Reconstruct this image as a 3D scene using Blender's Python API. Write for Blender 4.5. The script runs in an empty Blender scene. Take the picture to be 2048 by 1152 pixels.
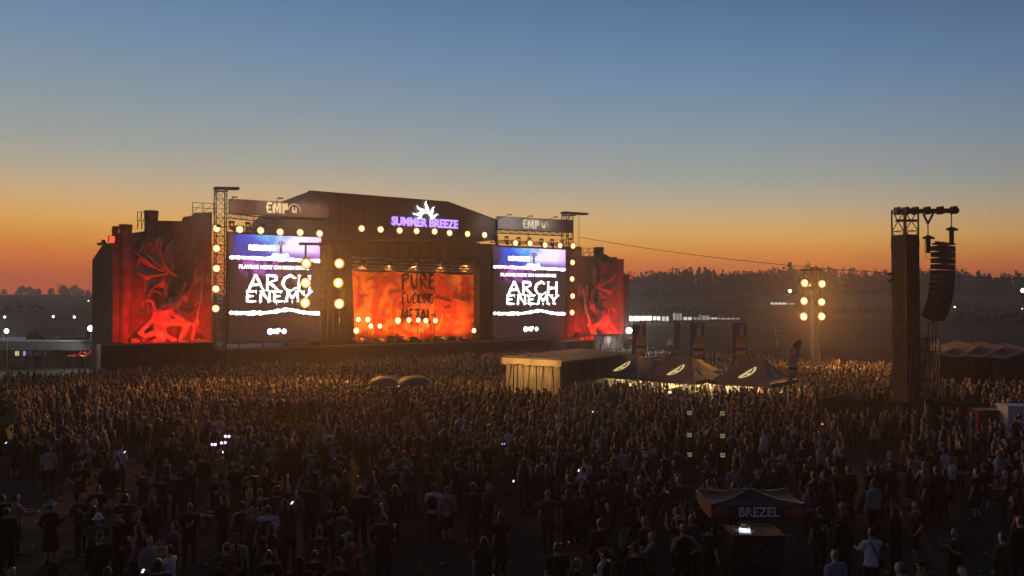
import bpy, bmesh, math, random
import numpy as np
from mathutils import Vector, Matrix, noise as mnoise

S = bpy.context.scene
COL = S.collection
rnd = random.Random(7)
R = math.radians

# ------------------------------------------------------------------ camera
F_PX, CX, HY, CAM_H = 1577.0, 1024.0, 600.0, 7.5
cam_d = bpy.data.cameras.new('camera')
cam = bpy.data.objects.new('camera', cam_d)
COL.objects.link(cam)
cam_d.sensor_width = 36.0
cam_d.lens = 36.0 * F_PX / 2048.0
cam_d.clip_start, cam_d.clip_end = 0.1, 5000
cam.location = (0, 0, CAM_H)
cam.rotation_euler = (R(90) + math.atan((HY - 576) / F_PX), 0, 0)
S.camera = cam

# ------------------------------------------------------------------ sky after sunset
def srgb(r, g, b):
    f = lambda c: c / 12.92 if c <= 0.04045 else ((c + 0.055) / 1.055) ** 2.4
    return (f(r / 255), f(g / 255), f(b / 255), 1.0)

world = bpy.data.worlds.new('World')
S.world = world
world.use_nodes = True
wn, wl = world.node_tree.nodes, world.node_tree.links
bg = wn['Background']
tc = wn.new('ShaderNodeTexCoord')
sep = wn.new('ShaderNodeSeparateXYZ')
wl.new(tc.outputs['Generated'], sep.inputs[0])

def wmath(op, a, b=None, c=None, clamp=False):
    n = wn.new('ShaderNodeMath'); n.operation = op; n.use_clamp = clamp
    for i, v in enumerate((a, b, c)):
        if v is None: continue
        if isinstance(v, (int, float)): n.inputs[i].default_value = v
        else: wl.new(v, n.inputs[i])
    return n.outputs[0]

# the afterglow sits to the left of the view: the bands climb a little higher there
SUN_AZ = R(-36)
toward = wmath('ADD', wmath('MULTIPLY', sep.outputs[0], math.sin(SUN_AZ)),
               wmath('MULTIPLY', sep.outputs[1], math.cos(SUN_AZ)))
fall = wmath('MULTIPLY', wmath('SUBTRACT', 1.0, toward), 0.5)
elev = wmath('MULTIPLY', sep.outputs[2], wmath('ADD', 1.02, fall))

def ramp(stops, fac):
    n = wn.new('ShaderNodeValToRGB')
    cr = n.color_ramp
    cr.interpolation = 'EASE'
    cr.elements[0].position, cr.elements[0].color = stops[0][0], srgb(*stops[0][1])
    cr.elements[1].position, cr.elements[1].color = stops[-1][0], srgb(*stops[-1][1])
    for p, c in stops[1:-1]:
        e = cr.elements.new(p); e.color = srgb(*c)
    cr.interpolation = 'LINEAR'
    wl.new(fac, n.inputs[0])
    return n.outputs[0]

GLOW = [(0.0, (248, 98, 38)), (0.02, (246, 104, 36)), (0.038, (241, 115, 40)), (0.056, (238, 136, 50)),
        (0.074, (237, 158, 66)), (0.094, (234, 177, 94)), (0.122, (214, 179, 131)), (0.152, (184, 174, 153)), (0.184, (161, 166, 160)),
        (0.235, (139, 156, 166)), (0.30, (116, 144, 170)), (0.37, (97, 129, 165)), (0.5, (66, 94, 130)),
        (0.75, (40, 58, 88)), (1.0, (30, 44, 70))]
ANTI = [(0.0, (40, 42, 56)), (0.08, (56, 56, 74)), (0.2, (66, 66, 88)), (0.4, (48, 60, 88)),
        (0.75, (34, 48, 76)), (1.0, (30, 44, 70))]
mixw = wn.new('ShaderNodeMix'); mixw.data_type = 'RGBA'
mr = wn.new('ShaderNodeMapRange'); mr.interpolation_type = 'SMOOTHSTEP'
wl.new(toward, mr.inputs[0])
mr.inputs[1].default_value, mr.inputs[2].default_value = -0.5, 0.7
wl.new(mr.outputs[0], mixw.inputs[0])
wl.new(ramp(ANTI, wmath('MAXIMUM', sep.outputs[2], 0.0)), mixw.inputs[6])
wl.new(ramp(GLOW, wmath('MAXIMUM', elev, 0.0)), mixw.inputs[7])
wl.new(mixw.outputs[2], bg.inputs[0])
bg.inputs[1].default_value = 1.0
# the sun is already below the horizon: no sun lamp

S.view_settings.view_transform = 'Standard'
S.view_settings.look = 'None'
S.view_settings.exposure = 0.0
S.view_settings.gamma = 1.0
S.view_settings.use_curve_mapping = False
S.render.engine = 'CYCLES'
cy = S.cycles
cy.max_bounces, cy.diffuse_bounces, cy.glossy_bounces = 4, 2, 2
cy.transmission_bounces, cy.volume_bounces, cy.transparent_max_bounces = 2, 0, 6
cy.use_denoising = True
cy.sample_clamp_indirect = 3.0
cy.use_light_tree = True
cy.caustics_reflective = cy.caustics_refractive = False

# ------------------------------------------------------------------ helpers
def P(px, py, d):
    """where the ray of photo pixel (2048 wide) stands at distance d"""
    return Vector(((px - CX) / F_PX * d, d, CAM_H - (py - HY) / F_PX * d))

# stage frame: s along the front, t away from the audience, z up
S_ORG = Vector((-23.9, 79.6, 0)); S_ANG = math.atan2(16.6, 26.4)
cA, sA = math.cos(S_ANG), math.sin(S_ANG)
def SP(px, py, t=0.0):
    k = (px - CX) / F_PX
    s = (S_ORG.y * k - S_ORG.x + t * (cA * k + sA)) / (cA - sA * k)
    y = S_ORG.y + sA * s + cA * t
    return Vector((s, t, CAM_H - (py - HY) / F_PX * y))
def SW(v):
    return Vector((S_ORG.x + cA * v[0] - sA * v[1], S_ORG.y + sA * v[0] + cA * v[1], v[2]))

class MB:
    """collects shapes; build() links them as ONE mesh object"""
    def __init__(self, o=(0, 0, 0)):
        self.v, self.f, self.m = [], [], []
        self.o = Vector(o)
    def add(self, verts, faces, m=0):
        b = len(self.v); ox, oy, oz = self.o
        self.v += [(p[0] - ox, p[1] - oy, p[2] - oz) for p in verts]
        self.f += [tuple(b + i for i in f) for f in faces]
        self.m += [m] * len(faces)
        return self
    def box(self, c, d, rz=0.0, m=0, rot=None):
        c = Vector(c); h = [x / 2 for x in d]
        M = rot if rot is not None else Matrix.Rotation(rz, 3, 'Z')
        vs = [c + M @ Vector((sx * h[0], sy * h[1], sz * h[2])) for sx in (-1, 1) for sy in (-1, 1) for sz in (-1, 1)]
        fs = [(0, 1, 3, 2), (4, 6, 7, 5), (0, 4, 5, 1), (2, 3, 7, 6), (0, 2, 6, 4), (1, 5, 7, 3)]
        return self.add(vs, fs, m)
    def box2(self, lo, hi, m=0):
        lo, hi = Vector(lo), Vector(hi)
        return self.box((lo + hi) / 2, hi - lo, 0, m)
    def bar(self, a, b, w, h=None, m=0):
        a, b = Vector(a), Vector(b); d = b - a
        if d.length < 1e-6: return self
        z = d.normalized()
        up = Vector((0, 0, 1)) if abs(z.z) < 0.95 else Vector((0, 1, 0))
        x = up.cross(z).normalized(); y = z.cross(x)
        M = Matrix((x, y, z)).transposed()
        return self.box((a + b) / 2, (w, h or w, d.length), 0, m, M)
    def loft(self, rings, cap=True, m=0, closed=True):
        n = len(rings[0]); vs = [p for r in rings for p in r]; fs = []
        for i in range(len(rings) - 1):
            for j in range(n if closed else n - 1):
                k = (j + 1) % n
                fs.append((i * n + j, i * n + k, (i + 1) * n + k, (i + 1) * n + j))
        if cap and closed:
            fs.append(tuple(range(n - 1, -1, -1)))
            fs.append(tuple((len(rings) - 1) * n + j for j in range(n)))
        return self.add(vs, fs, m)
    def tube(self, pts, rad, n=8, cap=True, m=0, flat=None):
        pts = [Vector(p) for p in pts]
        if isinstance(rad, (int, float)): rad = [rad] * len(pts)
        d0 = (pts[1] - pts[0]).normalized()
        ref = flat if flat is not None else (Vector((1, 0, 0)) if abs(d0.x) < 0.8 else Vector((0, 1, 0)))
        ref = Vector(ref)
        rings = []
        for i, p in enumerate(pts):
            d = (pts[min(i + 1, len(pts) - 1)] - pts[max(i - 1, 0)]).normalized()
            x = (ref - d * ref.dot(d))
            if x.length < 1e-4: x = d.orthogonal()
            x.normalize(); y = d.cross(x); ref = x
            r = rad[i]; r1, r2 = (r, r) if isinstance(r, (int, float)) else r
            rings.append([p + x * (r1 * math.cos(a)) + y * (r2 * math.sin(a)) for a in [2 * math.pi * j / n for j in range(n)]])
        return self.loft(rings, cap, m)
    def vloft(self, prof, n=12, m=0, cap=True):
        """prof rows: (z, cx, cy, rx, ry)"""
        rings = [[(cx + rx * math.cos(2 * math.pi * j / n), cy_ + ry * math.sin(2 * math.pi * j / n), z) for j in range(n)]
                 for z, cx, cy_, rx, ry in prof]
        return self.loft(rings, cap, m)
    def prism(self, poly, off, m=0):
        off = Vector(off); n = len(poly); a = [Vector(p) for p in poly]
        vs = a + [p + off for p in a]
        fs = [tuple(range(n)), tuple(range(2 * n - 1, n - 1, -1))] + [(i, (i + 1) % n, n + (i + 1) % n, n + i) for i in range(n)]
        return self.add(vs, fs, m)
    def strip(self, left, right, off, m=0):
        """ribbon between two polylines, thick by off"""
        off = Vector(off)
        for i in range(len(left) - 1):
            q = [Vector(left[i]), Vector(left[i + 1]), Vector(right[i + 1]), Vector(right[i])]
            self.prism(q, off, m)
        return self
    def build(self, name, mat, parent=None, smooth=False, color=None, kind=None, label=None):
        me = bpy.data.meshes.new(name)
        me.from_pydata(self.v, [], self.f)
        mats = mat if isinstance(mat, (list, tuple)) else [mat]
        for mm in mats: me.materials.append(mm)
        if len(mats) > 1: me.polygons.foreach_set('material_index', self.m)
        bm = bmesh.new(); bm.from_mesh(me)
        bmesh.ops.recalc_face_normals(bm, faces=bm.faces)
        bm.to_mesh(me); bm.free()
        if smooth: me.polygons.foreach_set('use_smooth', [True] * len(me.polygons))
        return link(name, me, parent, color, kind, label)

def link(name, me, parent=None, color=None, kind=None, label=None):
    o = bpy.data.objects.new(name, me)
    COL.objects.link(o)
    if parent is not None: o.parent = parent
    if color is not None: o.color = (*color[:3], 1.0)
    if kind: o['kind'] = kind
    if label: o['label'] = label
    return o

def tag(o, label=None, cat=None, group=None, kind=None):
    if label: o['label'] = label
    if cat: o['category'] = cat
    if group: o['group'] = group
    if kind: o['kind'] = kind
    return o

def thing(name, label, cat, loc=(0, 0, 0), rz=0.0, group=None):
    o = bpy.data.objects.new(name, None)
    o.empty_display_size = 0.3
    COL.objects.link(o)
    o.location = loc; o.rotation_euler = (0, 0, rz)
    return tag(o, label, cat, group)

def sthing(name, label, cat, sl, group=None):
    """a thing in the stage frame, standing at stage point sl"""
    return thing(name, label, cat, SW(sl), S_ANG, group)

def copy_tree(o, parent=None):
    c = o.copy(); COL.objects.link(c)
    if parent is not None: c.parent = parent
    for ch in list(o.children): copy_tree(ch, c)
    return c

# ------------------------------------------------------------------ materials
def mat(name, col, rough=0.6, metal=0.0, col2=None, scale=6.0, bump=0.0, bscale=None, spec=0.5, detail=4.0, sheen=0.0, objcol=False, attr=None):
    m = bpy.data.materials.new(name); m.use_nodes = True
    nt = m.node_tree; n, l = nt.nodes, nt.links
    p = n['Principled BSDF']
    p.inputs['Roughness'].default_value = rough
    p.inputs['Metallic'].default_value = metal
    p.inputs['Specular IOR Level'].default_value = spec
    p.inputs['Sheen Weight'].default_value = sheen
    tcn = n.new('ShaderNodeTexCoord')
    nz = n.new('ShaderNodeTexNoise'); nz.inputs['Scale'].default_value = scale; nz.inputs['Detail'].default_value = detail
    l.new(tcn.outputs['Object'], nz.inputs['Vector'])
    if objcol or attr:
        if objcol:
            oi = n.new('ShaderNodeObjectInfo'); src = oi.outputs['Color']
        else:
            oi = n.new('ShaderNodeAttribute'); oi.attribute_name = attr; src = oi.outputs['Color']
        mx = n.new('ShaderNodeMix'); mx.data_type = 'RGBA'; mx.blend_type = 'MULTIPLY'
        mx.inputs[0].default_value = 0.55
        l.new(src, mx.inputs[6])
        rp = n.new('ShaderNodeValToRGB')
        rp.color_ramp.elements[0].position, rp.color_ramp.elements[1].position = 0.3, 0.7
        rp.color_ramp.elements[0].color = (0.35, 0.35, 0.35, 1)
        l.new(nz.outputs['Fac'], rp.inputs[0]); l.new(rp.outputs[0], mx.inputs[7])
        l.new(mx.outputs[2], p.inputs['Base Color'])
    else:
        c2 = col2 or tuple(min(1, c * 0.62) for c in col)
        mx = n.new('ShaderNodeMix'); mx.data_type = 'RGBA'
        mrn = n.new('ShaderNodeMapRange'); l.new(nz.outputs['Fac'], mrn.inputs[0])
        mrn.inputs[1].default_value, mrn.inputs[2].default_value = 0.35, 0.65
        l.new(mrn.outputs[0], mx.inputs[0])
        mx.inputs[6].default_value = (*c2, 1); mx.inputs[7].default_value = (*col, 1)
        l.new(mx.outputs[2], p.inputs['Base Color'])
    if bump:
        nb = n.new('ShaderNodeTexNoise'); nb.inputs['Scale'].default_value = bscale or scale * 4; nb.inputs['Detail'].default_value = 5
        l.new(tcn.outputs['Object'], nb.inputs['Vector'])
        bp = n.new('ShaderNodeBump'); bp.inputs['Strength'].default_value = bump; bp.inputs['Distance'].default_value = 0.05
        l.new(nb.outputs['Fac'], bp.inputs['Height']); l.new(bp.outputs[0], p.inputs['Normal'])
    return m

def emit(name, col, strength):
    m = bpy.data.materials.new(name); m.use_nodes = True
    n, l = m.node_tree.nodes, m.node_tree.links
    p = n['Principled BSDF']
    p.inputs['Base Color'].default_value = (*[c * 0.3 for c in col], 1)
    p.inputs['Emission Color'].default_value = (*col, 1)
    p.inputs['Emission Strength'].default_value = strength
    return m

M = dict(
    metal=mat('dark_metal', (0.05, 0.05, 0.05), 0.45, 0.6, scale=3, bump=0.1),
    alu=mat('aluminium_truss', (0.42, 0.42, 0.42), 0.4, 0.8, scale=5),
    black=mat('black_cloth', (0.022, 0.02, 0.02), 0.85, col2=(0.012, 0.011, 0.011), scale=1.5, bump=0.25, bscale=2.5, sheen=0.1),
    roof=mat('stage_roof_membrane', (0.05, 0.042, 0.045), 0.55, col2=(0.035, 0.03, 0.032), scale=0.6, bump=0.2, bscale=1.2),
    stone=mat('painted_stone', (0.15, 0.12, 0.10), 0.85, col2=(0.08, 0.065, 0.055), scale=1.3, bump=0.5, bscale=3.0),
    stone2=mat('painted_stone_tower', (0.20, 0.16, 0.125), 0.85, col2=(0.09, 0.07, 0.06), scale=0.9, bump=0.5, bscale=2.5),
    demon=mat('sculpture_skin', (0.36, 0.31, 0.26), 0.8, col2=(0.15, 0.12, 0.10), scale=3.0, bump=1.0, bscale=4),
    membrane=mat('wing_membrane', (0.46, 0.44, 0.34), 0.7, col2=(0.28, 0.27, 0.21), scale=1.4, bump=0.5, bscale=4),
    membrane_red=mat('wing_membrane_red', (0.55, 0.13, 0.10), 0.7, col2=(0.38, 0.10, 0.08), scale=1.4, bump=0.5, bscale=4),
    bone=mat('wing_bone', (0.34, 0.24, 0.19), 0.7, col2=(0.2, 0.13, 0.1), scale=3, bump=0.3),
    rock=mat('sculpted_rock', (0.24, 0.18, 0.15), 0.8, col2=(0.1, 0.07, 0.06), scale=2.5, bump=0.8, bscale=6),
    grey=mat('mast_metal', (.14, .13, .12), .5, .4, scale=5),
    white=mat('white_paint', (0.72, 0.72, 0.70), 0.6, col2=(0.55, 0.55, 0.53), scale=2),
    cream=mat('cream_lettering', (0.85, 0.78, 0.5), 0.5, col2=(0.8, 0.72, 0.45)),
    soil=None,
)

def font_mesh(text, size, extrude=0.02, offset=0.0, xscale=1.0, shear=0.0, spacing=1.0):
    cu = bpy.data.curves.new('lettering', 'FONT')
    cu.body = text; cu.size = size; cu.extrude = extrude; cu.offset = offset
    cu.align_x = 'CENTER'; cu.align_y = 'CENTER'; cu.resolution_u = 3; cu.shear = shear; cu.space_character = spacing
    ob = bpy.data.objects.new('lettering', cu); COL.objects.link(ob)
    dg = bpy.context.evaluated_depsgraph_get()
    me = bpy.data.meshes.new_from_object(ob.evaluated_get(dg))
    bpy.data.objects.remove(ob); bpy.data.curves.remove(cu)
    # stand it up: text in the x-z plane, facing -y
    for v in me.vertices:
        x, y, z = v.co
        v.co = (x * xscale, -z, y)
    return me

def text_part(name, text, size, mt, parent, at, extrude=0.02, offset=0.0, width=None, xscale=1.0, **kw):
    me = font_mesh(text, size, extrude, offset, xscale, **kw)
    if width:
        xs = [v.co.x for v in me.vertices]; w0 = max(xs) - min(xs)
        for v in me.vertices: v.co.x *= width / w0
    me.materials.clear(); me.materials.append(mt)
    me.name = name
    o = link(name, me, parent)
    o.location = at
    return o

# hand-drawn letters: strokes in a unit cell, x 0..w, z 0..1
GLYPH = {
    'A': [[(0, 0), (.34, 1)], [(.34, 1), (.72, 0)], [(.12, .36), (.6, .38)]],
    'R': [[(.1, 0), (.1, 1)], [(.1, .98), (.5, .92), (.55, .68), (.12, .5)], [(.2, .5), (.68, -.02)]],
    'C': [[(.66, .82), (.45, 1), (.16, .8), (.06, .45), (.2, .1), (.5, 0), (.7, .2)]],
    'H': [[(.08, 0), (.1, 1)], [(.62, 1), (.62, 0)], [(.1, .52), (.62, .52)]],
    'E': [[(.1, 0), (.1, 1)], [(.1, .97), (.58, .97)], [(.1, .52), (.45, .52)], [(.1, .03), (.6, .03)]],
    'N': [[(.08, 0), (.1, 1)], [(.1, 1), (.6, 0)], [(.6, 0), (.6, 1)]],
    'M': [[(.04, 0), (.12, 1)], [(.12, 1), (.38, .3)], [(.38, .3), (.66, 1)], [(.66, 1), (.74, 0)]],
    'Y': [[(.02, 1), (.32, .5)], [(.64, 1), (.32, .5)], [(.32, .5), (.3, 0)]],
    'P': [[(.12, -.12), (.1, 1)], [(.02, .93), (.5, .98), (.6, .75), (.15, .48)]],
    'U': [[(.06, 1), (.1, .25), (.3, .02), (.52, .2), (.56, 1)]],
    'F': [[(.12, -.04), (.1, 1)], [(.1, .97), (.58, 1)], [(.1, .52), (.48, .56)]],
    'K': [[(.1, 0), (.1, 1)], [(.6, 1.02), (.12, .45)], [(.2, .52), (.66, -.06)]],
    'I': [[(.12, 0), (.14, 1)]],
    'G': [[(.6, .84), (.35, 1), (.1, .7), (.1, .25), (.34, 0), (.58, .12), (.58, .45), (.34, .45)]],
    'T': [[(-.05, .95), (.66, 1)], [(.3, 1), (.28, -.25)]],
    'L': [[(.1, 1), (.12, .02), (.55, 0)]],
}
ADV = {'I': .3, 'M': .9, 'T': .66, 'A': .8}

def hand_letters(mb, text, x0, z0, w, h, thick, at_y, rough=0.0, serif=0.0, taper=True, seed=1, depth=0.03):
    rg = random.Random(seed)
    total = sum(ADV.get(c, .78) if c != ' ' else .45 for c in text)
    k = w / total; x = x0; lay = 0
    for ch in text:
        if ch == ' ': x += .45 * k; continue
        for st in GLYPH[ch]:
            pts = []
            for a, b in zip(st[:-1], st[1:]):
                nseg = 3
                for i in range(nseg):
                    f = i / nseg
                    pts.append((a[0] + (b[0] - a[0]) * f, a[1] + (b[1] - a[1]) * f))
            pts.append(st[-1])
            pts = [(x + p[0] * k + rg.uniform(-1, 1) * rough * h, z0 + p[1] * h + rg.uniform(-1, 1) * rough * h) for p in pts]
            L, Rr = [], []
            n = len(pts)
            yy = at_y - 0.0015 * lay; lay += 1
            for i, p in enumerate(pts):
                a = pts[max(i - 1, 0)]; b = pts[min(i + 1, n - 1)]
                dx, dz = b[0] - a[0], b[1] - a[1]; dl = math.hypot(dx, dz) or 1
                f = i / (n - 1)
                wd = thick * (0.45 + 0.55 * math.sin(math.pi * min(1, f * 1.1 + 0.12)) if taper else 1.0) * rg.uniform(1 - rough * 6, 1 + rough * 6)
                nx, nz = -dz / dl * wd / 2, dx / dl * wd / 2
                L.append((p[0] + nx, yy, p[1] + nz)); Rr.append((p[0] - nx, yy, p[1] - nz))
            mb.strip(L, Rr, (0, depth, 0))
            if serif:
                for e in (0, -1):
                    p = pts[e]; q = pts[1 if e == 0 else -2]
                    if abs(p[1] - q[1]) < abs(p[0] - q[0]) * .6: continue
                    sgn = 1 if p[1] > q[1] else -1
                    yy = at_y - 0.0015 * lay; lay += 1
                    mb.prism([(p[0] - serif * 1.2, yy, p[1] - sgn * serif * .2), (p[0], yy, p[1] + sgn * serif * .35),
                              (p[0] + serif * 1.3, yy, p[1] - sgn * serif * .25), (p[0], yy, p[1] - sgn * serif * .6)], (0, depth, 0))
        x += ADV.get(ch, .78) * k

def truss(mb, a, b, w, bay=None, chord=0.06, brace=0.035, side=None):
    """box truss from a to b"""
    a, b = Vector(a), Vector(b); d = b - a; L = d.length; z = d.normalized()
    up = Vector(side) if side is not None else (Vector((0, 0, 1)) if abs(z.z) < .9 else Vector((1, 0, 0)))
    x = (up - z * up.dot(z)).normalized(); y = z.cross(x)
    c = [x * w / 2 + y * w / 2, x * w / 2 - y * w / 2, -x * w / 2 - y * w / 2, -x * w / 2 + y * w / 2]
    for q in c: mb.bar(a + q, b + q, chord)
    n = max(1, round(L / (bay or w * 1.1)))
    for i in range(n):
        p0, p1 = a + d * (i / n), a + d * ((i + 1) / n)
        for j in range(4):
            q, r = (c[j], c[(j + 1) % 4]) if i % 2 == 0 else (c[(j + 1) % 4], c[j])
            mb.bar(p0 + q, p1 + r, brace)
            mb.bar(p1 + c[j], p1 + c[(j + 1) % 4], brace)
    return mb

def spot(parent, loc, target, power, col, size=100, blend=0.6, radius=0.12, name='lamp_light'):
    d = bpy.data.lights.new(name, 'SPOT'); d.energy = power; d.color = col
    d.spot_size = R(size); d.spot_blend = blend; d.shadow_soft_size = radius
    o = bpy.data.objects.new(name, d); COL.objects.link(o)
    o.parent = parent; o.location = loc
    o.rotation_euler = (Vector(target) - Vector(loc)).to_track_quat('-Z', 'Y').to_euler()
    return o

def point(parent, loc, power, col, radius=0.12, name='lamp_light'):
    d = bpy.data.lights.new(name, 'POINT'); d.energy = power; d.color = col; d.shadow_soft_size = radius
    o = bpy.data.objects.new(name, d); COL.objects.link(o); o.parent = parent; o.location = loc
    return o
# ------------------------------------------------------------------ ground and hills
def sstep(a, b, x):
    t = max(0.0, min(1.0, (x - a) / (b - a))); return t * t * (3 - 2 * t)
def ground_z(x, y):
    t = sstep(130, 480, y)
    h = t * (5.6 + 0.0105 * max(0, y - 130))
    h += t * 1.1 * math.sin(x * 0.011 + 1.3) + t * 0.7 * math.sin(x * 0.027 + y * 0.006)
    h += sstep(20, 220, x) * t * 2.2 - sstep(60, 420, -x) * t * 1.4
    return h

def ground_material():
    m = bpy.data.materials.new('trampled_field'); m.use_nodes = True
    n, l = m.node_tree.nodes, m.node_tree.links
    p = n['Principled BSDF']; p.inputs['Roughness'].default_value = 0.95; p.inputs['Specular IOR Level'].default_value = 0.15
    tcn = n.new('ShaderNodeTexCoord')
    def noise(sc, det=6):
        z = n.new('ShaderNodeTexNoise'); z.inputs['Scale'].default_value = sc; z.inputs['Detail'].default_value = det
        l.new(tcn.outputs['Object'], z.inputs['Vector']); return z.outputs['Fac']
    def rmp(f, a, b, ca, cb):
        r = n.new('ShaderNodeValToRGB'); e = r.color_ramp.elements
        e[0].position, e[1].position = a, b; e[0].color = (*ca, 1); e[1].color = (*cb, 1); l.new(f, r.inputs[0]); return r.outputs[0]
    dirt = rmp(noise(0.35), 0.3, 0.7, (0.030, 0.025, 0.021), (0.055, 0.046, 0.039))
    fine = rmp(noise(4.0, 8), 0.35, 0.65, (0.55, 0.55, 0.55), (1.1, 1.1, 1.1))
    mx = n.new('ShaderNodeMix'); mx.data_type = 'RGBA'; mx.blend_type = 'MULTIPLY'; mx.inputs[0].default_value = 0.7
    l.new(dirt, mx.inputs[6]); l.new(fine, mx.inputs[7])
    # fields on the slopes: strips of stubble, meadow and ploughed soil
    sp = n.new('ShaderNodeSeparateXYZ'); l.new(tcn.outputs['Object'], sp.inputs[0])
    mp = n.new('ShaderNodeMapping'); mp.inputs['Scale'].default_value = (0.004, 0.018, 1); mp.inputs['Rotation'].default_value = (0, 0, 0.25)
    l.new(tcn.outputs['Object'], mp.inputs[0])
    vo = n.new('ShaderNodeTexVoronoi'); vo.inputs['Scale'].default_value = 1.6; l.new(mp.outputs[0], vo.inputs['Vector'])
    fc = rmp(vo.outputs['Color'], 0.2, 0.8, (0.045, 0.045, 0.028), (0.095, 0.08, 0.055))
    far = n.new('ShaderNodeMapRange'); l.new(sp.outputs[1], far.inputs[0]); far.inputs[1].default_value, far.inputs[2].default_value = 115, 150
    m2 = n.new('ShaderNodeMix'); m2.data_type = 'RGBA'; l.new(far.outputs[0], m2.inputs[0])
    l.new(mx.outputs[2], m2.inputs[6]); l.new(fc, m2.inputs[7]); l.new(m2.outputs[2], p.inputs['Base Color'])
    bp = n.new('ShaderNodeBump'); bp.inputs['Strength'].default_value = 0.5; bp.inputs['Distance'].default_value = 0.12
    l.new(noise(1.8, 9), bp.inputs['Height']); l.new(bp.outputs[0], p.inputs['Normal'])
    return m

xs = [-1300, -1000, -800, -650, -520, -420, -340, -280, -230, -190, -160, -135, -115] + list(range(-100, 101, 5)) + [115, 135, 160, 190, 230, 280, 340, 420, 520, 650, 800, 1000, 1300]
ys = [-60, -30, -10] + list(range(0, 131, 5)) + [140, 155, 170, 190, 210, 235, 260, 290, 320, 350, 385, 420, 460, 500, 550, 600, 660, 720, 800, 880, 960, 1040, 1120]
gb = MB()
vs = [(x, y, ground_z(x, y) + (0.05 * mnoise.noise(Vector((x * .2, y * .2, 0))) if y < 120 else 0)) for y in ys for x in xs]
nx = len(xs)
gb.add(vs, [(j * nx + i, j * nx + i + 1, (j + 1) * nx + i + 1, (j + 1) * nx + i) for j in range(len(ys) - 1) for i in range(nx - 1)])
gb.build('ground', ground_material(), smooth=True, kind='structure')

# ------------------------------------------------------------------ dusty evening air
hz = MB().box2((-1400, -120, -2.5), (1400, 1200, 41))
hm = bpy.data.materials.new('dusty_air'); hm.use_nodes = True
hn = hm.node_tree.nodes; hn.remove(hn['Principled BSDF'])
pv = hn.new('ShaderNodeVolumePrincipled')
HAZE = 0.0008
pv.inputs['Color'].default_value = (0.95, 0.88, 0.80, 1); pv.inputs['Density'].default_value = HAZE; pv.inputs['Anisotropy'].default_value = 0.72
hm.node_tree.links.new(pv.outputs[0], hn['Material Output'].inputs['Volume'])
hz.build('haze', hm, kind='stuff')

# ------------------------------------------------------------------ woods on the ridge
leaf = mat('dark_foliage', (0.05, 0.06, 0.03), 0.8, col2=(0.025, 0.03, 0.016), scale=0.4)
bark = mat('bark', (0.07, 0.055, 0.045), 0.9)
def crown_faces(mb, base, h, r, kind, rg, n):
    bx, by, bz = base
    for i in range(n):
        f = rg.random()
        if kind == 'cone':
            z = h * (0.02 + 0.98 * f); rr = r * (1 - f) ** 0.8 * (0.55 + 0.45 * rg.random()) + 0.1
        else:
            z = h * (0.04 + 0.96 * f); rr = r * math.sin(math.pi * (0.12 + 0.83 * f)) ** 0.6 * math.sqrt(rg.random())
        a = rg.random() * 2 * math.pi
        c = Vector((bx + rr * math.cos(a), by + rr * math.sin(a), bz + z))
        s = r * rg.uniform(.28, .55)
        d1 = Vector((rg.uniform(-1, 1), rg.uniform(-1, 1), rg.uniform(-.5, .8))).normalized() * s
        d2 = Vector((rg.uniform(-1, 1), rg.uniform(-1, 1), rg.uniform(-.8, .5))).normalized() * s
        d3 = Vector((0, 0, rg.uniform(.5, 1.1) * s))
        mb.add([c - d1, c + d1, c + d2 * .6 + d3, c - d2], [(0, 1, 2), (0, 2, 3), (1, 3, 2)])

rg = random.Random(11)
fw = MB()
for i in range(1150):
    k = rg.uniform(0.05, 0.74)
    y = rg.uniform(455, 620) if i % 3 else rg.uniform(448, 475)
    x = k * y
    z = ground_z(x, y)
    kind = 'cone' if rg.random() < 0.72 else 'round'
    h = rg.uniform(11.5, 15.5) * (1.0 if kind == 'cone' else 0.86) + 1.2 * math.sin(k * 38)
    if rg.random() < .05: h *= 1.16
    fw.tube([(x, y, z - .5), (x, y, z + h * (.9 if kind == 'cone' else .5))], [.3, .06], 4)
    crown_faces(fw, (x, y, z), h, rg.uniform(1.7, 2.7) if kind == 'cone' else rg.uniform(2.2, 3.6), kind, rg, 26)
tag(fw.build('forest', leaf, kind='stuff'), 'dark wood of conifers and broadleaf trees along the right hand ridge', 'forest')

# hedges and copses that break up the slope
hg = MB()
for i in range(12):
    k = rg.uniform(0.12, 0.72); y = rg.uniform(180, 420); L = rg.uniform(10, 60); an = rg.uniform(-.25, .3)
    for j in range(int(L / 2.0)):
        x = k * y + j * 2.0 * math.cos(an) - L / 2; yy = y + j * 2.0 * math.sin(an)
        crown_faces(hg, (x, yy, ground_z(x, yy)), rg.uniform(1.5, 3.4), rg.uniform(1.0, 1.8), 'round', rg, 7)
for i in range(8):
    k = rg.uniform(-.72, -.5); y = rg.uniform(260, 760); L = rg.uniform(20, 70)
    for j in range(int(L / 2.5)):
        x = k * y + j * 2.5 - L / 2; yy = y + rg.uniform(-2, 2)
        crown_faces(hg, (x, yy, ground_z(x, yy)), rg.uniform(1.5, 3.0), rg.uniform(1.0, 1.9), 'round', rg, 7)
tag(hg.build('hedges', leaf, kind='stuff'), 'dark hedges across the hazy fields', 'hedges')

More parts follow.
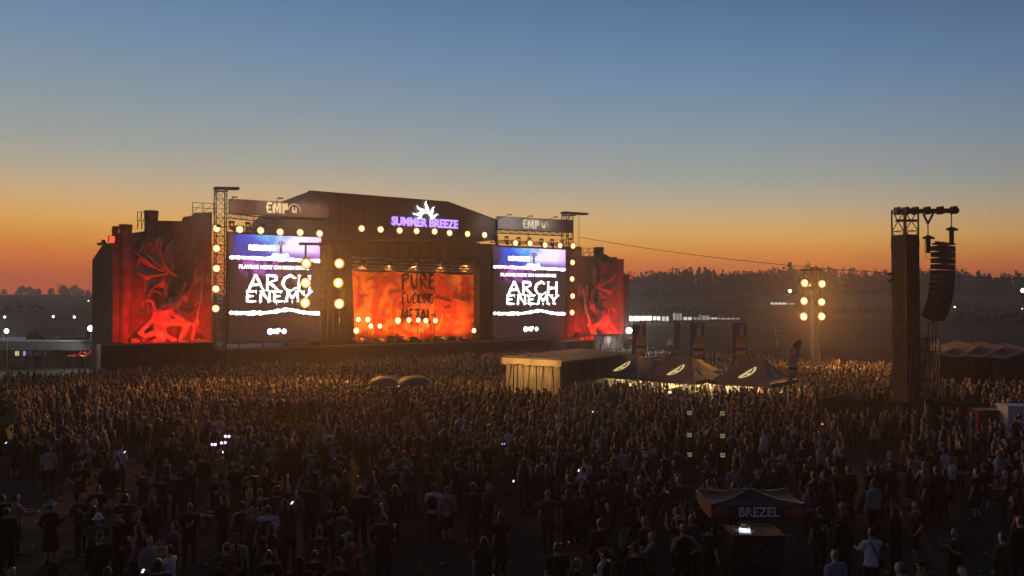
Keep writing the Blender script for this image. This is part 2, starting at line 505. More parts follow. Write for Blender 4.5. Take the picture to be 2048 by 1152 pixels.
# single trees on the far left ridge
for i, (px, hh, look) in enumerate([(8, 5.5, 'low wide'), (34, 4, 'small'), (298 / 6.775 + 0.5, 9, 'broad'), (59, 8, 'round'), (68, 6, 'small round'), (76, 6.5, 'thin'),
                                    (103, 7, 'bushy'), (126, 10, 'tallest bushy'), (133, 8, 'leaning'), (150, 10.5, 'tall round'), (164, 6, 'stubby'), (176, 6, 'last low')]):
    y = 905 + 10 * (i % 4); x = (px - CX) / F_PX * y; z = ground_z(x, y)
    t = thing('ridge_tree', f'{look} tree silhouette on the far left ridge, {["first","second","third","fourth","fifth","sixth","seventh","eighth","ninth","tenth","eleventh","twelfth"][i]} from the left edge', 'tree', (x, y, z), 0, 'trees on the far left ridge')
    MB().tube([(0, 0, -.3), (.2, 0, hh * .35), (.1, 0, hh * .7)], [.35, .25, .1], 6).build('trunk', bark, t)
    cb = MB(); crown_faces(cb, (0, 0, 0), hh, hh * .5, 'round', rg, 90); cb.build('crown', leaf, t)

# little pylon on the left ridge
y = 930; x = (117 - CX) / F_PX * y
t = thing('power_pylon', 'tiny lattice pylon on the far left ridge', 'pylon', (x, y, ground_z(x, y)))
pb = MB()
for sx in (-1, 1): pb.bar((sx * 1.6, 0, 0), (sx * .2, 0, 14), .3)
for z in (3, 6, 9): pb.bar((-1.6 + z * .1, 0, z), (1.6 - z * .1, 0, z + 2), .2)
pb.build('mast', M['metal'], t)
MB().bar((-3, 0, 12), (3, 0, 12), .3).build('crossarm', M['metal'], t)

# ------------------------------------------------------------------ stage
st0 = SP(800, 690, 0); st0.z = 0
stage = sthing('concert_stage', 'large dark open air concert stage with trapezoid roof and wing walls', 'stage', st0)
O = st0
def sfront(pts, t): return [SP(px, py, t) for px, py in pts]
rf = MB(O)
poly = sfront([(543, 479), (543, 458), (618, 382), (895, 404), (995, 441), (995, 479)], 0)
rf.prism(poly, (0, 15, 0)); rf.build('roof', M['roof'], stage)
# seams and edge beam of the roof membrane
eb = MB(O)
for a, b in (((543, 458), (618, 382)), ((618, 382), (895, 404)), ((895, 404), (995, 441))):
    eb.bar(SP(*a, -.08), SP(*b, -.08), .16)
for f in (.2, .4, .6, .8):
    a = SP(618, 382, -.03) * (1 - f) + SP(895, 404, -.03) * f
    b = Vector((a.x, a.y, SP(800, 476, 0).z)); eb.bar(a, b, .08)
eb.build('roof_edge_beam', M['metal'], stage)
hb = MB(O)
hb.bar(SP(560, 446, -.05), SP(985, 452, -.05), .12)
hb.build('fascia_seam', M['metal'], stage)
z0 = 2.75
for a, b, nm in ((641, 706, 'wing_scrim'), (961, 1001, 'wing_scrim')):
    lo, hi = SP(a, 480, .0), SP(b, 480, .0)
    wb = MB(O); n = 10
    top = SP(800, 479, 0).z - .03
    for i in range(n):
        x0_, x1_ = lo.x + (hi.x - lo.x) * i / n, lo.x + (hi.x - lo.x) * (i + 1) / n - .02
        wb.box2((x0_, .15 + .05 * (i % 2), .4), (x1_, 1.6, top))
    wb.build(nm, M['black'], stage)
bk = MB(O); l, r = SP(641, 500, 0).x, SP(1001, 500, 0).x
bk.box2((l, 13.5, .3), (r, 13.8, SP(800, 485, 0).z)); bk.build('back_cloth', M['black'], stage)
for sx in (l, r - .2):
    MB(O).box2((sx, 1.65, .3), (sx + .2, 13.4, SP(800, 485, 0).z)).build('side_cloth', M['black'], stage)
dl, dr = SP(428, 690, 0).x, SP(1190, 690, 0).x
MB(O).box2((dl, 0, z0 - .35), (dr, 15, z0)).build('deck', mat('stage_deck', (0.06, 0.055, 0.05), .5), stage)
sk = MB(O); n = 44
for i in range(n):
    a = dl + (dr - dl) * i / n; sk.box2((a, .12 + .04 * (i % 2), 0), (a + (dr - dl) / n - .015, .5, z0 - .36))
sk.build('front_skirt', M['black'], stage)
MB(O).box2((dl, -.07, z0 - .12), (dr, -.003, z0 + .02)).build('deck_edge', mat('deck_edge_trim', (.35, .33, .32), .5), stage)
# valance cloth under the roof, in front of the backdrop
vb = MB(O)
a, b = SP(706, 480, 3.2), SP(961, 480, 3.2)
for i in range(24):
    x0_ = a.x + (b.x - a.x) * i / 24; vb.box2((x0_, 3.2 + .06 * (i % 2), SP(800, 531, 3.2).z + .04 * (i % 3)), (x0_ + (b.x - a.x) / 24 - .01, 3.4, SP(800, 478, 3.2).z))
vb.build('valance', M['black'], stage)
tr = MB(O)
truss(tr, SP(706, 519, 1.0), SP(958, 529, 1.0), .5, .7, .07, .04)
truss(tr, SP(706, 534, .75), SP(958, 541, .75), .42, .6, .07, .04)
tr.build('lighting_truss', M['alu'], stage)

# the orange backdrop
bd = sthing('backdrop_banner', 'orange red backdrop banner with black hand painted slogan on stage', 'banner', Vector((SP(832, 683, 2.6).x, 2.6, 0)))
OB = Vector((SP(832, 683, 2.6).x, 2.6, 0))
def banner_material():
    m = bpy.data.materials.new('printed_backdrop'); m.use_nodes = True
    n, l = m.node_tree.nodes, m.node_tree.links
    p = n['Principled BSDF']; p.inputs['Roughness'].default_value = .8; p.inputs['Specular IOR Level'].default_value = .1
    tcn = n.new('ShaderNodeTexCoord')
    nz = n.new('ShaderNodeTexNoise'); nz.inputs['Scale'].default_value = .55; nz.inputs['Detail'].default_value = 5; nz.inputs['Distortion'].default_value = .6
    l.new(tcn.outputs['Object'], nz.inputs['Vector'])
    r = n.new('ShaderNodeValToRGB'); cr = r.color_ramp
    cr.elements[0].position, cr.elements[0].color = .34, (.54, .07, .025, 1)
    cr.elements[1].position, cr.elements[1].color = .62, (.88, .42, .13, 1)
    e = cr.elements.new(.44); e.color = (.66, .13, .035, 1)
    e = cr.elements.new(.48); e.color = (.82, .30, .08, 1)
    l.new(nz.outputs['Fac'], r.inputs[0]); l.new(r.outputs[0], p.inputs['Base Color'])
    return m
print_red = mat('print_red', (.66, .12, .035), .8, col2=(.54, .075, .025), scale=1.2, spec=.1)
print_dark = mat('print_black', (.03, .012, .01), .8, spec=.1)
tl, trr, bl, br = SP(704, 541, 2.6), SP(958, 549, 2.6), SP(710, 684, 2.6), SP(955, 684, 2.6)
nb_, mb_ = 40, 14
vsB = []
for j in range(mb_ + 1):
    g = j / mb_
    for i in range(nb_ + 1):
        f = i / nb_
        pz = (tl * (1 - f) + trr * f) * (1 - g) + (bl * (1 - f) + br * f) * g
        sag = .12 * abs(math.sin(f * 9.5)) * (1 - g)
        vsB.append((pz.x, 2.6 + .09 * math.sin(f * 42) * (.4 + .6 * g), pz.z - sag))
cb = MB(OB); w = nb_ + 1
cb.add(vsB, [(j * w + i, j * w + i + 1, (j + 1) * w + i + 1, (j + 1) * w + i) for j in range(mb_) for i in range(nb_)])
cb.build('cloth', banner_material(), bd, smooth=True)
# printed figures: big arcs and saw-tooth gears in red
pr = MB(OB)
def arc(mbx, c, r0, r1, a0, a1, t, n=14, sq=1.0):
    for i in range(n):
        p0, p1 = a0 + (a1 - a0) * i / n, a0 + (a1 - a0) * (i + 1) / n
        q = [(c.x + rr * sq * math.cos(a), t, c.z + rr * math.sin(a)) for rr, a in ((r0, p0), (r0, p1), (r1, p1), (r1, p0))]
        mbx.prism(q, (0, .02, 0))
cc = SP(832, 622, 2.45)
arc(pr, cc, 4.6, 5.4, R(120), R(255), 2.45); arc(pr, cc, 4.5, 5.3, R(-65), R(60), 2.45)
arc(pr, cc, 2.5, 3.0, R(95), R(265), 2.445); arc(pr, cc, 2.6, 3.3, R(-80), R(75), 2.445)
for k in range(9):
    a = R(-60 + 15 * k); c0 = cc + Vector((4.0 * math.cos(a), 0, 3.9 * math.sin(a)))
    pr.box((c0.x, 2.435, c0.z), (.9, .02, .75), rot=Matrix.Rotation(-a, 3, 'Y'))
for k in range(8):
    a = R(110 + 20 * k); c0 = cc + Vector((3.6 * math.cos(a), 0, 3.8 * math.sin(a)))
    pr.box((c0.x, 2.435, c0.z), (.7, .02, .5), rot=Matrix.Rotation(-a + .3, 3, 'Y'))
rgb_ = random.Random(5)
for k in range(16):
    f = rgb_.random(); pz = SP(712 + 238 * f, rgb_.uniform(556, 668), 2.43)
    pr.box((pz.x, 2.428 - .001 * k, pz.z), (rgb_.uniform(.3, 1.6), .02, rgb_.uniform(.2, 1.0)), rot=Matrix.Rotation(rgb_.uniform(-.6, .6), 3, 'Y'))
for px0, px1, py0, py1 in ((745, 800, 561, 570), (868, 902, 597, 604), (880, 915, 555, 578), (905, 940, 596, 607)):
    a, b = SP(px0, py0, 2.42), SP(px1, py1, 2.42)
    pr.bar(Vector((a.x, 2.4, a.z)), Vector((b.x, 2.4, b.z)), .3, .03)
pr.build('printed_gear', print_red, bd)['kind'] = 'stuff'
sl = MB(OB)
def word(txt, px0, px1, pyt, pyb, th, seed, rough=.03):
    a, b = SP(px0, pyb, 2.35), SP(px1, pyt, 2.35)
    hand_letters(sl, txt, a.x, a.z, b.x - a.x, b.z - a.z, th, 2.33, rough, 0, True, seed, .02)
word('PURE', 803, 874, 549, 577, .33, 3)
word('FUCKING', 804, 868, 587, 607, .23, 4)
word('METAL', 803, 866, 618, 646, .29, 8)
for px, y0, y1 in ((806, 600, 662), (822, 640, 668), (848, 622, 660), (860, 640, 665), (838, 600, 622), (868, 578, 590)):
    a, b = SP(px, y0, 2.35), SP(px + 3, y1, 2.35)
    sl.prism([(a.x - .09, 2.315, a.z), (a.x + .09, 2.315, a.z), (b.x, 2.315, b.z)], (0, .02, 0))
sl.build('slogan_lettering', print_dark, bd)

# risers, wedges and amps along the stage edge
rg2 = random.Random(21)
px = 700
while px < 955:
    wpx = rg2.uniform(9, 22); py = rg2.uniform(672, 680)
    a, b = SP(px, py, .7), SP(px + wpx, 684, .7)
    w_, h_ = b.x - a.x, a.z - z0
    o = sthing('stage_monitor', '', 'speaker', Vector(((a.x + b.x) / 2, .7, z0)), 'dark wedges and cases along the stage edge')
    mbx = MB(); mbx.prism([(-w_ / 2, -.35, 0), (-w_ / 2, .35, 0), (-w_ / 2, .3, h_), (-w_ / 2, -.15, h_ * .85)], (w_, 0, 0)); mbx.build('cabinet', M['black'], o)
    mbg = MB(); mbg.bar((-w_ * .4, -.29, h_ * .3), (w_ * .4, -.29, h_ * .3), .03); mbg.build('grille', M['metal'], o)
    o['px'] = px
    px += wpx + rg2.uniform(2, 14)
mons = [o for o in bpy.data.objects if o.name.startswith('stage_monitor')]
mons.sort(key=lambda o: o['px'])
ORD = ['first', 'second', 'third', 'fourth', 'fifth', 'sixth', 'seventh', 'eighth', 'ninth', 'tenth', 'eleventh', 'twelfth', 'thirteenth', 'fourteenth', 'fifteenth', 'sixteenth', 'seventeenth', 'eighteenth', 'nineteenth', 'twentieth']
for i, o in enumerate(mons):
    o['label'] = f'black monitor case on the stage edge, {ORD[i]} from the left'; del o['px']

# ------------------------------------------------------------------ glowing festival sign
sg = SP(851, 446, -.25)
sign = sthing('festival_sign', 'glowing violet festival name sign with white flame crown on stage roof', 'sign', Vector((sg.x, sg.y, 0)))
violet = emit('violet_letters', (.42, .25, 1.0), 1.7); whitel = emit('white_flames', (.92, .97, 1.0), 4.0)
a, b = SP(785, 440, -.25), SP(918, 447, -.25)
o = text_part('name_lettering', 'SUMMER BREEZE', 1.28, violet, sign, (0, 0, sg.z), .05, .05, width=b.x - a.x)
o.rotation_euler = (0, 0, 0)
fl = MB(Vector((sg.x, sg.y, 0)))
c0 = SP(852, 436, -.3)
for k, (an, ln, wd) in enumerate(((-74, 1.5, .26), (-40, 1.55, .32), (0, 1.8, .38), (38, 1.5, .32), (72, 1.4, .26))):
    a_ = R(an); u = Vector((math.sin(a_), 0, math.cos(a_))); v = Vector((u.z, 0, -u.x))
    st_ = c0 + u * .55
    Lp, Rp = [], []
    for f, ww, cv in ((0, .15, 0), (.2, .8, .05), (.4, 1.0, .12), (.6, .72, .04), (.8, .4, -.06), (1, .02, .02)):
        c_ = st_ + u * (ln * .78 * f) + v * cv
        Lp.append(c_ + v * wd * ww * .5); Rp.append(c_ - v * wd * ww * .5)
    fl.strip(Lp, Rp, (0, .05, 0))
    for sgn in (-1, 1):
        b0 = st_ + v * sgn * wd * .3
        fl.prism([b0, b0 + v * sgn * .22 + u * .1, b0 + v * sgn * .2 + u * .5], (0, .05, 0))
fl.build('flame_crown', whitel, sign)

# ------------------------------------------------------------------ LED screens
def screen_material():
    m = bpy.data.materials.new('led_picture'); m.use_nodes = True
    n, l = m.node_tree.nodes, m.node_tree.links
    p = n['Principled BSDF']; p.inputs['Base Color'].default_value = (.01, .01, .01, 1); p.inputs['Roughness'].default_value = .6
    tcn = n.new('ShaderNodeTexCoord'); sp = n.new('ShaderNodeSeparateXYZ'); l.new(tcn.outputs['Generated'], sp.inputs[0])
    X, Z = sp.outputs[0], sp.outputs[2]
    def mth(op, a, b=None, clamp=False):
        q = n.new('ShaderNodeMath'); q.operation = op; q.use_clamp = clamp
        for i, v in enumerate((a, b)):
            if v is None: continue
            if isinstance(v, (int, float)): q.inputs[i].default_value = v
            else: l.new(v, q.inputs[i])
        return q.outputs[0]
    def mr(v, a, b, c=0., d=1.):
        q = n.new('ShaderNodeMapRange'); q.interpolation_type = 'SMOOTHSTEP'; l.new(v, q.inputs[0])
        for i, t in enumerate((a, b, c, d)): q.inputs[i + 1].default_value = t
        return q.outputs[0]
    def nz(sc, det=5, dist=0.):
        q = n.new('ShaderNodeTexNoise'); q.inputs['Scale'].default_value = sc; q.inputs['Detail'].default_value = det; q.inputs['Distortion'].default_value = dist
        l.new(tcn.outputs['Object'], q.inputs['Vector']); return q.outputs['Fac']
    wob = mth('ADD', X, mth('MULTIPLY', mth('SUBTRACT', nz(.42, 8, .8), .5), .62))
    r = n.new('ShaderNodeValToRGB'); cr = r.color_ramp; l.new(wob, r.inputs[0])
    cr.elements[0].position, cr.elements[0].color = .06, (.05, .03, .05, 1)
    cr.elements[1].position, cr.elements[1].color = 1.0, (.85, .45, 1.2, 1)
    for q, c in ((.14, (.03, .05, .34, 1)), (.28, (.04, .10, .72, 1)), (.42, (.10, .42, .90, 1)), (.53, (.40, .58, 1.0, 1)), (.64, (.95, .90, 1.3, 1)), (.84, (1.1, .95, 1.35, 1))):
        e = cr.elements.new(q); e.color = c
    low = n.new('ShaderNodeValToRGB'); cr = low.color_ramp; l.new(wob, low.inputs[0])
    cr.elements[0].position, cr.elements[0].color = .04, (.03, .02, .06, 1)
    cr.elements[1].position, cr.elements[1].color = .95, (.30, .16, .55, 1)
    for q, c in ((.3, (.10, .07, .5, 1)), (.55, (.22, .13, .6, 1))):
        e = cr.elements.new(q); e.color = c
    top = n.new('ShaderNodeMix'); top.data_type = 'RGBA'; l.new(mr(Z, .80, .88), top.inputs[0]); l.new(low.outputs[0], top.inputs[6]); l.new(r.outputs[0], top.inputs[7])
    band = mr(Z, .772, .778)
    spl = mth('MULTIPLY', mth('MULTIPLY', mr(Z, .56, .70), mr(nz(.9, 7, 1.2), .40, .62)), mth('MULTIPLY', mr(X, .05, .22), mr(X, .72, .42)))
    base = n.new('ShaderNodeMix'); base.data_type = 'RGBA'; l.new(spl, base.inputs[0])
    base.inputs[6].default_value = (.022, .012, .014, 1); base.inputs[7].default_value = (.52, .10, .60, 1)
    fin = n.new('ShaderNodeMix'); fin.data_type = 'RGBA'; l.new(band, fin.inputs[0]); l.new(base.outputs[2], fin.inputs[6]); l.new(top.outputs[2], fin.inputs[7])
    l.new(fin.outputs[2], p.inputs['Emission Color']); p.inputs['Emission Strength'].default_value = 1.0
    return m
ledm = screen_material(); led_white = emit('led_white', (1, .98, 1), 3.2); led_dark = emit('led_dark_violet', (.10, .05, .14), 1.0)
frame_m = mat('screen_frame', (.03, .03, .03), .5)

def led_screen(corners, label):
    (xl, xr), (tlp, trp), (blp, brp) = corners
    a = SP(xl, (blp), -.2); b = SP(xr, brp, -.2); c = SP(xl, tlp, -.2)
    W, H = b.x - a.x, c.z - a.z
    o = sthing('led_screen', label, 'screen', Vector(((a.x + b.x) / 2, -.2, a.z)), 'led screens beside the stage')
    MB().box2((-W / 2, 0, 0), (W / 2, .3, H)).build('picture_panel', ledm, o)
    fb = MB()
    for lo, hi in (((-W / 2 - .18, -.05, -.2), (-W / 2 - .004, .4, H + .2)), ((W / 2 + .004, -.05, -.2), (W / 2 + .18, .4, H + .2)),
                   ((-W / 2, -.05, H + .004), (W / 2, .4, H + .2)), ((-W / 2, -.05, -.2), (W / 2, .4, -.004))): fb.box2(lo, hi)
    fb.build('frame', frame_m, o)
    for i in range(4):
        MB().bar((-W / 2 + W * (i + .5) / 4, .6, -a.z), (-W / 2 + W * (i + .5) / 4, .6, H), .12).build('support_post', M['metal'], o)
    def torn(z, t, seed, name, hill=0.):
        rr = random.Random(seed); L, Q = [], []
        n = 40
        for i in range(n + 1):
            f = i / n; x = -W / 2 - .02 + (W + .04) * f
            zz = z * H + hill * math.exp(-((f - .62) / .16) ** 2) - .012 * H * f
            tt = t * (.55 + .45 * rr.random()) * (1 if .02 < f < .98 else .3)
            L.append((x, -.035, zz + tt / 2 + rr.uniform(-.03, .03))); Q.append((x, -.035, zz - tt / 2 + rr.uniform(-.05, .05)))
        b_ = MB(); b_.strip(L, Q, (0, .03, 0)); b_.build(name, led_white, o)
    torn(.782, .42, 3, 'torn_edge'); torn(.268, .44, 5, 'torn_edge', .35)
    text_part('line_lettering', 'PLAYING NEXT ON MAIN STAGE', .52, led_white, o, (-W * .02, -.03, H * .695), .01, .012, width=W * .76)
    nb = MB()
    hand_letters(nb, 'ARCH', -W * .30, H * .475, W * .70, H * .15, W * .030, -.05, .008, W * .018, True, 5, .02)
    hand_letters(nb, 'ENEMY', -W * .33, H * .372, W * .74, H * .10, W * .026, -.06, .010, W * .017, True, 9, .02)
    rr = random.Random(2)
    for i in range(16):
        x = -W * .31 + W * .66 * i / 15; z = H * .372 if i % 2 else H * .47
        nb.prism([(x - W * .008, -.072, z + .1), (x + W * .008, -.072, z + .1), (x + rr.uniform(-.05, .05), -.072, z - rr.uniform(.15, .38))], (0, .01, 0))
    nb.build('band_logo', led_white, o)
    # top strip: glowing title bar, bare tree on a little mound, table shape
    tb = MB(); rr = random.Random(4)
    L, Q = [], []
    for i in range(15):
        f = i / 14; x = -W * .30 + W * .29 * f; L.append((x, -.03, H * .903 + rr.uniform(-.02, .05))); Q.append((x, -.03, H * .855 - rr.uniform(-.02, .05)))
    tb.strip(L, Q, (0, .02, 0))
    L = [(-W * .04 + W * .16 * i / 6, -.03, H * .825 + .06 * math.sin(i * 1.3)) for i in range(7)]; Q = [(-W * .06 + W * .2 * i / 6, -.03, H * .800) for i in range(7)]
    tb.strip(L, Q, (0, .02, 0)); tb.build('title_bar', led_white, o)
    tree = MB(); x0_ = W * .045
    def limb(x, z, an, ln, wd, d):
        x1, z1 = x + ln * math.sin(an), z + ln * math.cos(an)
        tree.bar((x, -.06, z), (x1, -.06, z1), wd, .01)
        if d: 
            for da in (-.55, .1, .6): limb(x1, z1, an + da + rr.uniform(-.15, .15), ln * .66, wd * .62, d - 1)
    limb(x0_, H * .835, 0, H * .05, .26, 3)
    tree.build('bare_tree', led_dark, o)
    lg = MB()
    hand_letters(lg, 'EMP', -W * .085, H * .07, W * .13, H * .038, .26, -.03, 0, 0, False, 3, .02)
    lg.tube([(W * .085 + .17 * math.cos(q), -.03, H * .088 + .19 * math.sin(q)) for q in [i * math.pi / 5 for i in range(11)]], .08, 5)
    lg.build('sponsor_logo', led_white, o)
    return o
scr_l = led_screen(((458, 642), (467, 475), (684, 685)), 'left LED screen with white band logo under a blue and violet picture')
scr_r = led_screen(((986, 1131), (493.5, 497), (676, 678)), 'right LED screen with white band logo, beside the right tower')

# ------------------------------------------------------------------ sponsor banners above the screens
def sponsor(corners, mt, lpx, label, cut=None):
    (xl, xr), (tlp, trp), (blp, brp) = corners
    t = -.6
    a, b, c, d = SP(xl, tlp, t), SP(xr, trp, t), SP(xr, brp, t), SP(xl, blp, t)
    ctr = Vector(((a.x + b.x) / 2, t, 0))
    o = sthing('sponsor_banner', label, 'banner', ctr, 'sponsor banners above the screens')
    n = 18; vs = []
    for j in range(5):
        g = j / 4
        for i in range(n + 1):
            f = i / n; p_ = (a * (1 - f) + b * f) * (1 - g) + (d * (1 - f) + c * f) * g
            vs.append((p_.x, t + .05 * math.sin(f * 26 + g * 3) * math.exp(-3 * f), p_.z))
    w = n + 1
    fbk = MB(ctr); fbk.add(vs, [(j * w + i, j * w + i + 1, (j + 1) * w + i + 1, (j + 1) * w + i) for j in range(4) for i in range(n)]); fbk.build('cloth', mt, o, smooth=True)
    fr = MB(ctr)
    for p_, q_ in ((a, b), (b, c), (c, d), (d, a)): fr.bar(p_ + Vector((0, .12, 0)), q_ + Vector((0, .12, 0)), .12)
    for i in range(6):
        f = i / 5; p_, q_ = a * (1 - f) + b * f, d * (1 - f) + c * f
        fr.bar(p_ + Vector((0, .5, 0)), q_ + Vector((0, .5, 0)), .06); fr.bar(p_ + Vector((0, .12, 0)), p_ + Vector((0, .5, 0)), .06)
    fr.build('frame', M['metal'], o)
    # letters in a chunky cut style
    lp, rp, tp, bp = lpx
    e = SP(lp, bp, t - .1); g_ = SP(rp, tp, t - .1)
    W, H = g_.x - e.x, g_.z - e.z; y = t - .1 - .02
    L = MB(ctr)
    def pl(pts): L.prism([(e.x + W * x, y, e.z + H * z) for x, z in pts], (0, .03, 0))
    pl([(.0, .5), (.06, 1), (.26, 1), (.22, .8), (.10, .8), (.08, .62), (.20, .62), (.17, .40), (.08, .40), (.10, .2), (.23, .2), (.23, 0), (.06, 0)])
    pl([(.27, 0), (.24, .62), (.33, 1), (.38, 1), (.44, .5), (.46, 1), (.60, 1), (.60, 0), (.50, 0), (.50, .55), (.44, 0), (.36, .55), (.36, 0)])
    pl([(.64, 0), (.64, 1), (.86, 1), (.86, .38), (.73, .34), (.73, 0)])
    L.build('letters', M['cream'], o)
    H2 = MB(ctr); cxp, czp, rr = e.x + W * 1.12, e.z + H * .42, H * .55
    H2.tube([(cxp + rr * math.cos(q), y, czp + rr * math.sin(q)) for q in [i * math.pi / 9 - .3 for i in range(11)]], .05, 5)
    for sx in (-.18, 0, .18): H2.box((cxp + sx * rr * 1.6, y, czp - rr * (.05 if sx else .3)), (rr * .26, .04, rr * (1.0 if sx else .5)))
    H2.build('emblem', M['cream'], o)
bn_l = mat('brown_banner_cloth', (.12, .05, .045), .6, col2=(.085, .034, .032), scale=.5, bump=.2, bscale=1.5)
bn_r = mat('grey_banner_cloth', (.24, .21, .21), .6, col2=(.17, .15, .15), scale=.5, bump=.2, bscale=1.5)
sponsor(((459, 657), (398, 410), (426, 436)), bn_l, (531, 582, 407, 425), 'reddish brown sponsor banner with cream letters above the left screen')
sponsor(((996, 1147), (433, 441), (457, 465)), bn_r, (1045, 1083, 441, 456), 'grey sponsor banner with cream letters above the right screen')
# ------------------------------------------------------------------ scenic castle walls with demon sculptures
def round_tower(mb, cx, cy_, r, z0_, z1_, crenel=True, n=18):
    mb.vloft([(z0_, cx, cy_, r, r), (z1_ - .5, cx, cy_, r, r), (z1_ - .45, cx, cy_, r * 1.07, r * 1.07), (z1_, cx, cy_, r * 1.07, r * 1.07)], n)

def wall_set(spec, label):
    t = 0.6
    O = SP(spec['mid'], 690, t); O.z = 0
    o = sthing('castle_wall', label, 'scenic wall', O, 'castle walls beside the stage')
    W = MB(O)
    top = [SP(px, py, t) for px, py in spec['top']]
    base = [SP(spec['top'][0][0], 690, t), SP(spec['top'][-1][0], 690, t)]
    poly = [Vector((base[0].x, t, .2))] + top + [Vector((base[1].x, t, .2))]
    W.prism(poly, (0, 1.2, 0)); W.build('wall_panel', M['stone'], o)
    # joints between the wall sheets
    J = MB(O); zt = max(p.z for p in top)
    x0_, x1_ = base[0].x, base[1].x
    for k in range(1, 4):
        z = 2.8 + k * 2.1
        J.box2((x0_ + .05, t - .025, z), (x1_ - .05, t - .002, z + .05))
    for k in range(1, 5):
        x = x0_ + (x1_ - x0_) * k / 5; J.box2((x, t - .022, 2.8), (x + .04, t - .002, min(zt, 9.0)))
    J.build('sheet_joint', M['stone2'], o)['kind'] = 'stuff'
    for a, b, py in spec['towers']:
        l, r = SP(a, py, t - .1), SP(b, py, t - .1)
        rr = (r.x - l.x) / 2
        tb = MB(O); round_tower(tb, (l.x + r.x) / 2, t + .2, rr, .2, l.z)
        tb.build('round_tower', M['stone2'], o, smooth=False)
    for a, b, py0, py1 in spec['battlements']:
        l, r = SP(a, py0, t), SP(b, py1, t)
        MB(O).box2((l.x, t - .1, r.z), (r.x, t + 1.1, l.z)).build('battlement', M['stone'], o)
    # return wall running back from the outer end
    (a, pya), (b, pyb), (c, pyc) = spec['ret']
    q = [SP(b, pyb, t), SP(a, pya, spec['ret_t'])]
    R_ = MB(O)
    p0, p1 = SP(b, pyb, t + .5), SP(a, pya, spec['ret_t'])
    pm = SP(c, pyc, (t + .5 + spec['ret_t']) / 2)
    for u, v in ((p0, pm), (pm, p1)):
        R_.add([(u.x, u.y, .2), (v.x, v.y, .2), (v.x, v.y, v.z), (u.x, u.y, u.z), (u.x + .4, u.y + .6, .2), (v.x + .4, v.y + .6, .2), (v.x + .4, v.y + .6, v.z), (u.x + .4, u.y + .6, u.z)],
               [(0, 1, 2, 3), (4, 5, 6, 7), (0, 1, 5, 4), (2, 3, 7, 6), (1, 2, 6, 5), (0, 3, 7, 4)])
    R_.build('return_wall', M['black'], o)
    return o

def scaffold(px0, px1, py0, py1, t, label):
    a, b = SP(px0, py1, t), SP(px1, py0, t)
    o = sthing('scaffold_railing', label, 'scaffold', Vector((a.x, t, a.z)), 'scaffolding on the castle walls')
    W, H = b.x - a.x, b.z - a.z
    n = max(2, round(W / 1.0))
    for i in range(n + 1): MB().bar((W * i / n, 0, 0), (W * i / n, 0, H), .06).build('post', M['metal'], o)
    for z in (H, H * .5): MB().bar((0, 0, z), (W, 0, z), .05).build('rail', M['metal'], o)
    for i in range(0, n): MB().bar((W * i / n, .06, 0), (W * (i + 1) / n, .06, H), .04).build('brace', M['metal'], o)

wall_set(dict(mid=325, top=[(226, 466), (262, 466), (290, 462), (316, 441), (366, 442), (369, 433), (386, 431), (388, 425), (423, 424)],
              towers=[(238, 264, 448), (288.5, 316, 420)], battlements=[(225, 236, 452, 468)],
              ret=[(184, 520), (227, 486), (206, 487)], ret_t=7.0), 'tall dark castle wall with two round towers left of the stage')
wall_set(dict(mid=1200, top=[(1131, 493), (1163, 493), (1164, 512), (1192, 512), (1208, 507), (1234, 522), (1247, 524)],
              towers=[(1192.5, 1208, 494), (1235.5, 1248.5, 518)], battlements=[(1229, 1233, 514, 524)],
              ret=[(1258, 549), (1248, 549), (1253, 549)], ret_t=2.5), 'castle wall with slim round towers right of the stage')
scaffold(274, 290, 424, 458, 2.2, 'small scaffold between the two round towers of the left castle wall')
scaffold(384, 426, 407, 425, 2.2, 'scaffold railing on top of the left castle wall beside the truss tower')
scaffold(1166, 1191, 497, 513, 2.0, 'scaffold railing on top of the right castle wall')

RED = (1.0, .014, .004)
def red_beacon(px, py, t, label):
    p_ = SP(px, py, t)
    o = sthing('red_beacon', label, 'lamp', p_, 'red beacons on the outer ends of the castle walls')
    rr = random.Random(int(px)); b = MB()
    b.box((0, 0, 0), (.45, .12, .5)); b.box((.02, -.05, -.28), (.3, .3, .08)); b.build('lens', emit('red_lens', (1, .06, .03), 2.2 if px < 500 else .35), o)
    hb_ = MB(); hb_.box((0, .12, 0), (.6, .1, .62)); hb_.bar((0, .1, -.3), (.3, .3, -1.0), .06); hb_.build('housing', M['metal'], o)
    for i in range(5): 
        q = MB(); q.box((rr.uniform(-1.4, -.3), .15, rr.uniform(-.5, .1) - .25), (.3, .12, .22), rot=Matrix.Rotation(rr.random(), 3, 'Y')); q.build('side_lamp', M['metal'], o)
red_beacon(223, 478, -.2, 'bright red lamp at the outer end of the left castle wall')
red_beacon(1262, 554, 2.5, 'dim red lamp at the outer end of the right castle wall')

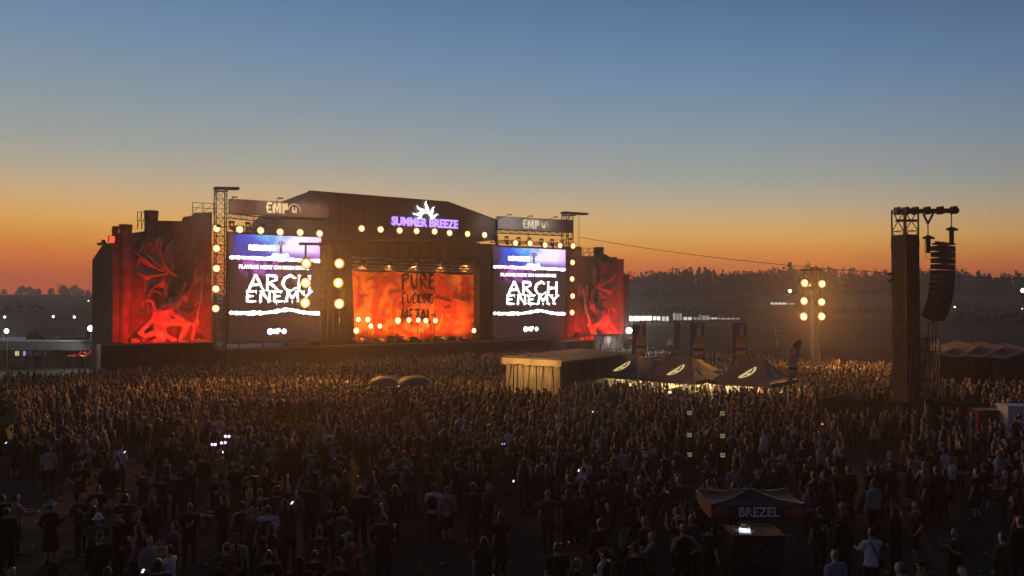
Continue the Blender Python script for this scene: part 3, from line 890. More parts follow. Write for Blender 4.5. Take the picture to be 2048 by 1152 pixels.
# ---- demon: profile drawn on a 0..1000 grid (u right, v down) and modelled in the round
def demon(bx, flip, t, label):
    """bx = (px of u=0, px of u=1000, py of v=0, py of v=1100)"""
    def Q(u, v, d=0.0):
        f = u / 1000
        px = bx[0] + (bx[1] - bx[0]) * f
        py = bx[2] + (bx[3] - bx[2]) * v / 1100
        q = SP(px, py, t); q.y = t - d; return q
    O = Q(560, 1080); O.z = 0
    o = sthing('demon_sculpture', label, 'sculpture', O, 'winged demon sculptures on the castle walls')
    k = abs(Q(1000, 500).x - Q(0, 500).x) / 10.2      # scale of thicknesses
    kz = (Q(0, 0).z - Q(0, 1100).z) / 11.0
    kk = (k + kz) / 2
    # wings: membrane panels between bones
    hub = (640, 495)
    def membrane(name, pts, mt, d0, bulge=.25):
        mb = MB(O); c = Vector((sum(p[0] for p in pts) / len(pts), sum(p[1] for p in pts) / len(pts)))
        n = len(pts); inner = [(c.x + (p[0] - c.x) * .55, c.y + (p[1] - c.y) * .55) for p in pts]
        vs = [Q(*p, d0) for p in pts] + [Q(*p, d0 - bulge * kk) for p in inner] + [Q(c.x, c.y, d0 - bulge * 1.3 * kk)] + [Q(*p, d0 - .35 * kk) for p in pts]
        fs = [(i, (i + 1) % n, n + (i + 1) % n, n + i) for i in range(n)] + [(n + i, n + (i + 1) % n, 2 * n) for i in range(n)]
        fs += [(i, (i + 1) % n, 2 * n + 1 + (i + 1) % n, 2 * n + 1 + i) for i in range(n)]
        mb.add(vs, fs); mb.build(name, mt, o, smooth=True)
    D = .75 * kk
    membrane('wing_membrane', [(590, 180), (545, 225), (520, 222), (430, 240), (425, 262), (395, 320), (372, 342), (470, 420), (610, 490), (560, 350)], M['membrane'], D)
    membrane('wing_membrane', [(372, 345), (385, 395), (377, 440), (366, 472), (440, 520), (520, 512), (632, 497), (470, 420)], M['membrane'], D)
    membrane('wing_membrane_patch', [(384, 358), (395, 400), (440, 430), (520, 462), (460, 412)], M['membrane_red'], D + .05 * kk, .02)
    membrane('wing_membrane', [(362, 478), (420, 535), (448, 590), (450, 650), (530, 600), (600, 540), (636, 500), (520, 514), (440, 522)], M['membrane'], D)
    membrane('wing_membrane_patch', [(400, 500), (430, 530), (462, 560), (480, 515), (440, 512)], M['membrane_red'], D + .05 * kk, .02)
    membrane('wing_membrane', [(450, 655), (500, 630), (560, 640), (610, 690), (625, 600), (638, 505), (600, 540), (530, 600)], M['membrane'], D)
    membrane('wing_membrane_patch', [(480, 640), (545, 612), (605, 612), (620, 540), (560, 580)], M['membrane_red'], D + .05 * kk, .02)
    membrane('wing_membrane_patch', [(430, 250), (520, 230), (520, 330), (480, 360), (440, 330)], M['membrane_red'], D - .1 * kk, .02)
    membrane('wing_membrane', [(678, 232), (640, 262), (612, 285), (600, 330), (570, 362), (610, 450), (640, 485), (660, 470), (668, 350)], M['membrane'], D - .3 * kk)
    membrane('wing_membrane', [(640, 510), (615, 600), (625, 660), (660, 650), (680, 560), (670, 510)], M['membrane'], D - .2 * kk)
    bones = MB(O)
    def bone(pts, r0, r1, d=None):
        n = len(pts); bones.tube([Q(u, v, (D + .12 * kk) if d is None else d) for u, v in pts], [(r0 + (r1 - r0) * i / (n - 1)) * kk for i in range(n)], 7)
    bone([(640, 497), (600, 440), (565, 350), (575, 250), (604, 175)], .17, .06)
    bone([(640, 497), (540, 430), (440, 330), (425, 255)], .12, .04)
    bone([(640, 497), (540, 462), (450, 400), (375, 342), (350, 320)], .15, .06)
    bone([(640, 497), (520, 515), (440, 522), (380, 490), (343, 466)], .15, .06)
    bone([(640, 497), (600, 540), (520, 605), (450, 655), (438, 675)], .13, .05)
    bone([(345, 468), (420, 535), (450, 590), (448, 655)], .07, .07)
    bone([(640, 497), (662, 470), (668, 350), (682, 230)], .15, .05)
    bone([(625, 500), (655, 488), (680, 510), (700, 522)], .17, .05)
    bone([(640, 500), (615, 580), (618, 660), (640, 740)], .17, .22)
    bone([(450, 658), (500, 632), (560, 645), (600, 690)], .09, .09)
    bones.build('wing_bone', M['bone'], o, smooth=True)['kind'] = 'stuff'
    # body: one continuous skin grown from overlapping limbs
    B = MB(O)
    def limb(pts, n=10):
        B.tube([Q(u, v, d * kk) for u, v, d, r in pts], [r * kk * .86 for u, v, d, r in pts], n)
    limb([(560, 930, .8, .55), (565, 870, .95, .72), (600, 800, 1.1, .82), (650, 745, 1.15, .85), (690, 715, 1.15, .62), (712, 700, 1.15, .36)], 14)      # trunk, hunched
    limb([(700, 715, 1.15, .36), (725, 690, 1.15, .38), (745, 668, 1.15, .42), (748, 645, 1.15, .33)], 12)                                               # neck and skull
    limb([(745, 680, 1.2, .32), (775, 700, 1.2, .2), (786, 716, 1.2, .1)], 8)                                                                                # snout
    limb([(738, 700, 1.2, .22), (762, 722, 1.2, .14), (772, 738, 1.2, .08)], 8)                                                                               # jaw
    limb([(762, 668, 1.35, .12), (790, 690, 1.3, .08)], 6)
    limb([(720, 660, 1.35, .14), (690, 640, 1.4, .09), (672, 612, 1.4, .03)], 6)                                                                             # ear
    limb([(590, 880, 1.2, .56), (655, 865, 1.6, .50), (735, 880, 1.7, .40), (770, 900, 1.6, .36), (745, 960, 1.5, .28), (715, 1015, 1.45, .2), (745, 1028, 1.6, .15), (775, 1030, 1.65, .08)])   # front leg
    limb([(560, 900, 1.0, .60), (560, 960, 1.5, .62), (600, 1010, 1.7, .55), (660, 1020, 1.7, .42), (630, 1040, 1.5, .25), (540, 1040, 1.3, .22), (500, 1045, 1.3, .16)])                         # kneeling leg
    limb([(655, 755, 1.5, .40), (690, 820, 1.9, .33), (745, 872, 2.0, .26), (800, 885, 1.9, .2), (832, 880, 1.75, .19)])                                                                  # near arm
    limb([(705, 735, 1.0, .34), (745, 765, .9, .27), (795, 792, .9, .22), (845, 740, 1.2, .19), (868, 695, 1.45, .17)])                                                                   # far arm
    for hu, hv, hd in ((838, 878, 1.75), (872, 690, 1.5)):
        for j in range(4):
            limb([(hu - 8, hv + 12 * (j - 1.5), hd + .05, .085), (hu + 18, hv + 12 * (j - 1.5) + 2, hd + .16, .08), (hu + 22, hv + 12 * (j - 1.5) + 8, hd - .02, .06)], 6)
        limb([(hu - 6, hv - 14, hd + .05, .08), (hu + 14, hv - 28, hd + .1, .06)], 6)
        limb([(hu - 18, hv, hd, .17), (hu + 6, hv, hd, .17)], 8)
    for i in range(5):                                                                                                                                    # ribs and belly folds
        v0 = 770 + i * 24
        limb([(590 + i * -6, v0, 1.55, .05), (630, v0 + 14, 1.82, .10), (668 - i * 4, v0 + 6, 1.75, .05)], 6)
    for i in range(4): limb([(560 + 26 * i, 740 - 22 * i + 40, 1.55, .05), (600 + 22 * i, 735 - 12 * i + 50, 1.85, .11), (625 + 20 * i, 760 - 4 * i + 30, 1.85, .05)], 6)
    limb([(520, 960, 1.0, .34), (440, 985, 1.2, .30), (395, 965, 1.25, .26), (440, 915, 1.2, .23), (500, 860, 1.2, .22), (522, 780, 1.2, .21), (505, 720, 1.2, .19), (462, 700, 1.2, .17), (425, 720, 1.2, .13), (412, 772, 1.2, .04)])   # tail
    ob = B.build('body', M['demon'], o)
    md = ob.modifiers.new('skin', 'REMESH'); md.mode = 'VOXEL'; md.voxel_size = .065 * kk
    sm = ob.modifiers.new('soft', 'SMOOTH'); sm.iterations = 1
    dg = bpy.context.evaluated_depsgraph_get(); me = bpy.data.meshes.new_from_object(ob.evaluated_get(dg))
    ob.modifiers.clear(); ob.data = me; me.polygons.foreach_set('use_smooth', [True] * len(me.polygons))
    for pts in ([(735, 640, 1.15, .14), (752, 605, 1.2, .11), (758, 575, 1.2, .08), (745, 555, 1.2, .02)], [(768, 655, 1.3, .13), (790, 650, 1.35, .1), (800, 630, 1.35, .07), (797, 612, 1.35, .02)]):
        hb_ = MB(O); hb_.tube([Q(u, v, d * kk) for u, v, d, r in pts], [r * kk for *_, r in pts], 8); hb_.build('horn', M['bone'], o, smooth=True)
    ey = MB(O); e = Q(762, 676, 1.55 * kk); ey.vloft([(e.z - .06, e.x, e.y, .02, .02), (e.z, e.x, e.y, .08, .06), (e.z + .06, e.x, e.y, .02, .02)], 8); ey.build('eye', M['black'], o)
    # axe held upright
    ax = MB(O)
    ax.tube([Q(800, 1035, 1.9 * kk), Q(840, 860, 1.95 * kk), Q(875, 690, 1.7 * kk), Q(893, 560, 1.5 * kk), Q(897, 490, 1.45 * kk)], .12 * kk, 8); ax.build('axe_shaft', M['bone'], o)
    for sgn in (-1, 1):
        bl = MB(O)
        pts = [(893 + sgn * 8, 560), (893 + sgn * 30, 560), (893 + sgn * 52, 600), (893 + sgn * 68, 560), (893 + sgn * 70, 515), (893 + sgn * 55, 465), (893 + sgn * 40, 510), (893 + sgn * 8, 520)]
        bl.prism([Q(u, v, 1.5 * kk) for u, v in pts], (0, .14 * kk, 0)); bl.build('axe_blade', M['demon'], o)
    # rocks under it
    rr = random.Random(6)
    RB = MB(O)
    for i in range(120):
        u = rr.uniform(275, 975); v = rr.uniform(1022, 1088) + abs(u - 620) * .03
        if u < 330 and v < 1050: continue
        r = rr.uniform(.12, .30) * kk; c = Q(u, v - 12, rr.uniform(.4, 1.6) * kk)
        rings = []
        for zz, s in ((-.7, .6), (-.1, 1), (.45, .8), (.75, .3)):
            rings.append([(c.x + r * s * 1.25 * math.cos(a) * rr.uniform(.75, 1.15), c.y + r * s * math.sin(a), c.z + r * zz) for a in [2 * math.pi * j / 7 for j in range(7)]])
        RB.loft(rings)
    RB.build('rock_base', M['rock'], o)['kind'] = 'stuff'
    for pts in ([(268, 1075), (300, 1030), (345, 985), (372, 965), (380, 1000), (330, 1040), (300, 1075)], [(820, 1020), (850, 975), (900, 970), (940, 1010), (960, 1040), (860, 1035)]):
        rb = MB(O); rb.prism([Q(u, v, .7 * kk) for u, v in pts], (0, .5 * kk, 0)); rb.build('dark_outcrop', M['black'], o)
    # assumed red floods at the foot, out of sight behind a low lip
    for i in range(4):
        u = 330 + 190 * i
        qf = Q(u, 1085, 3.0 * kk); qf.z = SP((bx[0] + bx[1]) / 2, 683 if flip else 691, -3.8).z + .22
        f = thing('assumed_red_floodlight', '', 'floodlight', SW(qf), S_ANG, 'assumed red floodlights at the foot of the demon sculptures')
        f['label'] = f'assumed red floodlight at the foot of the {"right" if flip else "left"} demon sculpture, {ORD[i]} from its outer side'
        MB().box((0, 0, -.12), (.5, .35, .18)).build('housing', M['metal'], f)
        MB().box((0, .02, .0), (.42, .26, .03)).build('lens', emit('assumed_red_lens', (1, .05, .02), .9), f)
        spot(f, (0, 0, .12), (0, 2.7 * kk, 2.1 * kk), 1450 * kk * kk, RED, 122, 1.0, .2, 'assumed_red_light')
    return o
demon((180, 423, 420, 700), False, .55, 'grey winged demon sculpture with axe lit red, on the left castle wall')
demon((1272, 1136, 482, 690), True, .55, 'winged demon sculpture glowing red, facing left on the right castle wall')

# dark clad plinths under the two walls
for a, b, py, nm in ((203, 427, 691, 'left'), (1133, 1262, 683, 'right')):
    l, r = SP(a, py, -3.8), SP(b, py, -3.8)
    o = sthing('wall_plinth', f'dark cloth clad plinth under the {nm} castle wall', 'plinth', Vector(((l.x + r.x) / 2, -3.8, 0)))
    h_ = (r.x - l.x) / 2
    MB().box2((-h_, .12, 0), (h_, 4.3, l.z)).build('platform', M['roof'], o)
    n_ = 14
    for i in range(n_): MB().box2((-h_ + 2 * h_ * i / n_, .03 * (i % 2), 0), (-h_ + 2 * h_ * (i + 1) / n_ - .02, .1, l.z - .02)).build('skirt_panel', M['black'], o)
# fill spots added on the truss towers only to brighten the wings
for px, py, t, aim, nm in ((436, 452, -4.2, (-5.5, 3.5, -2.2), 'left'), (1141, 478, -4.2, (5.0, 3.5, -1.5), 'right')):
    o = sthing('wing_fill_light', f'small added fill light on an arm of the {nm} truss tower, turned to the castle wall', 'floodlight', SP(px, py, t))
    MB().box((0, 0, 0), (.35, .2, .25)).build('housing', M['metal'], o)
    MB().bar((0, .1, 0), (0, 3.8, .1), .06).build('arm', M['metal'], o)
    spot(o, (0, 0, 0), aim, 300, (1, .93, .74), 75, 1.0, .15, 'wing_fill_beam')

# ------------------------------------------------------------------ truss towers beside the screens
def truss_tower(px0, px1, pyt, slab, label):
    t = .1
    a, b = SP(px0, pyt, t), SP(px1, pyt, t)
    O = Vector(((a.x + b.x) / 2, t, 0)); w = b.x - a.x
    o = sthing('truss_tower', label, 'tower', O, 'truss towers beside the screens')
    tb = MB(); truss(tb, (0, 0, .2), (0, 0, a.z), w * .8, .9, .09, .05); tb.build('tower_truss', M['metal'], o)
    (sx0, sy0), (sx1, sy1) = slab
    p, q = SP(sx0, sy0, t), SP(sx1, sy1, t)
    sb = MB(O); sb.bar(p, q, .9, .22); sb.bar(p + Vector((.1, 0, -.35)), p * .45 + q * .55 + Vector((0, 0, -.25)), .25, .12); sb.build('top_beam', M['metal'], o)
    MB().box2((-w * .7, -w * .7, 0), (w * .7, w * .7, .2)).build('base_plate', M['metal'], o)
    return o
truss_tower(427, 453, 379, ((427, 376), (476, 377)), 'tall truss tower with overhanging top beam left of the left screen')
truss_tower(1127, 1143, 428, ((1125, 425), (1173, 428)), 'truss tower with overhanging top beam behind the right sponsor banner')
# trusses and moving heads over the screens
def head_truss(pa, pb, pc, pd, label):
    t = .1
    a, b = SP(*pa, t), SP(*pb, t)
    O = (a + b) / 2
    o = sthing('head_truss', label, 'truss', O, 'trusses above the screens')
    tb = MB(O); truss(tb, a, b, .45, .6, .07, .04); tb.build('upper_truss', M['metal'], o)
    c, d = SP(*pc, t), SP(*pd, t)
    tb = MB(O); truss(tb, c, d, .3, .5, .06, .035); tb.build('lower_truss', M['metal'], o)
    for f in (.02, .5, .98):
        p, q = a * (1 - f) + b * f, c * (1 - f) + d * f
        MB(O).bar(p, q, .06).build('hanger', M['metal'], o)
head_truss((455, 431), (556, 442), (455, 455), (548, 458), 'black truss hanging under the left sponsor banner')
head_truss((984, 462), (1126, 468), (980, 482), (1126, 489), 'black truss hanging under the right sponsor banner')

def moving_head(px, py, t, label, yaw):
    p_ = SP(px, py, t)
    o = thing('moving_head', label, 'stage light', SW(p_), S_ANG + yaw, 'moving head lights hanging over the screens')
    MB().box2((-.22, -.16, -.12), (.22, .16, .12)).build('base', M['metal'], o)
    y = MB(); y.bar((-.2, 0, -.1), (-.2, 0, -.55), .06, .12); y.bar((.2, 0, -.1), (.2, 0, -.55), .06, .12); y.build('yoke', M['metal'], o)
    h = MB(); h.tube([(0, .25, -.35), (0, .05, -.5), (0, -.12, -.62), (0, -.38, -.8)], [.1, .17, .16, .19], 10); h.build('lamp_head', M['metal'], o)
for i, (px, py) in enumerate(((463, 444), (495, 446), (526, 449))): moving_head(px, py, -.1, f'black moving head under the left sponsor banner, {ORD[i]} from the left', .5)
for i, (px, py) in enumerate(((992, 473), (1013, 474), (1037, 476), (1059, 477), (1083, 479), (1104, 480), (1124, 481))): moving_head(px, py, -.1, f'black moving head under the right sponsor banner, {ORD[i]} from the left', -.3)

# ------------------------------------------------------------------ warm blinder lamps
WARM = (1.0, .39, .07)
def reflector_lens(name, core, rim, hot, dim):
    m = bpy.data.materials.new(name); m.use_nodes = True
    n, l = m.node_tree.nodes, m.node_tree.links; p = n['Principled BSDF']
    tcn = n.new('ShaderNodeTexCoord'); sp = n.new('ShaderNodeSeparateXYZ'); l.new(tcn.outputs['Object'], sp.inputs[0])
    cx = n.new('ShaderNodeCombineXYZ'); l.new(sp.outputs[0], cx.inputs[0]); l.new(sp.outputs[2], cx.inputs[1])
    ln_ = n.new('ShaderNodeVectorMath'); ln_.operation = 'LENGTH'; l.new(cx.outputs[0], ln_.inputs[0])
    mr_ = n.new('ShaderNodeMapRange'); l.new(ln_.outputs['Value'], mr_.inputs[0]); mr_.inputs[1].default_value, mr_.inputs[2].default_value = .04, .35; mr_.interpolation_type = 'SMOOTHSTEP'
    st = n.new('ShaderNodeMapRange'); l.new(mr_.outputs[0], st.inputs[0]); st.inputs[3].default_value, st.inputs[4].default_value = hot, dim
    mx = n.new('ShaderNodeMix'); mx.data_type = 'RGBA'; l.new(mr_.outputs[0], mx.inputs[0]); mx.inputs[6].default_value = (*core, 1); mx.inputs[7].default_value = (*rim, 1)
    l.new(mx.outputs[2], p.inputs['Emission Color']); l.new(st.outputs[0], p.inputs['Emission Strength']); p.inputs['Base Color'].default_value = (.3, .2, .1, 1)
    return m
lensm = reflector_lens('warm_lens', (1.0, .74, .32), (1.0, .40, .06), 13.0, .9)
lens_w = emit('cool_lens', (.95, 1.0, .95), 16.0)
def blinder(loc, rz, r, power, label, group, hang=None, lens=lensm, col=WARM, name='blinder_lamp', aim=(0, -10, -3.2)):
    o = thing(name, label, 'stage light', loc, rz, group)
    lb = MB(); lb.tube([(0, -.10, 0), (0, -.16, 0)], [r, r * .86], 14); lb.build('lens', lens, o)
    hb_ = MB(); hb_.tube([(0, -.10, 0), (0, .06, 0), (0, .22, 0)], [r * 1.12, r * 1.05, r * .5], 14); hb_.build('housing', M['metal'], o)
    if hang is not None:
        yb = MB(); yb.bar((-r * 1.2, .05, 0), (-r * 1.2, .05, hang), .05); yb.bar((r * 1.2, .05, 0), (r * 1.2, .05, hang), .05); yb.bar((-r * 1.2, .05, hang), (r * 1.2, .05, hang), .05); yb.build('yoke', M['metal'], o)
    if power: spot(o, (0, -.3, 0), aim, power, col, 172, .5, .2)
    return o
PW = 330
for i, (px, py) in enumerate(((722, 457), (760, 459), (798, 461), (832, 462), (868, 463), (898, 466), (934, 468), (968, 470))):
    blinder(SW(SP(px, py, -.5)), S_ANG, .36, PW, f'warm lamp in the row under the stage roof, {ORD[i]} from the left', 'warm lamps in the row under the stage roof', .45)
for i, (px, py) in enumerate(((478, 459), (520, 461), (559, 464), (599, 465), (638, 467))):
    blinder(SW(SP(px, py, -.5)), S_ANG, .36, PW, f'warm lamp above the left screen, {ORD[i]} from the left', 'warm lamps in the row above the left screen', .4)
for i, (px, py) in enumerate(((1030, 486), (1059, 487), (1089, 490), (1119, 491))):
    blinder(SW(SP(px, py, -.5)), S_ANG, .36, PW, f'warm lamp above the right screen, {ORD[i]} from the left', 'warm lamps in the row above the right screen', .35)
for i, (px, py) in enumerate(((432, 457), (432, 497), (432, 537), (431, 578), (431, 617))):
    blinder(SW(SP(px, py, -1.0)), S_ANG, .36, PW, f'warm lamp on the left truss tower, {ORD[i]} from the top', 'warm lamps up the left truss tower', .4)
for i, (px, py) in enumerate(((1145, 492), (1144, 525), (1143, 558), (1144, 592), (1143, 625))):
    blinder(SW(SP(px, py, -1.0)), S_ANG, .36, PW, f'warm lamp up the side of the right castle wall, {ORD[i]} from the top', 'warm lamps up the right castle wall', .4)
floor = [(676, 640, .32), (698, 640, .34), (716, 639, .24), (735, 639, .28), (741, 652, .24), (759, 652, .24), (795, 641, .44), (817, 640, .27), (836, 640, .24), (851, 641, .28), (870, 641, .28), (712, 661, .34), (947, 661, .28)]
for i, (px, py, r) in enumerate(sorted(floor)):
    p_ = SP(px, py, .4)
    lab = f'warm lamp low on the stage, {ORD[i]} from the left' if r < .4 else 'largest white lamp low on the stage in front of the backdrop'
    o = blinder(SW(p_), S_ANG, r, 170 if r < .4 else 500, lab, 'warm lamps low on the stage', None, aim=(0, -10, -2))
    MB().tube([(0, .1, -(p_.z - z0)), (0, .1, -.1)], .035, 6).build('stand_pole', M['metal'], o)
    MB().tube([(0, .1, -(p_.z - z0)), (0, .1, -(p_.z - z0) + .05)], .3, 10).build('stand_foot', M['metal'], o)
# red and amber stage wash on the backdrop, with footlights added to brighten it
for i, (px, col, pw) in enumerate(((725, (1, .20, .05), 1000), (768, (1, .30, .07), 900), (815, (1, .16, .04), 1000), (850, (1, .20, .05), 900), (892, (1, .36, .09), 950), (934, (1, .12, .04), 1000))):
    p_ = SP(px, 682, .1); p_.z = z0 + .12
    o = sthing('footlight', f'added red and amber footlight on the stage edge below the backdrop, {ORD[i]} from the left', 'stage light', p_, 'added footlights on the stage edge')
    MB().box((0, 0, 0), (.4, .25, .2)).build('housing', M['metal'], o)
    MB().box((0, .06, .11), (.34, .1, .02)).build('lens', emit('added_foot_lens', col, .8), o)
    spot(o, (0, .1, .3), (0, 2.5, 3.6), pw, col, 140, .9, .4, 'wash_light')
for i, px in enumerate((728, 780, 832, 884, 936)):
    p_ = SP(px, 527, .25)
    o = sthing('wash_lamp', f'amber wash lamp on the truss over the backdrop, {ORD[i]} from the left', 'stage light', p_, 'wash lamps over the backdrop')
    MB().tube([(0, -.2, .2), (0, .15, -.1)], [.16, .2], 10).build('housing', M['metal'], o)
    MB().tube([(0, .15, -.1), (0, .17, -.115)], [.17, .15], 10).build('lens', emit('amber_lens', (1, .35, .1), .5), o)
    spot(o, (0, .2, -.2), (0, 2.4, -5.0), 820, (1, .34, .08), 130, .9, .3, 'wash_light')
# ------------------------------------------------------------------ delay tower with line array
TD = 47.0
tb_ = P(1811, 600, TD); TX = tb_.x
fab = mat('tower_scrim', (.045, .038, .034), .8, col2=(.02, .018, .017), scale=.9, bump=.5, bscale=2.0)
tw = thing('delay_tower', 'tall dark cloth wrapped tower with bare truss top and boom, right of the tents', 'tower', (TX, TD, 0), R(22))
ztop = P(0, 419, TD).z; zs = P(0, 470, TD).z; hw = .53
truss_mb = MB(); truss(truss_mb, (0, 0, 0), (0, 0, ztop), 1.0, 1.35, .07, .04, side=(1, 0, 0)); truss_mb.build('tower_truss', M['metal'], tw)
rr = random.Random(3); rings = []
for j in range(22):
    z = .1 + (zs - .1) * j / 21; band = .035 if j % 5 == 0 else 0.0
    ring = []
    for i in range(32):
        a = i / 32 * 4; sd = int(a); f = a - sd
        c = [(-hw, -hw), (hw, -hw), (hw, hw), (-hw, hw), (-hw, -hw)]
        x = c[sd][0] + (c[sd + 1][0] - c[sd][0]) * f; y = c[sd][1] + (c[sd + 1][1] - c[sd][1]) * f
        q = 1 + band + .035 * math.sin(f * math.pi) * mnoise.noise(Vector((x * 2, y * 2, z * .8))) * 2
        ring.append((x * q, y * q, z))
    rings.append(ring)
MB().loft(rings, cap=False).build('scrim', fab, tw, smooth=False)
for z in (.25 * zs, .52 * zs, .76 * zs):
    s_ = MB(); h_ = hw * 1.07
    for a, b in (((-h_, -h_), (h_, -h_)), ((h_, -h_), (h_, h_)), ((h_, h_), (-h_, h_)), ((-h_, h_), (-h_, -h_))): s_.bar((*a, z), (*b, z), .06)
    s_.build('lashing_strap', M['metal'], tw)
Minv = Matrix.Rotation(-R(22), 4, 'Z') @ Matrix.Translation((-TX, -TD, 0))
def TL(px, py, d=TD): return Minv @ P(px, py, d)
bm_ = MB(); bm_.bar(TL(1792, 423), TL(1917, 421), .34, .26)
for f in (0, .14, .3, .5, .72, .95): bm_.box(TL(1796, 422).lerp(TL(1915, 420), f), (.16, .4, .46))
bm_.bar(TL(1793, 441), TL(1838, 441), .14); bm_.build('boom', M['metal'], tw)
sp_ = MB(); sp_.bar(TL(1848, 428), TL(1857, 447), .1); sp_.bar(TL(1868, 426), TL(1857, 447), .1); sp_.build('spreader', M['metal'], tw)
fb_ = MB(); fb_.bar(TL(1788, 550), TL(1774, 550), .06); fb_.box(TL(1780, 547), (.34, .3, .12)); fb_.box(TL(1781, 560), (.4, .2, .1)); fb_.box(TL(1777, 562), (.2, .2, .1)); fb_.build('side_bracket', M['metal'], tw)
for i, (a, b) in enumerate((((1793, 800), (1805, 690)), ((1800, 810), (1812, 700)), ((1796, 780), (1798, 700)))):
    c = MB(); c.tube([TL(*a) + Vector((0, -.75, 0)), TL((a[0] + b[0]) / 2 + 2, (a[1] + b[1]) / 2) + Vector((0, -.68, 0)), TL(*b) + Vector((0, -.62, 0))], .02, 5); c.build('tie_rope', M['alu'], tw)
# chain hoists
def hoist(px, pyc, py0, py1, label):
    top = P(px, pyc, TD); o = thing('chain_hoist', label, 'hoist', P(px, py1, TD), R(22), 'chain hoists under the boom')
    h = top.z - o.location.z; H = P(px, py0, TD).z - o.location.z
    MB().vloft([(0, 0, 0, .13, .13), (H * .75, 0, 0, .15, .14), (H * .8, 0, 0, .1, .1), (H, 0, 0, .08, .08)], 10).build('motor', M['metal'], o)
    MB().vloft([(H * .78, .05, 0, .42, .2), (H * .86, .05, 0, .46, .22), (H * .95, .02, 0, .2, .15)], 12).build('chain_bag', M['black'], o)
    c = MB(); n = max(4, int((h - H) / .11))
    for i in range(n):
        z = H + (h - H) * i / n
        c.box((0, 0, z + .05), (.07, .03, .10), rz=(i % 2) * R(90))
    c.build('chain', M['metal'], o)
    return o
hoist(1857, 447, 470, 506, 'left chain hoist hanging from the boom, in front of the sunset')
hoist(1904, 427, 453, 488, 'right chain hoist hanging from the boom end over the speaker array')
cord = MB(); cord.tube([P(1851, 478, TD), P(1849, 500, TD), P(1853, 515, TD), P(1862, 519, TD)], .014, 5)
tag(cord.build('control_cable', M['black']), 'thin control cable looping below the left chain hoist', 'cable')

# line array: thirteen cabinets in a J curve
fx = Vector((.64, -.77, 0)).normalized()
la_ang = math.atan2(fx.x, -fx.y)                      # local -y faces the audience
la0 = P(1890, 490, TD)
la = thing('line_array', 'black line array of stacked speaker cabinets in a J curve, hanging from the tower boom', 'speaker array', la0, la_ang)
grille = mat('speaker_grille', (.018, .018, .018), .55, scale=60, bump=.4, bscale=90)
cabm = mat('speaker_cabinet', (.03, .03, .03), .5, scale=8, bump=.2)
tilt = [0, .6, 1.2, 2, 3, 4.2, 5.8, 7.8, 10.5, 13.5, 17, 21, 25.5]
p = Vector((0, -.28, -.05)); hcab, dcab, wcab = .34, .72, 1.76
for i, a in enumerate(tilt):
    an = R(a); dn = Vector((0, math.sin(an), -math.cos(an))); bk_ = Vector((0, math.cos(an), math.sin(an)))
    f0, f1 = p, p + dn * hcab
    b0, b1 = p + bk_ * dcab + dn * .03, p + bk_ * dcab + dn * (hcab - .03)
    c = MB(); c.prism([(-wcab / 2, *q.yz) for q in (f0, b0, b1, f1)], (wcab, 0, 0)); ob = c.build('speaker_cabinet', cabm, la)
    g = MB(); e = 1.4 * bk_ * -.01
    g.prism([(-wcab / 2 + .03, *(q - bk_ * .012).yz) for q in (f0 + dn * .02, f1 - dn * .02)] + [(-wcab / 2 + .03, *(q - bk_ * .004).yz) for q in (f1 - dn * .02, f0 + dn * .02)], (wcab - .06, 0, 0)); g.build('grille', grille, ob)
    for sx in (-1, 1): MB().box((sx * (wcab / 2 + .012), *(p + bk_ * .3 + dn * hcab / 2).yz), (.02, .12, .24)).build('rigging_plate', M['metal'], ob)
    p = f1 + dn * (.026 if i < 5 else .006)
fr_ = MB(); fr_.box((0, .05, .06), (1.36, .8, .1)); fr_.bar((-1.0, .1, .14), (.6, .1, .14), .1); fr_.build('fly_frame', M['metal'], la)
bot = la.matrix_basis @ p if False else None
lm = Matrix.Translation(la0) @ Matrix.Rotation(la_ang, 4, 'Z'); pb = lm @ p
for i, (dx, gx) in enumerate(((-.55, 1838), (0, 1857), (.45, 1862))):
    a = lm @ (p + Vector((dx, .3, 0))); g0 = P(gx, 790, TD - .6)
    o = MB(g0).tube([a, (a * .5 + g0 * .5) + Vector((.06, 0, -.05)), g0], .035, 6).build('tie_down_strap', M['black'])
    o.location = g0; tag(o, f'dark tie down strap below the speaker array, {ORD[i]} from the left', 'strap', 'tie down straps below the speaker array')

# fence of dark panels round the tower foot
FD = 44.6
n = 10; a, b = P(1646, 0, FD + 2.2), P(1966, 0, FD - .6)
fn = thing('site_fence', 'dark sheeted fence around the foot of the delay tower', 'fence', (a.x, a.y, 0), math.atan2(b.y - a.y, b.x - a.x))
L = math.hypot(b.x - a.x, b.y - a.y); wp = L / n
pan = mat('fence_sheet', (.030, .024, .022), .8, col2=(.018, .015, .014), scale=1.2, bump=.3, bscale=3)
for i in range(n):
    hgt = 1.72 + .05 * math.sin(i * 2.3)
    pm_ = MB(); pm_.prism([(i * wp + .03, -.02, .05), ((i + 1) * wp - .03, -.02, .05), ((i + 1) * wp - .03, -.02, hgt), ((i + .5) * wp, -.02, hgt - .03), (i * wp + .03, -.02, hgt + .01)], (0, .03, 0))
    pm_.build('fence_panel', pan, fn)
for i in range(n + 1):
    MB().tube([(i * wp, 0, 0), (i * wp, 0, 1.86)], .025, 6).build('fence_post', M['metal'], fn)
    MB().box((i * wp, .15, .07), (.24, .7, .13)).build('fence_foot', M['metal'], fn)
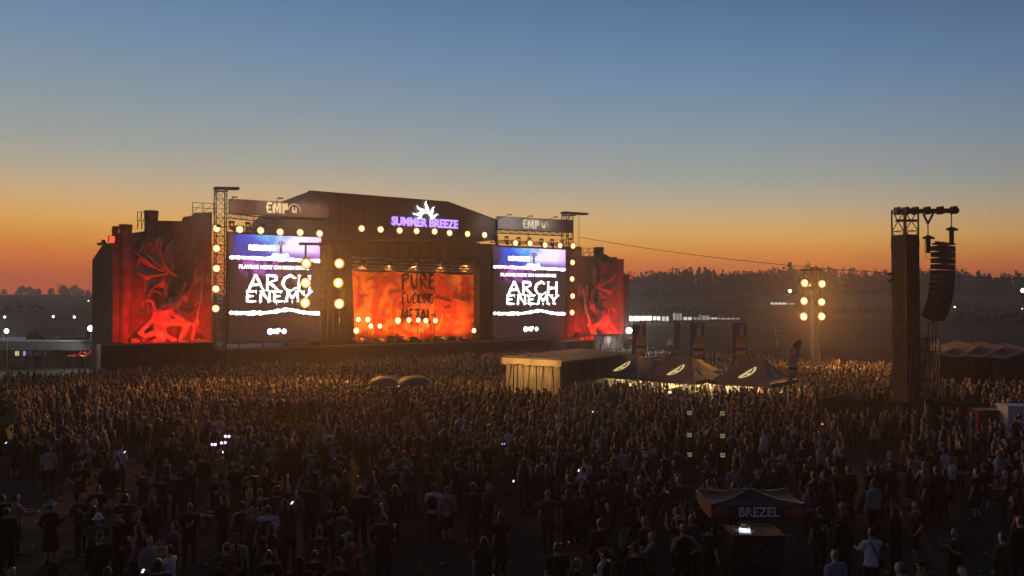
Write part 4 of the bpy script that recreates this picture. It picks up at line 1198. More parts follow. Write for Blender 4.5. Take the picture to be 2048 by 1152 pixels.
# return side and the dark deck behind it
p0 = Vector((a.x, a.y, 0)); p1 = P(1700, 0, FD + 6)
f2 = thing('site_fence', 'short fence running back beside the tower on its left', 'fence', (p0.x, p0.y, 0), math.atan2(p1.y - p0.y, p1.x - p0.x))
for i in range(2): MB().box2((.05 + i * 2, -.02, .05), (1.98 + i * 2, .02, 1.7)).build('fence_panel', pan, f2)
for i in range(3): MB().tube([(i * 2.0, 0, 0), (i * 2.0, 0, 1.85)], .025, 6).build('fence_post', M['metal'], f2)

# red and white cabinets at the right edge
rc = P(1992, 0, 42.0)
o = thing('red_cabinet', 'dull red cabinet between the dark fence and the white cabinet', 'cabinet', (rc.x, 42.4, 0), R(-4))
MB().box2((-.72, 0, .1), (.66, 1.0, 1.52)).build('body', mat('red_sheet', (.22, .035, .035), .5, col2=(.14, .025, .025), scale=2), o)
MB().box2((-.72, -.03, 1.52), (.66, 1.02, 1.58)).build('lid', mat('red_lid', (.16, .03, .03), .5), o)
for sx in (-.5, .45): MB().box2((sx, .1, 0), (sx + .1, .9, .1)).build('foot', M['metal'], o)
MB().box((-.4, -.012, 1.4), (.2, .02, .08)).build('latch', M['alu'], o)
wc = P(2044, 0, 41.5)
o = thing('white_cabinet', 'white cabinet with dark lettering at the right edge', 'cabinet', (wc.x, 41.5, 0), R(-4))
MB().box2((-.76, 0, .08), (.9, 1.1, 1.86)).build('body', mat('white_sheet', (.62, .58, .56), .6, col2=(.5, .47, .45), scale=1), o)
MB().box2((-.8, -.04, 1.86), (.94, 1.14, 1.93)).build('lid', mat('white_lid', (.6, .57, .55), .5), o)
for z in (.5, .95, 1.4):
    q = MB(); q.prism([(.0, -.012, z), (.10, -.012, z + .16), (.2, -.012, z), (.14, -.012, z), (.1, -.012, z + .07), (.06, -.012, z)], (0, .01, 0)); q.build('printed_mark', print_dark, o)

# steps with a pale handrail
hr = P(1866, 0, 39.5)
o = thing('handrail', 'pale metal handrail of a short stair in front of the fence', 'handrail', (hr.x, 39.5, 0))
def HL(px, py): return P(px, py, 39.5) - Vector((hr.x, 39.5, 0))
railm = mat('galvanised_rail', (.5, .48, .46), .4, .3)
MB().tube([HL(1843, 851), HL(1869, 866)], .035, 8).build('top_rail', railm, o)
q = HL(1860, 920); MB().tube([HL(1869, 866), Vector((q.x, q.y, .0))], .035, 8).build('post', railm, o)
for px in (1847, 1853, 1859):
    a_ = HL(px, 853 + (px - 1843) * .58); MB().tube([a_, a_ + Vector((0, 0, -.75))], .018, 6).build('baluster', railm, o)
MB().tube([HL(1847, 872), HL(1862, 882)], .022, 6).build('lower_rail', railm, o)
for i in range(4): MB().box2((-.5 - .28 * i, .1, 0), (-.22 - .28 * i, 1.2, .17 * (i + 1))).build('step', M['black'], o)
pp = P(1848, 0, 43.2); o = MB((pp.x, 43.2, 0)).tube([(pp.x, 43.2, 0), (pp.x, 43.2, 2.0)], .03, 8).build('steel_post', railm); o.location = (pp.x, 43.2, 0)
tag(o, 'lone pale post standing before the dark fence, right of the tower', 'post')

# scaffold frame with printed cloth behind the array
sf = P(1858, 0, 53); o = thing('scaffold_stand', 'scaffold frame with hanging light cloth behind the speaker array straps', 'scaffold', (sf.x, 53, 0))
zt = P(0, 675, 53).z
def SL_(px): return P(px, 0, 53).x - sf.x
for px in (1833, 1878): MB().bar((SL_(px), 0, 0), (SL_(px), 0, zt), .07).build('post', M['metal'], o)
for z in (zt, zt - .95, 1.4): MB().bar((SL_(1833), 0, z), (SL_(1878), 0, z), .06).build('ledger', M['metal'], o)
MB().bar((SL_(1864), .02, zt - .95), (SL_(1878), .02, zt), .04).build('brace', M['metal'], o)
cl = MB(); w_ = SL_(1862) - SL_(1834)
cl.loft([[(SL_(1834) + w_ * f, .06 + .05 * math.sin(f * 14), z) for f in [i / 14 for i in range(15)]] for z in (.9, zt - .05)], closed=False, cap=False)
cl.build('cloth', mat('faded_print', (.42, .34, .28), .8, col2=(.14, .11, .09), scale=1.3), o)

# saw-tooth canopies at far right
cm = mat('canopy_light', (.58, .48, .40), .6, col2=(.42, .35, .30), scale=.7)
cmd = mat('canopy_shade', (.09, .075, .07), .7)
for i, (pl, pr, yt, yb) in enumerate(((1876, 1905, 694, 700), (1899, 1957, 691, 706), (1943, 2004, 693, 706.5), (1989, 2056, 696, 708))):
    d = 62 - i * .8; a = P(pl, yb, d); b = P(pr, yt, d)
    o = thing('market_canopy', f'pointed canopy with pale leading edge at the right, {ORD[i]} from the left', 'canopy', ((a.x + b.x) / 2, d, 0), 0, 'pointed canopies at the right edge')
    w_ = b.x - a.x; l = Vector((a.x - o.location.x, 0, a.z)); r_ = Vector((b.x - o.location.x, 0, b.z))
    pk = r_ + Vector((0, 3.0, .25)); bl_ = l + Vector((-.6, 3.0, .05)); fr_ = r_ + Vector((.9, .3, -.42))
    MB().prism([l + Vector((w_ * .25, -.05, -.13)), r_, pk, bl_], (0, 0, -.05)).build('roof_sheet', cmd, o)
    MB().strip([l + Vector((w_ * .3, -.1, -.12)), r_ + Vector((0, -.1, .03))], [l + Vector((w_ * .34, -.1, -.32)), r_ + Vector((.1, -.1, -.06))], (0, .06, 0)).build('edge_band', cm, o)
    MB().prism([l + Vector((0, -.06, -.02)), l + Vector((w_ * .32, -.06, -.2)), l + Vector((w_ * .30, -.06, -.34)), l + Vector((-w_ * .3, -.06, -.2))], (0, .05, 0)).build('side_sheet', cm, o)
    MB().box2((l.x, .25, .9), (r_.x + .3, .3, l.z - .12)).build('back_wall', M['black'], o)
    for x in (l.x + .2, r_.x): MB().bar((x, .15, 0), (x, .15, l.z), .07).build('pole', M['metal'], o)

# ------------------------------------------------------------------ lighting masts among the crowd
def mast(px, d, top, bar, lamps, pw, label, side, r, mt):
    b = P(px, 0, d)
    o = thing('lighting_mast', label, 'mast', (b.x, d, 0), R(8), 'lighting masts standing in the crowd')
    zt = P(0, top, d).z
    tb = MB(); truss(tb, (0, 0, 0), (0, 0, zt), .52, .55, .07, .04); tb.build('mast_truss', mt, o)
    MB().box2((-.7, -.7, 0), (.7, .7, .15)).build('base_plate', M['metal'], o)
    (x0, x1, py) = bar
    l, rr_ = P(x0, py, d), P(x1, py, d)
    cb_ = MB(); cb_.bar((l.x - b.x, 0, l.z), (rr_.x - b.x, 0, rr_.z), .22, .2); cb_.box((0, 0, zt), (.75, .5, .3)); cb_.build('crossbar', M['metal'], o)
    dn = MB()
    for x in sorted({lx for lx, _ in lamps}):
        q = P(x, py, d); q2 = P(x, max(y for lx, y in lamps if lx == x) + 8, d)
        dn.bar((q.x - b.x, 0, q.z), (q.x - b.x, 0, q2.z), .07)
    dn.build('drop_pipe', M['metal'], o)
    for i, (lx, ly) in enumerate(lamps):
        q = P(lx, ly, d - .25)
        col_, row = ('left', 'right')[lx > px], ('top', 'middle', 'bottom')[i % 3]
        blinder(q, R(3), r, pw, f'warm {row} lamp in the {col_} column of the {side} lighting mast', f'warm lamps on the {side} lighting mast', .38, name='mast_lamp', aim=(0, -10, -3.5))
mast(1630, 75, 538, (1598, 1645, 540), [(1608, 566), (1607, 602), (1606, 633), (1643, 568), (1642, 604), (1642, 633)], 1900, 'lighting mast with six warm lamps before the right hand hill', 'right', .37, M['grey'])
mast(648, 62, 489, (599, 690, 488), [(613, 527), (612, 566), (611, 606), (679, 527), (677, 566), (679, 608)], 1900, 'lighting mast with six warm lamps before the left screen', 'left', .40, M['metal'])

# ------------------------------------------------------------------ curtained tent in the crowd
ct = P(1062, 0, 54.5)
A_, B_ = Vector((-.43, 56, 0)), Vector((3.25, 53, 0)); u = (B_ - A_); wF = u.length; ang = math.atan2(u.y, u.x)
o = thing('control_tent', 'long flat roofed control tent with pale roped curtains at its front', 'tent', A_, ang)
tarp = mat('roof_tarp', (.07, .06, .055), .6, col2=(.04, .035, .032), scale=.8, bump=.3)
curt = mat('pale_curtain', (.60, .46, .30), .75, col2=(.46, .34, .21), scale=1.1, bump=.3, bscale=4)
ln, ht = 9.4, 3.38
rb = MB(); rb.prism([(-.25, -.15, ht), (wF + .2, -.15, ht - .1), (wF + .2, ln, ht - .05), (-.25, ln, ht + .12)], (0, 0, .1)); rb.build('roof_sheet', tarp, o)
for i in range(7):
    y = .1 + i * ln / 7; MB().bar((-.2, y, ht + .16), (wF + .15, y + .1, ht + .06), .12, .09).build('roof_batten', mat('batten', (.20, .16, .13), .6), o)
ed = random.Random(8)
val = MB()
Lv = [(-.25 + (wF + .45) * i / 14, -.18 - .05 * (i % 2), ht + .06) for i in range(15)]; Rv = [(-.25 + (wF + .45) * i / 14, -.2, ht - .3 - .16 * ed.random()) for i in range(15)]
val.strip(Lv, Rv, (0, .03, 0)); val.build('valance', curt, o)
ns = 7
for i in range(ns):
    x0_, x1_ = wF * i / ns, wF * (i + 1) / ns - .03
    c = MB(); pts_t = [(x0_ + (x1_ - x0_) * k / 6, .02 + .05 * math.sin(k * 2.1 + i), ht - .05) for k in range(7)]
    pts_b = [(x0_ + (x1_ - x0_) * k / 6, .0 + .1 * math.sin(k * 1.7 + i * 2), .2) for k in range(7)]
    c.loft([pts_b, pts_t], closed=False, cap=False); c.build('curtain', curt, o)
for x0_, x1_ in ((.55, .1), (.95, 1.0), (1.35, 1.5), (1.9, 1.65), (2.35, 2.4), (2.9, 2.6), (3.5, 3.7)):
    MB().tube([(x0_ * wF / 4, -.14, ht - .2), ((x0_ + x1_) * wF / 8, -.12, ht * .55), (x1_ * wF / 4, -.16, .3)], .035, 5).build('rope', M['black'], o)
sd = MB()
sd.loft([[(wF + .05 * math.sin(k * 1.9), ln * k / 24, .1) for k in range(25)], [(wF + .03 * math.sin(k * 1.9), ln * k / 24, ht - .1) for k in range(25)]], closed=False, cap=False)
sd.build('side_cloth', M['black'], o)
sd = MB(); sd.loft([[(-.02, ln * k / 24, .1) for k in range(25)], [(-.02, ln * k / 24, ht) for k in range(25)]], closed=False, cap=False); sd.build('side_cloth', M['black'], o)
for x in (0, wF):
    for y in (.0, ln): MB().bar((x, y + .08, 0), (x, y + .08, ht), .1).build('pole', M['metal'], o)

for i in range(2):  # added arm lamps that brighten the pale curtains
    lx = wF * (.25 + .5 * i)
    al = thing('added_arm_lamp', f'small added amber arm lamp over the pale curtains of the control tent, {["left","right"][i]} of two', 'lamp', A_ + u.normalized() * lx + Vector((0, 0, ht + .35)), ang, 'added arm lamps over the pale curtains')
    MB().bar((0, .2, -.15), (0, -1.9, .1), .035).build('arm', M['metal'], al); MB().box((0, -1.93, .08), (.3, .12, .09)).build('housing', M['metal'], al)
    spot(al, (0, -1.93, .02), (0, .1, -1.9), 240, (1, .60, .20), 140, .8, .08)

# ------------------------------------------------------------------ black pop-up bar tents
e1 = Vector((.745, -.667, 0)); e2 = Vector((.667, .745, 0))
tent_m = mat('black_tent_roof', (.25, .19, .15), .6, col2=(.16, .125, .10), scale=.8, bump=.25, bscale=2)
logo_m = emit('glowing_logo', (1.0, .74, .30), .62)  # print emits by itself, standing in for lamp light through the cloth
def pop_tent(corner, size, label, logo=True, logo2=False):
    """corner = the left-hand eave corner; edges run along e1 (front) and e2 (back)"""
    o = thing('popup_tent', label, 'tent', corner, math.atan2(e1.y, e1.x), 'black bar tents in the crowd')
    W = size; ze, zp, r0, r1 = 2.12, 3.5, .32, .68
    def prof(f): return ze + (zp - ze) * (f ** 1.45)
    rings = []
    for k in range(9):
        f = k / 8; z = prof(f)
        x0_, x1_ = W * r0 * f, W - W * (1 - r1) * f; y0, y1 = W * .47 * f, W - W * .47 * f
        rings.append([(x0_, y0, z), (x1_, y0, z), (x1_, y1, z), (x0_, y1, z)])
    MB().loft(rings, cap=False).add(rings[-1], [(0, 1, 2, 3)]).build('roof_sheet', tent_m, o)
    for q in (((0, -.012), (W, -.012)), ((W + .012, 0), (W + .012, W)), ((W, W + .012), (0, W + .012)), ((-.012, W), (-.012, 0))):
        a = Vector((*q[0], ze)); b = Vector((*q[1], ze)); n_ = 12; 
        m_ = MB(); Lp = [a.lerp(b, i / n_) for i in range(n_ + 1)]; Rp = [p_ - Vector((0, 0, .24 + .05 * (i % 2))) for i, p_ in enumerate(Lp)]
        nrm = (b - a).normalized().cross(Vector((0, 0, 1))) * .012
        m_.strip(Lp, Rp, nrm); m_.build('valance', tent_m, o)
    for x in (0.04, W - .04):
        for y in (0.04, W - .04): MB().bar((x, y, 0), (x, y, ze), .05).build('leg', M['alu'], o)
    rd = MB(); rd.bar((W * r0, W * .5, zp + .03), (W * r1, W * .5, zp + .03), .08); rd.build('ridge_cap', tent_m, o)
    # printed oval logo, made to glow, with a dark figure on the front slope
    def slope(u, f, off, side):
        z = prof(f) + off * .8
        if side == 0: return Vector((W * (r0 * f) + (W - W * (r0 + 1 - r1) * f) * u, W * .47 * f - off * .55, z))
        return Vector((W - W * (1 - r1) * f + off * .5, W * .47 * f + (W - W * .94 * f) * u, z))
    def patch(name, cu, cf, ru, rf_, mt, off, side, slant=.0, n=16):
        m_ = MB(); ring = []
        for i in range(n):
            a = 2 * math.pi * i / n; u_ = cu + ru * math.cos(a) + slant * rf_ * math.sin(a); f_ = cf + rf_ * math.sin(a)
            ring.append(slope(u_, f_, off, side))
        inner = [slope(cu, cf, off * 1.0, side)]
        m_.add(ring + inner, [(i, (i + 1) % n, n) for i in range(n)]); m_.build(name, mt, o)
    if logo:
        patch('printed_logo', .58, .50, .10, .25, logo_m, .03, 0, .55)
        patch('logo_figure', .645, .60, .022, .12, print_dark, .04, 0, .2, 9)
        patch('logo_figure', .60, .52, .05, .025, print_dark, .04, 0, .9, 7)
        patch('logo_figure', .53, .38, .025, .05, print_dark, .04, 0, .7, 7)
    if logo2:
        patch('printed_logo', .5, .5, .15, .2, mat('printed_logo_grey', (.5, .46, .36), .6), .03, 1, .4)
        patch('logo_figure', .54, .55, .03, .09, print_dark, .04, 1, .3, 8)
    return o
T0 = Vector((5.6, 58.3, 0)); SZ = 4.35
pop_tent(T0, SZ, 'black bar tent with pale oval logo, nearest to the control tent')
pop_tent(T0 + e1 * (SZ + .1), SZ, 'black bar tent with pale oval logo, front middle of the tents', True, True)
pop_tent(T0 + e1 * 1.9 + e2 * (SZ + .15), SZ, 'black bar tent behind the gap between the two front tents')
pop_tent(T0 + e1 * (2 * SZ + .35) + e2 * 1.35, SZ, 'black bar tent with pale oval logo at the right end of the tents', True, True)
bulb = emit('assumed_tent_bulb', (1, .80, .42), 9)  # assumed lamps, taken from the warm light under the tents
for i, (du, dv) in enumerate(((2.2, 2.2), (SZ + 2.0, 1.6), (SZ + 3.3, 3.2), (2 * SZ + 2.4, 3.4), (4, SZ + 2.0))):
    q = T0 + e1 * du + e2 * dv + Vector((0, 0, 2.05))
    o = thing('assumed_tent_lamp', f'assumed warm work lamp under the bar tents, {ORD[i]} from the left', 'lamp', q, 0, 'assumed work lamps under the bar tents')
    MB().tube([(-.3, 0, 0), (.3, 0, 0)], .035, 6).build('tube_bulb', bulb, o)
    MB().box((0, 0, .07), (.7, .12, .06)).build('housing', M['alu'], o)
    point(o, (0, 0, -.15), 520, (1, .72, .32), .2)
# bar counters under the tents
for i, (du, dv, an) in enumerate(((SZ * 1.5, 1.0, 0), (SZ * 2.5, 2.3, 0), (SZ * .5, 1.0, 0))):
    q = T0 + e1 * du + e2 * dv
    o = thing('bar_counter', f'bar counter lit warmly under the tents, {["front middle","right hand","left hand"][i]}', 'counter', q, math.atan2(e1.y, e1.x), 'bar counters under the tents')
    MB().box2((-1.7, -.3, 0), (1.7, .3, 1.02)).build('front_panel', mat('counter_panel', (.4, .3, .2), .6), o)
    MB().box2((-1.75, -.36, 1.02), (1.75, .36, 1.08)).build('top', M['white'], o)

# ------------------------------------------------------------------ tall printed flags with a bottle
flag_m = mat('flag_cloth', (.20, .19, .22), .7, col2=(.14, .135, .16), scale=1.2)
amber = mat('bottle_amber', (.80, .40, .15), .6, col2=(.66, .30, .10), scale=4)
paper = mat('bottle_label', (.85, .74, .58), .6, col2=(.5, .42, .3), scale=5)
paper2 = mat('bottle_foil', (.8, .76, .72), .5, scale=5)
def bottle_print(o, cx, z, h, y, lean=.1):
    w = h * .155
    def pl(name, prof, mt, dy):
        m_ = MB(); Lp = [(cx - w * x + lean * zz * h * .5, y - dy, z + zz * h) for zz, x in prof]; Rp = [(cx + w * x + lean * zz * h * .5, y - dy, z + zz * h) for zz, x in prof]
        m_.strip(Lp, Rp, (0, .004, 0)); m_.build(name, mt, o)
    pl('bottle_print', [(0, .9), (.02, 1), (.52, 1), (.60, .9), (.68, .55), (.76, .42), (.96, .36), (1, .36)], amber, .006)
    pl('label_print', [(.10, .98), (.42, .98)], paper, .011); pl('label_stripe', [(.22, .98), (.30, .98)], mat('label_red', (.4, .06, .05), .6), .016)
    pl('neck_print', [(.70, .5), (.74, .43), (.90, .38)], paper2, .011); pl('cap_print', [(.965, .42), (1.0, .42)], mat('cap_blue', (.6, .6, .62), .5), .011)
def flag(px0, px1, pyt, pyb, d, label, rz=0.0, bottle=True):
    a, b = P(px0, pyb, d), P(px1, pyt, d); W = b.x - a.x
    o = thing('bottle_flag', label, 'flag', ((a.x + b.x) / 2, d, 0), rz, 'tall flags over the bar tents')
    W = W / max(.2, math.cos(rz)); zb, zt = a.z, b.z
    MB().tube([(-W / 2, 0, 0), (-W / 2, 0, zt + .1)], .035, 6).build('pole', M['metal'], o)
    ar = MB(); ar.tube([(-W / 2, 0, zt + .05), (W / 2, 0, zt + .05)], .025, 6); ar.tube([(-W / 2, 0, zb), (W / 2, 0, zb)], .02, 6); ar.tube([(W / 2, 0, zb), (W / 2, 0, zt + .05)], .018, 6); ar.build('frame_arm', M['metal'], o)
    MB().box2((-W / 2 + .04, -.01, zb + .02), (W / 2 - .03, .01, zt)).build('cloth', flag_m, o)
    if bottle: bottle_print(o, W * .02, zb + .06, (zt - zb) * .95, -.012)
    else: MB().prism([(-W * .1, -.02, zb), (W * .35, -.02, zb + .1), (W * .05, -.02, zt - .6)], (0, .004, 0)).build('printed_streak', mat('streak_red', (.45, .15, .11), .7), o)
flag(1266, 1292, 648, 711, 59, 'tall bottle flag left of the others, over the leftmost bar tent')
flag(1381, 1408, 648, 718, 56.5, 'tall bottle flag in the middle, over the front bar tent')
flag(1466, 1493, 648, 717, 55.5, 'tall bottle flag at the right, over the right hand bar tent')
flag(1349, 1361, 645, 705, 62, 'narrow flag seen almost edge on behind the bar tents', 0, False)
# feather flag
d = 53.5; b = P(1587, 0, d)
o = thing('feather_flag', 'curved feather flag with red top and bottle print right of the bar tents', 'flag', (b.x, d, 0))
def FL(px, py, dy=0): q = P(px, py, d); return Vector((q.x - b.x, dy, q.z))
fp = [(1577, 756), (1578, 735), (1580, 712), (1583, 697), (1590, 686), (1598, 680)]
MB().tube([Vector((FL(1577, 756).x, .02, 0))] + [FL(*q, .02) for q in fp] + [FL(1602, 680, .02)], [.04] * 5 + [.03] * 3, 6).build('pole', M['metal'], o)
Lp = [FL(x + 1, y) for x, y in fp]; Rp = [FL(x, y) for x, y in ((1591, 756), (1593, 735), (1597, 712), (1600, 697), (1602, 688), (1602, 681))]
MB().strip(Lp[:4], Rp[:4], (0, .012, 0)).build('cloth', mat('flag_orange', (.42, .27, .18), .7, col2=(.3, .19, .13), scale=1), o)
MB().strip(Lp[3:], Rp[3:], (0, .012, 0)).build('cloth_top', mat('flag_red', (.40, .09, .06), .7), o)
q0, q1 = FL(1585, 752), FL(1591, 694); bottle_print(o, q0.x, q0.z, q1.z - q0.z, -.002, .05)

# ------------------------------------------------------------------ white booth, flood and far lights
WB = SP(1217, 700, -6.5); z1 = SP(1217, 669, -6.5).z
o = sthing('curtained_booth', 'white curtained booth with dark struts below the right demon sculpture', 'booth', Vector((WB.x, -6.5, 0)))
l, r_ = SP(1190, 690, -6.5).x - WB.x, SP(1246, 690, -6.5).x - WB.x
lit = mat('lit_white_curtain', (.8, .72, .68), .7, col2=(.65, .56, .5), scale=2)
for i in range(3):
    a, b = l + (r_ - l) * i / 3, l + (r_ - l) * (i + 1) / 3 - .06
    c = MB(); c.loft([[(a + (b - a) * k / 8, .04 * math.sin(k * 2.2), z) for k in range(9)] for z in (.2, z1 - .1)], closed=False, cap=False); c.build('curtain', lit, o)
    MB().bar((a + .2, -.08, .3), (b - .1, -.08, z1 - .2), .07).build('strut', M['black'], o)
MB().box2((l - .1, -.1, z1 - .1), (r_ + .1, 2.4, z1)).build('roof', M['black'], o)
for x in (l, r_): MB().bar((x, .1, 0), (x, .1, z1), .09).build('post', M['metal'], o)
q = Vector((l + (r_ - l) / 2, -1.6, z1 + .7))
MB().box((0, -.6, z1 + .05), (.5, .2, .1)).build('roof_lamp', M['metal'], o)
spot(o, (0, -.75, z1 + .02), (0, -.1, .6), 60, (1, .85, .75), 150, .8, .1, 'booth_light')

def flood(px, py, d, r, power, label, col=(.93, 1.0, .9), group='white floodlights around the site', pole=True, strength=16, aim=(0, -10, -3)):
    q = P(px, py, d); gz = ground_z(q.x, d) if d > 120 else 0
    o = thing('floodlight', label, 'floodlight', (q.x, d, gz), 0, group)
    h = q.z - gz
    MB().tube([(0, -.03, h), (0, -.09, h)], [r, r * .8], 12).build('lens', emit('flood_lens', col, strength), o)
    MB().tube([(0, -.02, h), (0, .2, h)], [r * 1.12, r * .7], 12).build('housing', M['metal'], o)
    if pole: MB().tube([(0, .1, 0), (0, .1, h)], max(.05, .0006 * d), 6).build('pole', M['metal'], o)
    if power: spot(o, (0, -.2, h), (aim[0], aim[1], h + aim[2]), power, col, 150, .7, .15, 'flood_light')
    return o
flood(1258, 661, 92, .34, 2600, 'bright white floodlight right of the curtained booth')
flood(182, 657, 84, .30, 1800, 'bright white floodlight on the bar building left of the stage', aim=(-6, -3, -6))
flood(14, 662, 84, .24, 700, 'white floodlight on the bar building at the left edge')
flood(1580, 582, 330, .6, 0, 'distant white light on the hill left of the right lighting mast', strength=12)
flood(2046, 581, 300, .8, 0, 'distant bright white light on the hill at the right edge', strength=14)
flood(1955, 637, 260, .38, 0, 'small white light in the field right of the speaker array', strength=8)
flood(1909, 614, 300, .32, 0, 'smallest white light in the field, just right of the speaker array', strength=5)
flood(2044, 617, 280, .3, 0, 'faint white light low in the field at the right edge', strength=3)
flood(10, 634, 240, .34, 0, 'warm white light in the far field at the left edge', (1, .85, .6), strength=8)
flood(107, 633, 240, .34, 0, 'warm white light in the far left field, left of a pair', (1, .85, .6), strength=8)
flood(149, 634, 240, .34, 0, 'warm white light in the far left field, right of a pair', (1, .85, .6), strength=8)
flood(177, 602, 400, .35, 0, 'tiny white light beside the left castle wall', strength=4)

# lit marquees far off
mm = [emit('lit_marquee', (1.0, .97, .82), s) for s in (1.7, .7, .28)]
for i, (a, b, yt, yb, k) in enumerate(((1252, 1280, 632, 642, 0), (1280, 1304, 632, 641, 0), (1305, 1321, 633, 640, 0), (1323, 1338, 633, 642, 1), (1352, 1364, 627, 640, 2), (1366, 1384, 634, 640, 1), (1386, 1400, 635, 639, 2), (1404, 1418, 631, 640, 2), (1422, 1434, 635, 638.5, 1), (1440, 1462, 636, 639, 2), (1470, 1480, 636, 639, 2), (1548, 1572, 605, 609, 1), (1578, 1590, 606, 609, 2))):
    d = 210 if i < 11 else 300; l, r_ = P(a, yb, d), P(b, yt, d)
    o = thing('lit_marquee', f'brightly lit white marquee far behind the bar tents, {(ORD + ["x"])[i]} from the left' if i < 11 else f'small lit marquee on the hill left of the right mast, {["longer","shorter"][i - 11]} one', 'marquee', ((l.x + r_.x) / 2, d, ground_z(l.x, d)), 0, 'lit marquees far behind')
    w_ = r_.x - l.x; z0m, z1m = l.z - o.location.z, r_.z - o.location.z
    MB().box2((-w_ / 2, 0, z0m), (w_ / 2, 4, z1m)).build('lit_wall', mm[k], o)
    n_ = max(2, int(w_ / 1.5))
    for j in range(n_ + 1): MB().box2((-w_ / 2 + w_ * j / n_ - .1, -.1, z0m - 1.5), (-w_ / 2 + w_ * j / n_ + .1, .3, z1m)).build('post', M['metal'], o)
    MB().prism([(-w_ / 2 - .3, -.3, z1m + .01), (w_ / 2 + .3, -.3, z1m + .01), (w_ / 2 - .5, 2, z1m + .9), (-w_ / 2 + .5, 2, z1m + .9)], (0, 2.2, 0)).build('roof', M['roof'], o)
# pale hanging signs in the field
sgm = mat('pale_sign', (.62, .60, .56), .7)
q = P(1556, 0, 125); o = thing('arrow_sign', 'pale tall sign with a downward arrow in the hazy field left of the right mast', 'sign', (q.x, 125, 0))
def AL(px, py): v = P(px, py, 125); return Vector((v.x - q.x, 0, v.z))
for (x0_, x1_, y0, y1) in ((1550, 1563, 652, 654.5), (1550, 1552, 654.5, 668), (1561, 1563, 654.5, 668), (1550, 1563, 668, 671), (1555, 1558, 657, 665)):
    a, b = AL(x0_, y1), AL(x1_, y0); MB().box2((a.x, -.05, a.z), (b.x, .05, b.z)).build('sign_bar', sgm, o)
MB().prism([AL(1549, 684), AL(1553, 684), AL(1553, 674), AL(1556, 674), AL(1556, 684), AL(1560, 684), AL(1554.5, 694)], (0, .1, 0)).build('arrow', sgm, o)
MB().bar((0, .2, 0), AL(1556, 652) + Vector((0, .2, 0)), .15).build('pole', M['metal'], o)
q = P(1946, 0, 120); o = thing('pale_sign', 'small pale square sign in the field above the right hand canopies', 'sign', (q.x, 120, 0))
a, b = P(1937, 692, 120), P(1953, 674, 120)
for i in range(2):
    for j in range(2):
        w_, h_ = (b.x - a.x) / 2, (b.z - a.z) / 2
        MB().box2((a.x - q.x + i * w_ + .06, 0, a.z + j * h_ + .06), (a.x - q.x + (i + 1) * w_ - .06, .06, a.z + (j + 1) * h_ - .06)).build('sign_panel', sgm, o)
MB().bar((0, .1, 0), (0, .1, b.z), .12).build('pole', M['metal'], o)
q = P(1340, 0, 100); o = thing('white_pennant', 'small ragged white pennant in the crowd left of the narrow flag', 'flag', (q.x, 100, 0))
pts = [(1332, 690), (1335, 681), (1339, 676), (1343, 681), (1347, 679), (1345, 686), (1347, 693), (1342, 689), (1337, 691)]
MB().prism([Vector((P(x, y, 100).x - q.x, 0, P(x, y, 100).z)) for x, y in pts], (0, .05, 0)).build('cloth', M['white'], o)
MB().tube([(0, .08, 0), (0, .08, P(0, 678, 100).z)], .05, 6).build('pole', M['metal'], o)

# ------------------------------------------------------------------ bar building left of the stage
d = 86; l, r_ = P(-60, 683, d), P(211, 686, d)
o = thing('bar_building', 'long low flat roofed bar building left of the stage', 'building', ((l.x + r_.x) / 2, d, 0))
hw_ = (r_.x - l.x) / 2; zr = l.z; z2 = P(0, 700, d).z
MB().box2((-hw_, 0, z2), (hw_, 7, zr)).build('fascia', mat('fascia_grey', (.24, .24, .25), .6, scale=.8), o)
MB().box2((-hw_ - .1, -.12, zr + .003), (hw_ + .05, 7.1, zr + .16)).build('roof_edge', mat('roof_white', (.62, .64, .66), .5, scale=1), o)
MB().box2((-hw_, 1.2, 0), (hw_, 7, z2 - .004)).build('back_wall', M['black'], o)
for i in range(14): MB().box2((-hw_ + i * 2 * hw_ / 13 - .06, .05, 0), (-hw_ + i * 2 * hw_ / 13 + .06, .2, z2 - .004)).build('post', M['metal'], o)
for i in range(13): MB().box2((-hw_ + i * 2 * hw_ / 13 + .1, -.01, z2 + .1), (-hw_ + (i + 1) * 2 * hw_ / 13 - .1, -.003, zr - .1)).build('fascia_panel', mat('fascia_panel', (.20, .20, .21), .6, scale=1.4), o)
for i, (px0, px1, mt) in enumerate(((30, 37, emit('lit_panel_yellow', (1, .9, .4), .55)), (46, 50, emit('lit_panel_violet', (.4, .3, 1), .9)), (53, 62, sgm), (64, 82, sgm), (86, 94, sgm), (100, 108, M['roof']), (196, 206, sgm))):
    a, b = P(px0, 711 - (4 if i == 1 else 0), d + .5).x - o.location.x, P(px1, 702, d + .5).x - o.location.x
    MB().box2((a, .6, P(0, 712, d).z), (b, .7, P(0, 703, d).z)).build('menu_panel', mt, o)
for px, w_, h_ in ((55, 1.6, .9), (68, 2.2, .6), (78, .7, .5), (130, 3.6, .3), (163, .35, .9)):
    x = P(px, 0, d).x - o.location.x; q = MB(); q.prism([(x - w_ / 2, 1, zr + .165), (x + w_ / 2, 1, zr + .165), (x + w_ * .3, 1, zr + .165 + h_), (x - w_ * .35, 1, zr + .165 + h_ * .8)], (0, 1.4, 0)); q.build('roof_unit', M['roof'], o)
jb = MB(); x = P(70, 0, d).x - o.location.x; jb.bar((x, .8, zr + 1.0), (x + 1.1, .8, zr + .15), .08); jb.build('roof_strut', M['alu'], o)
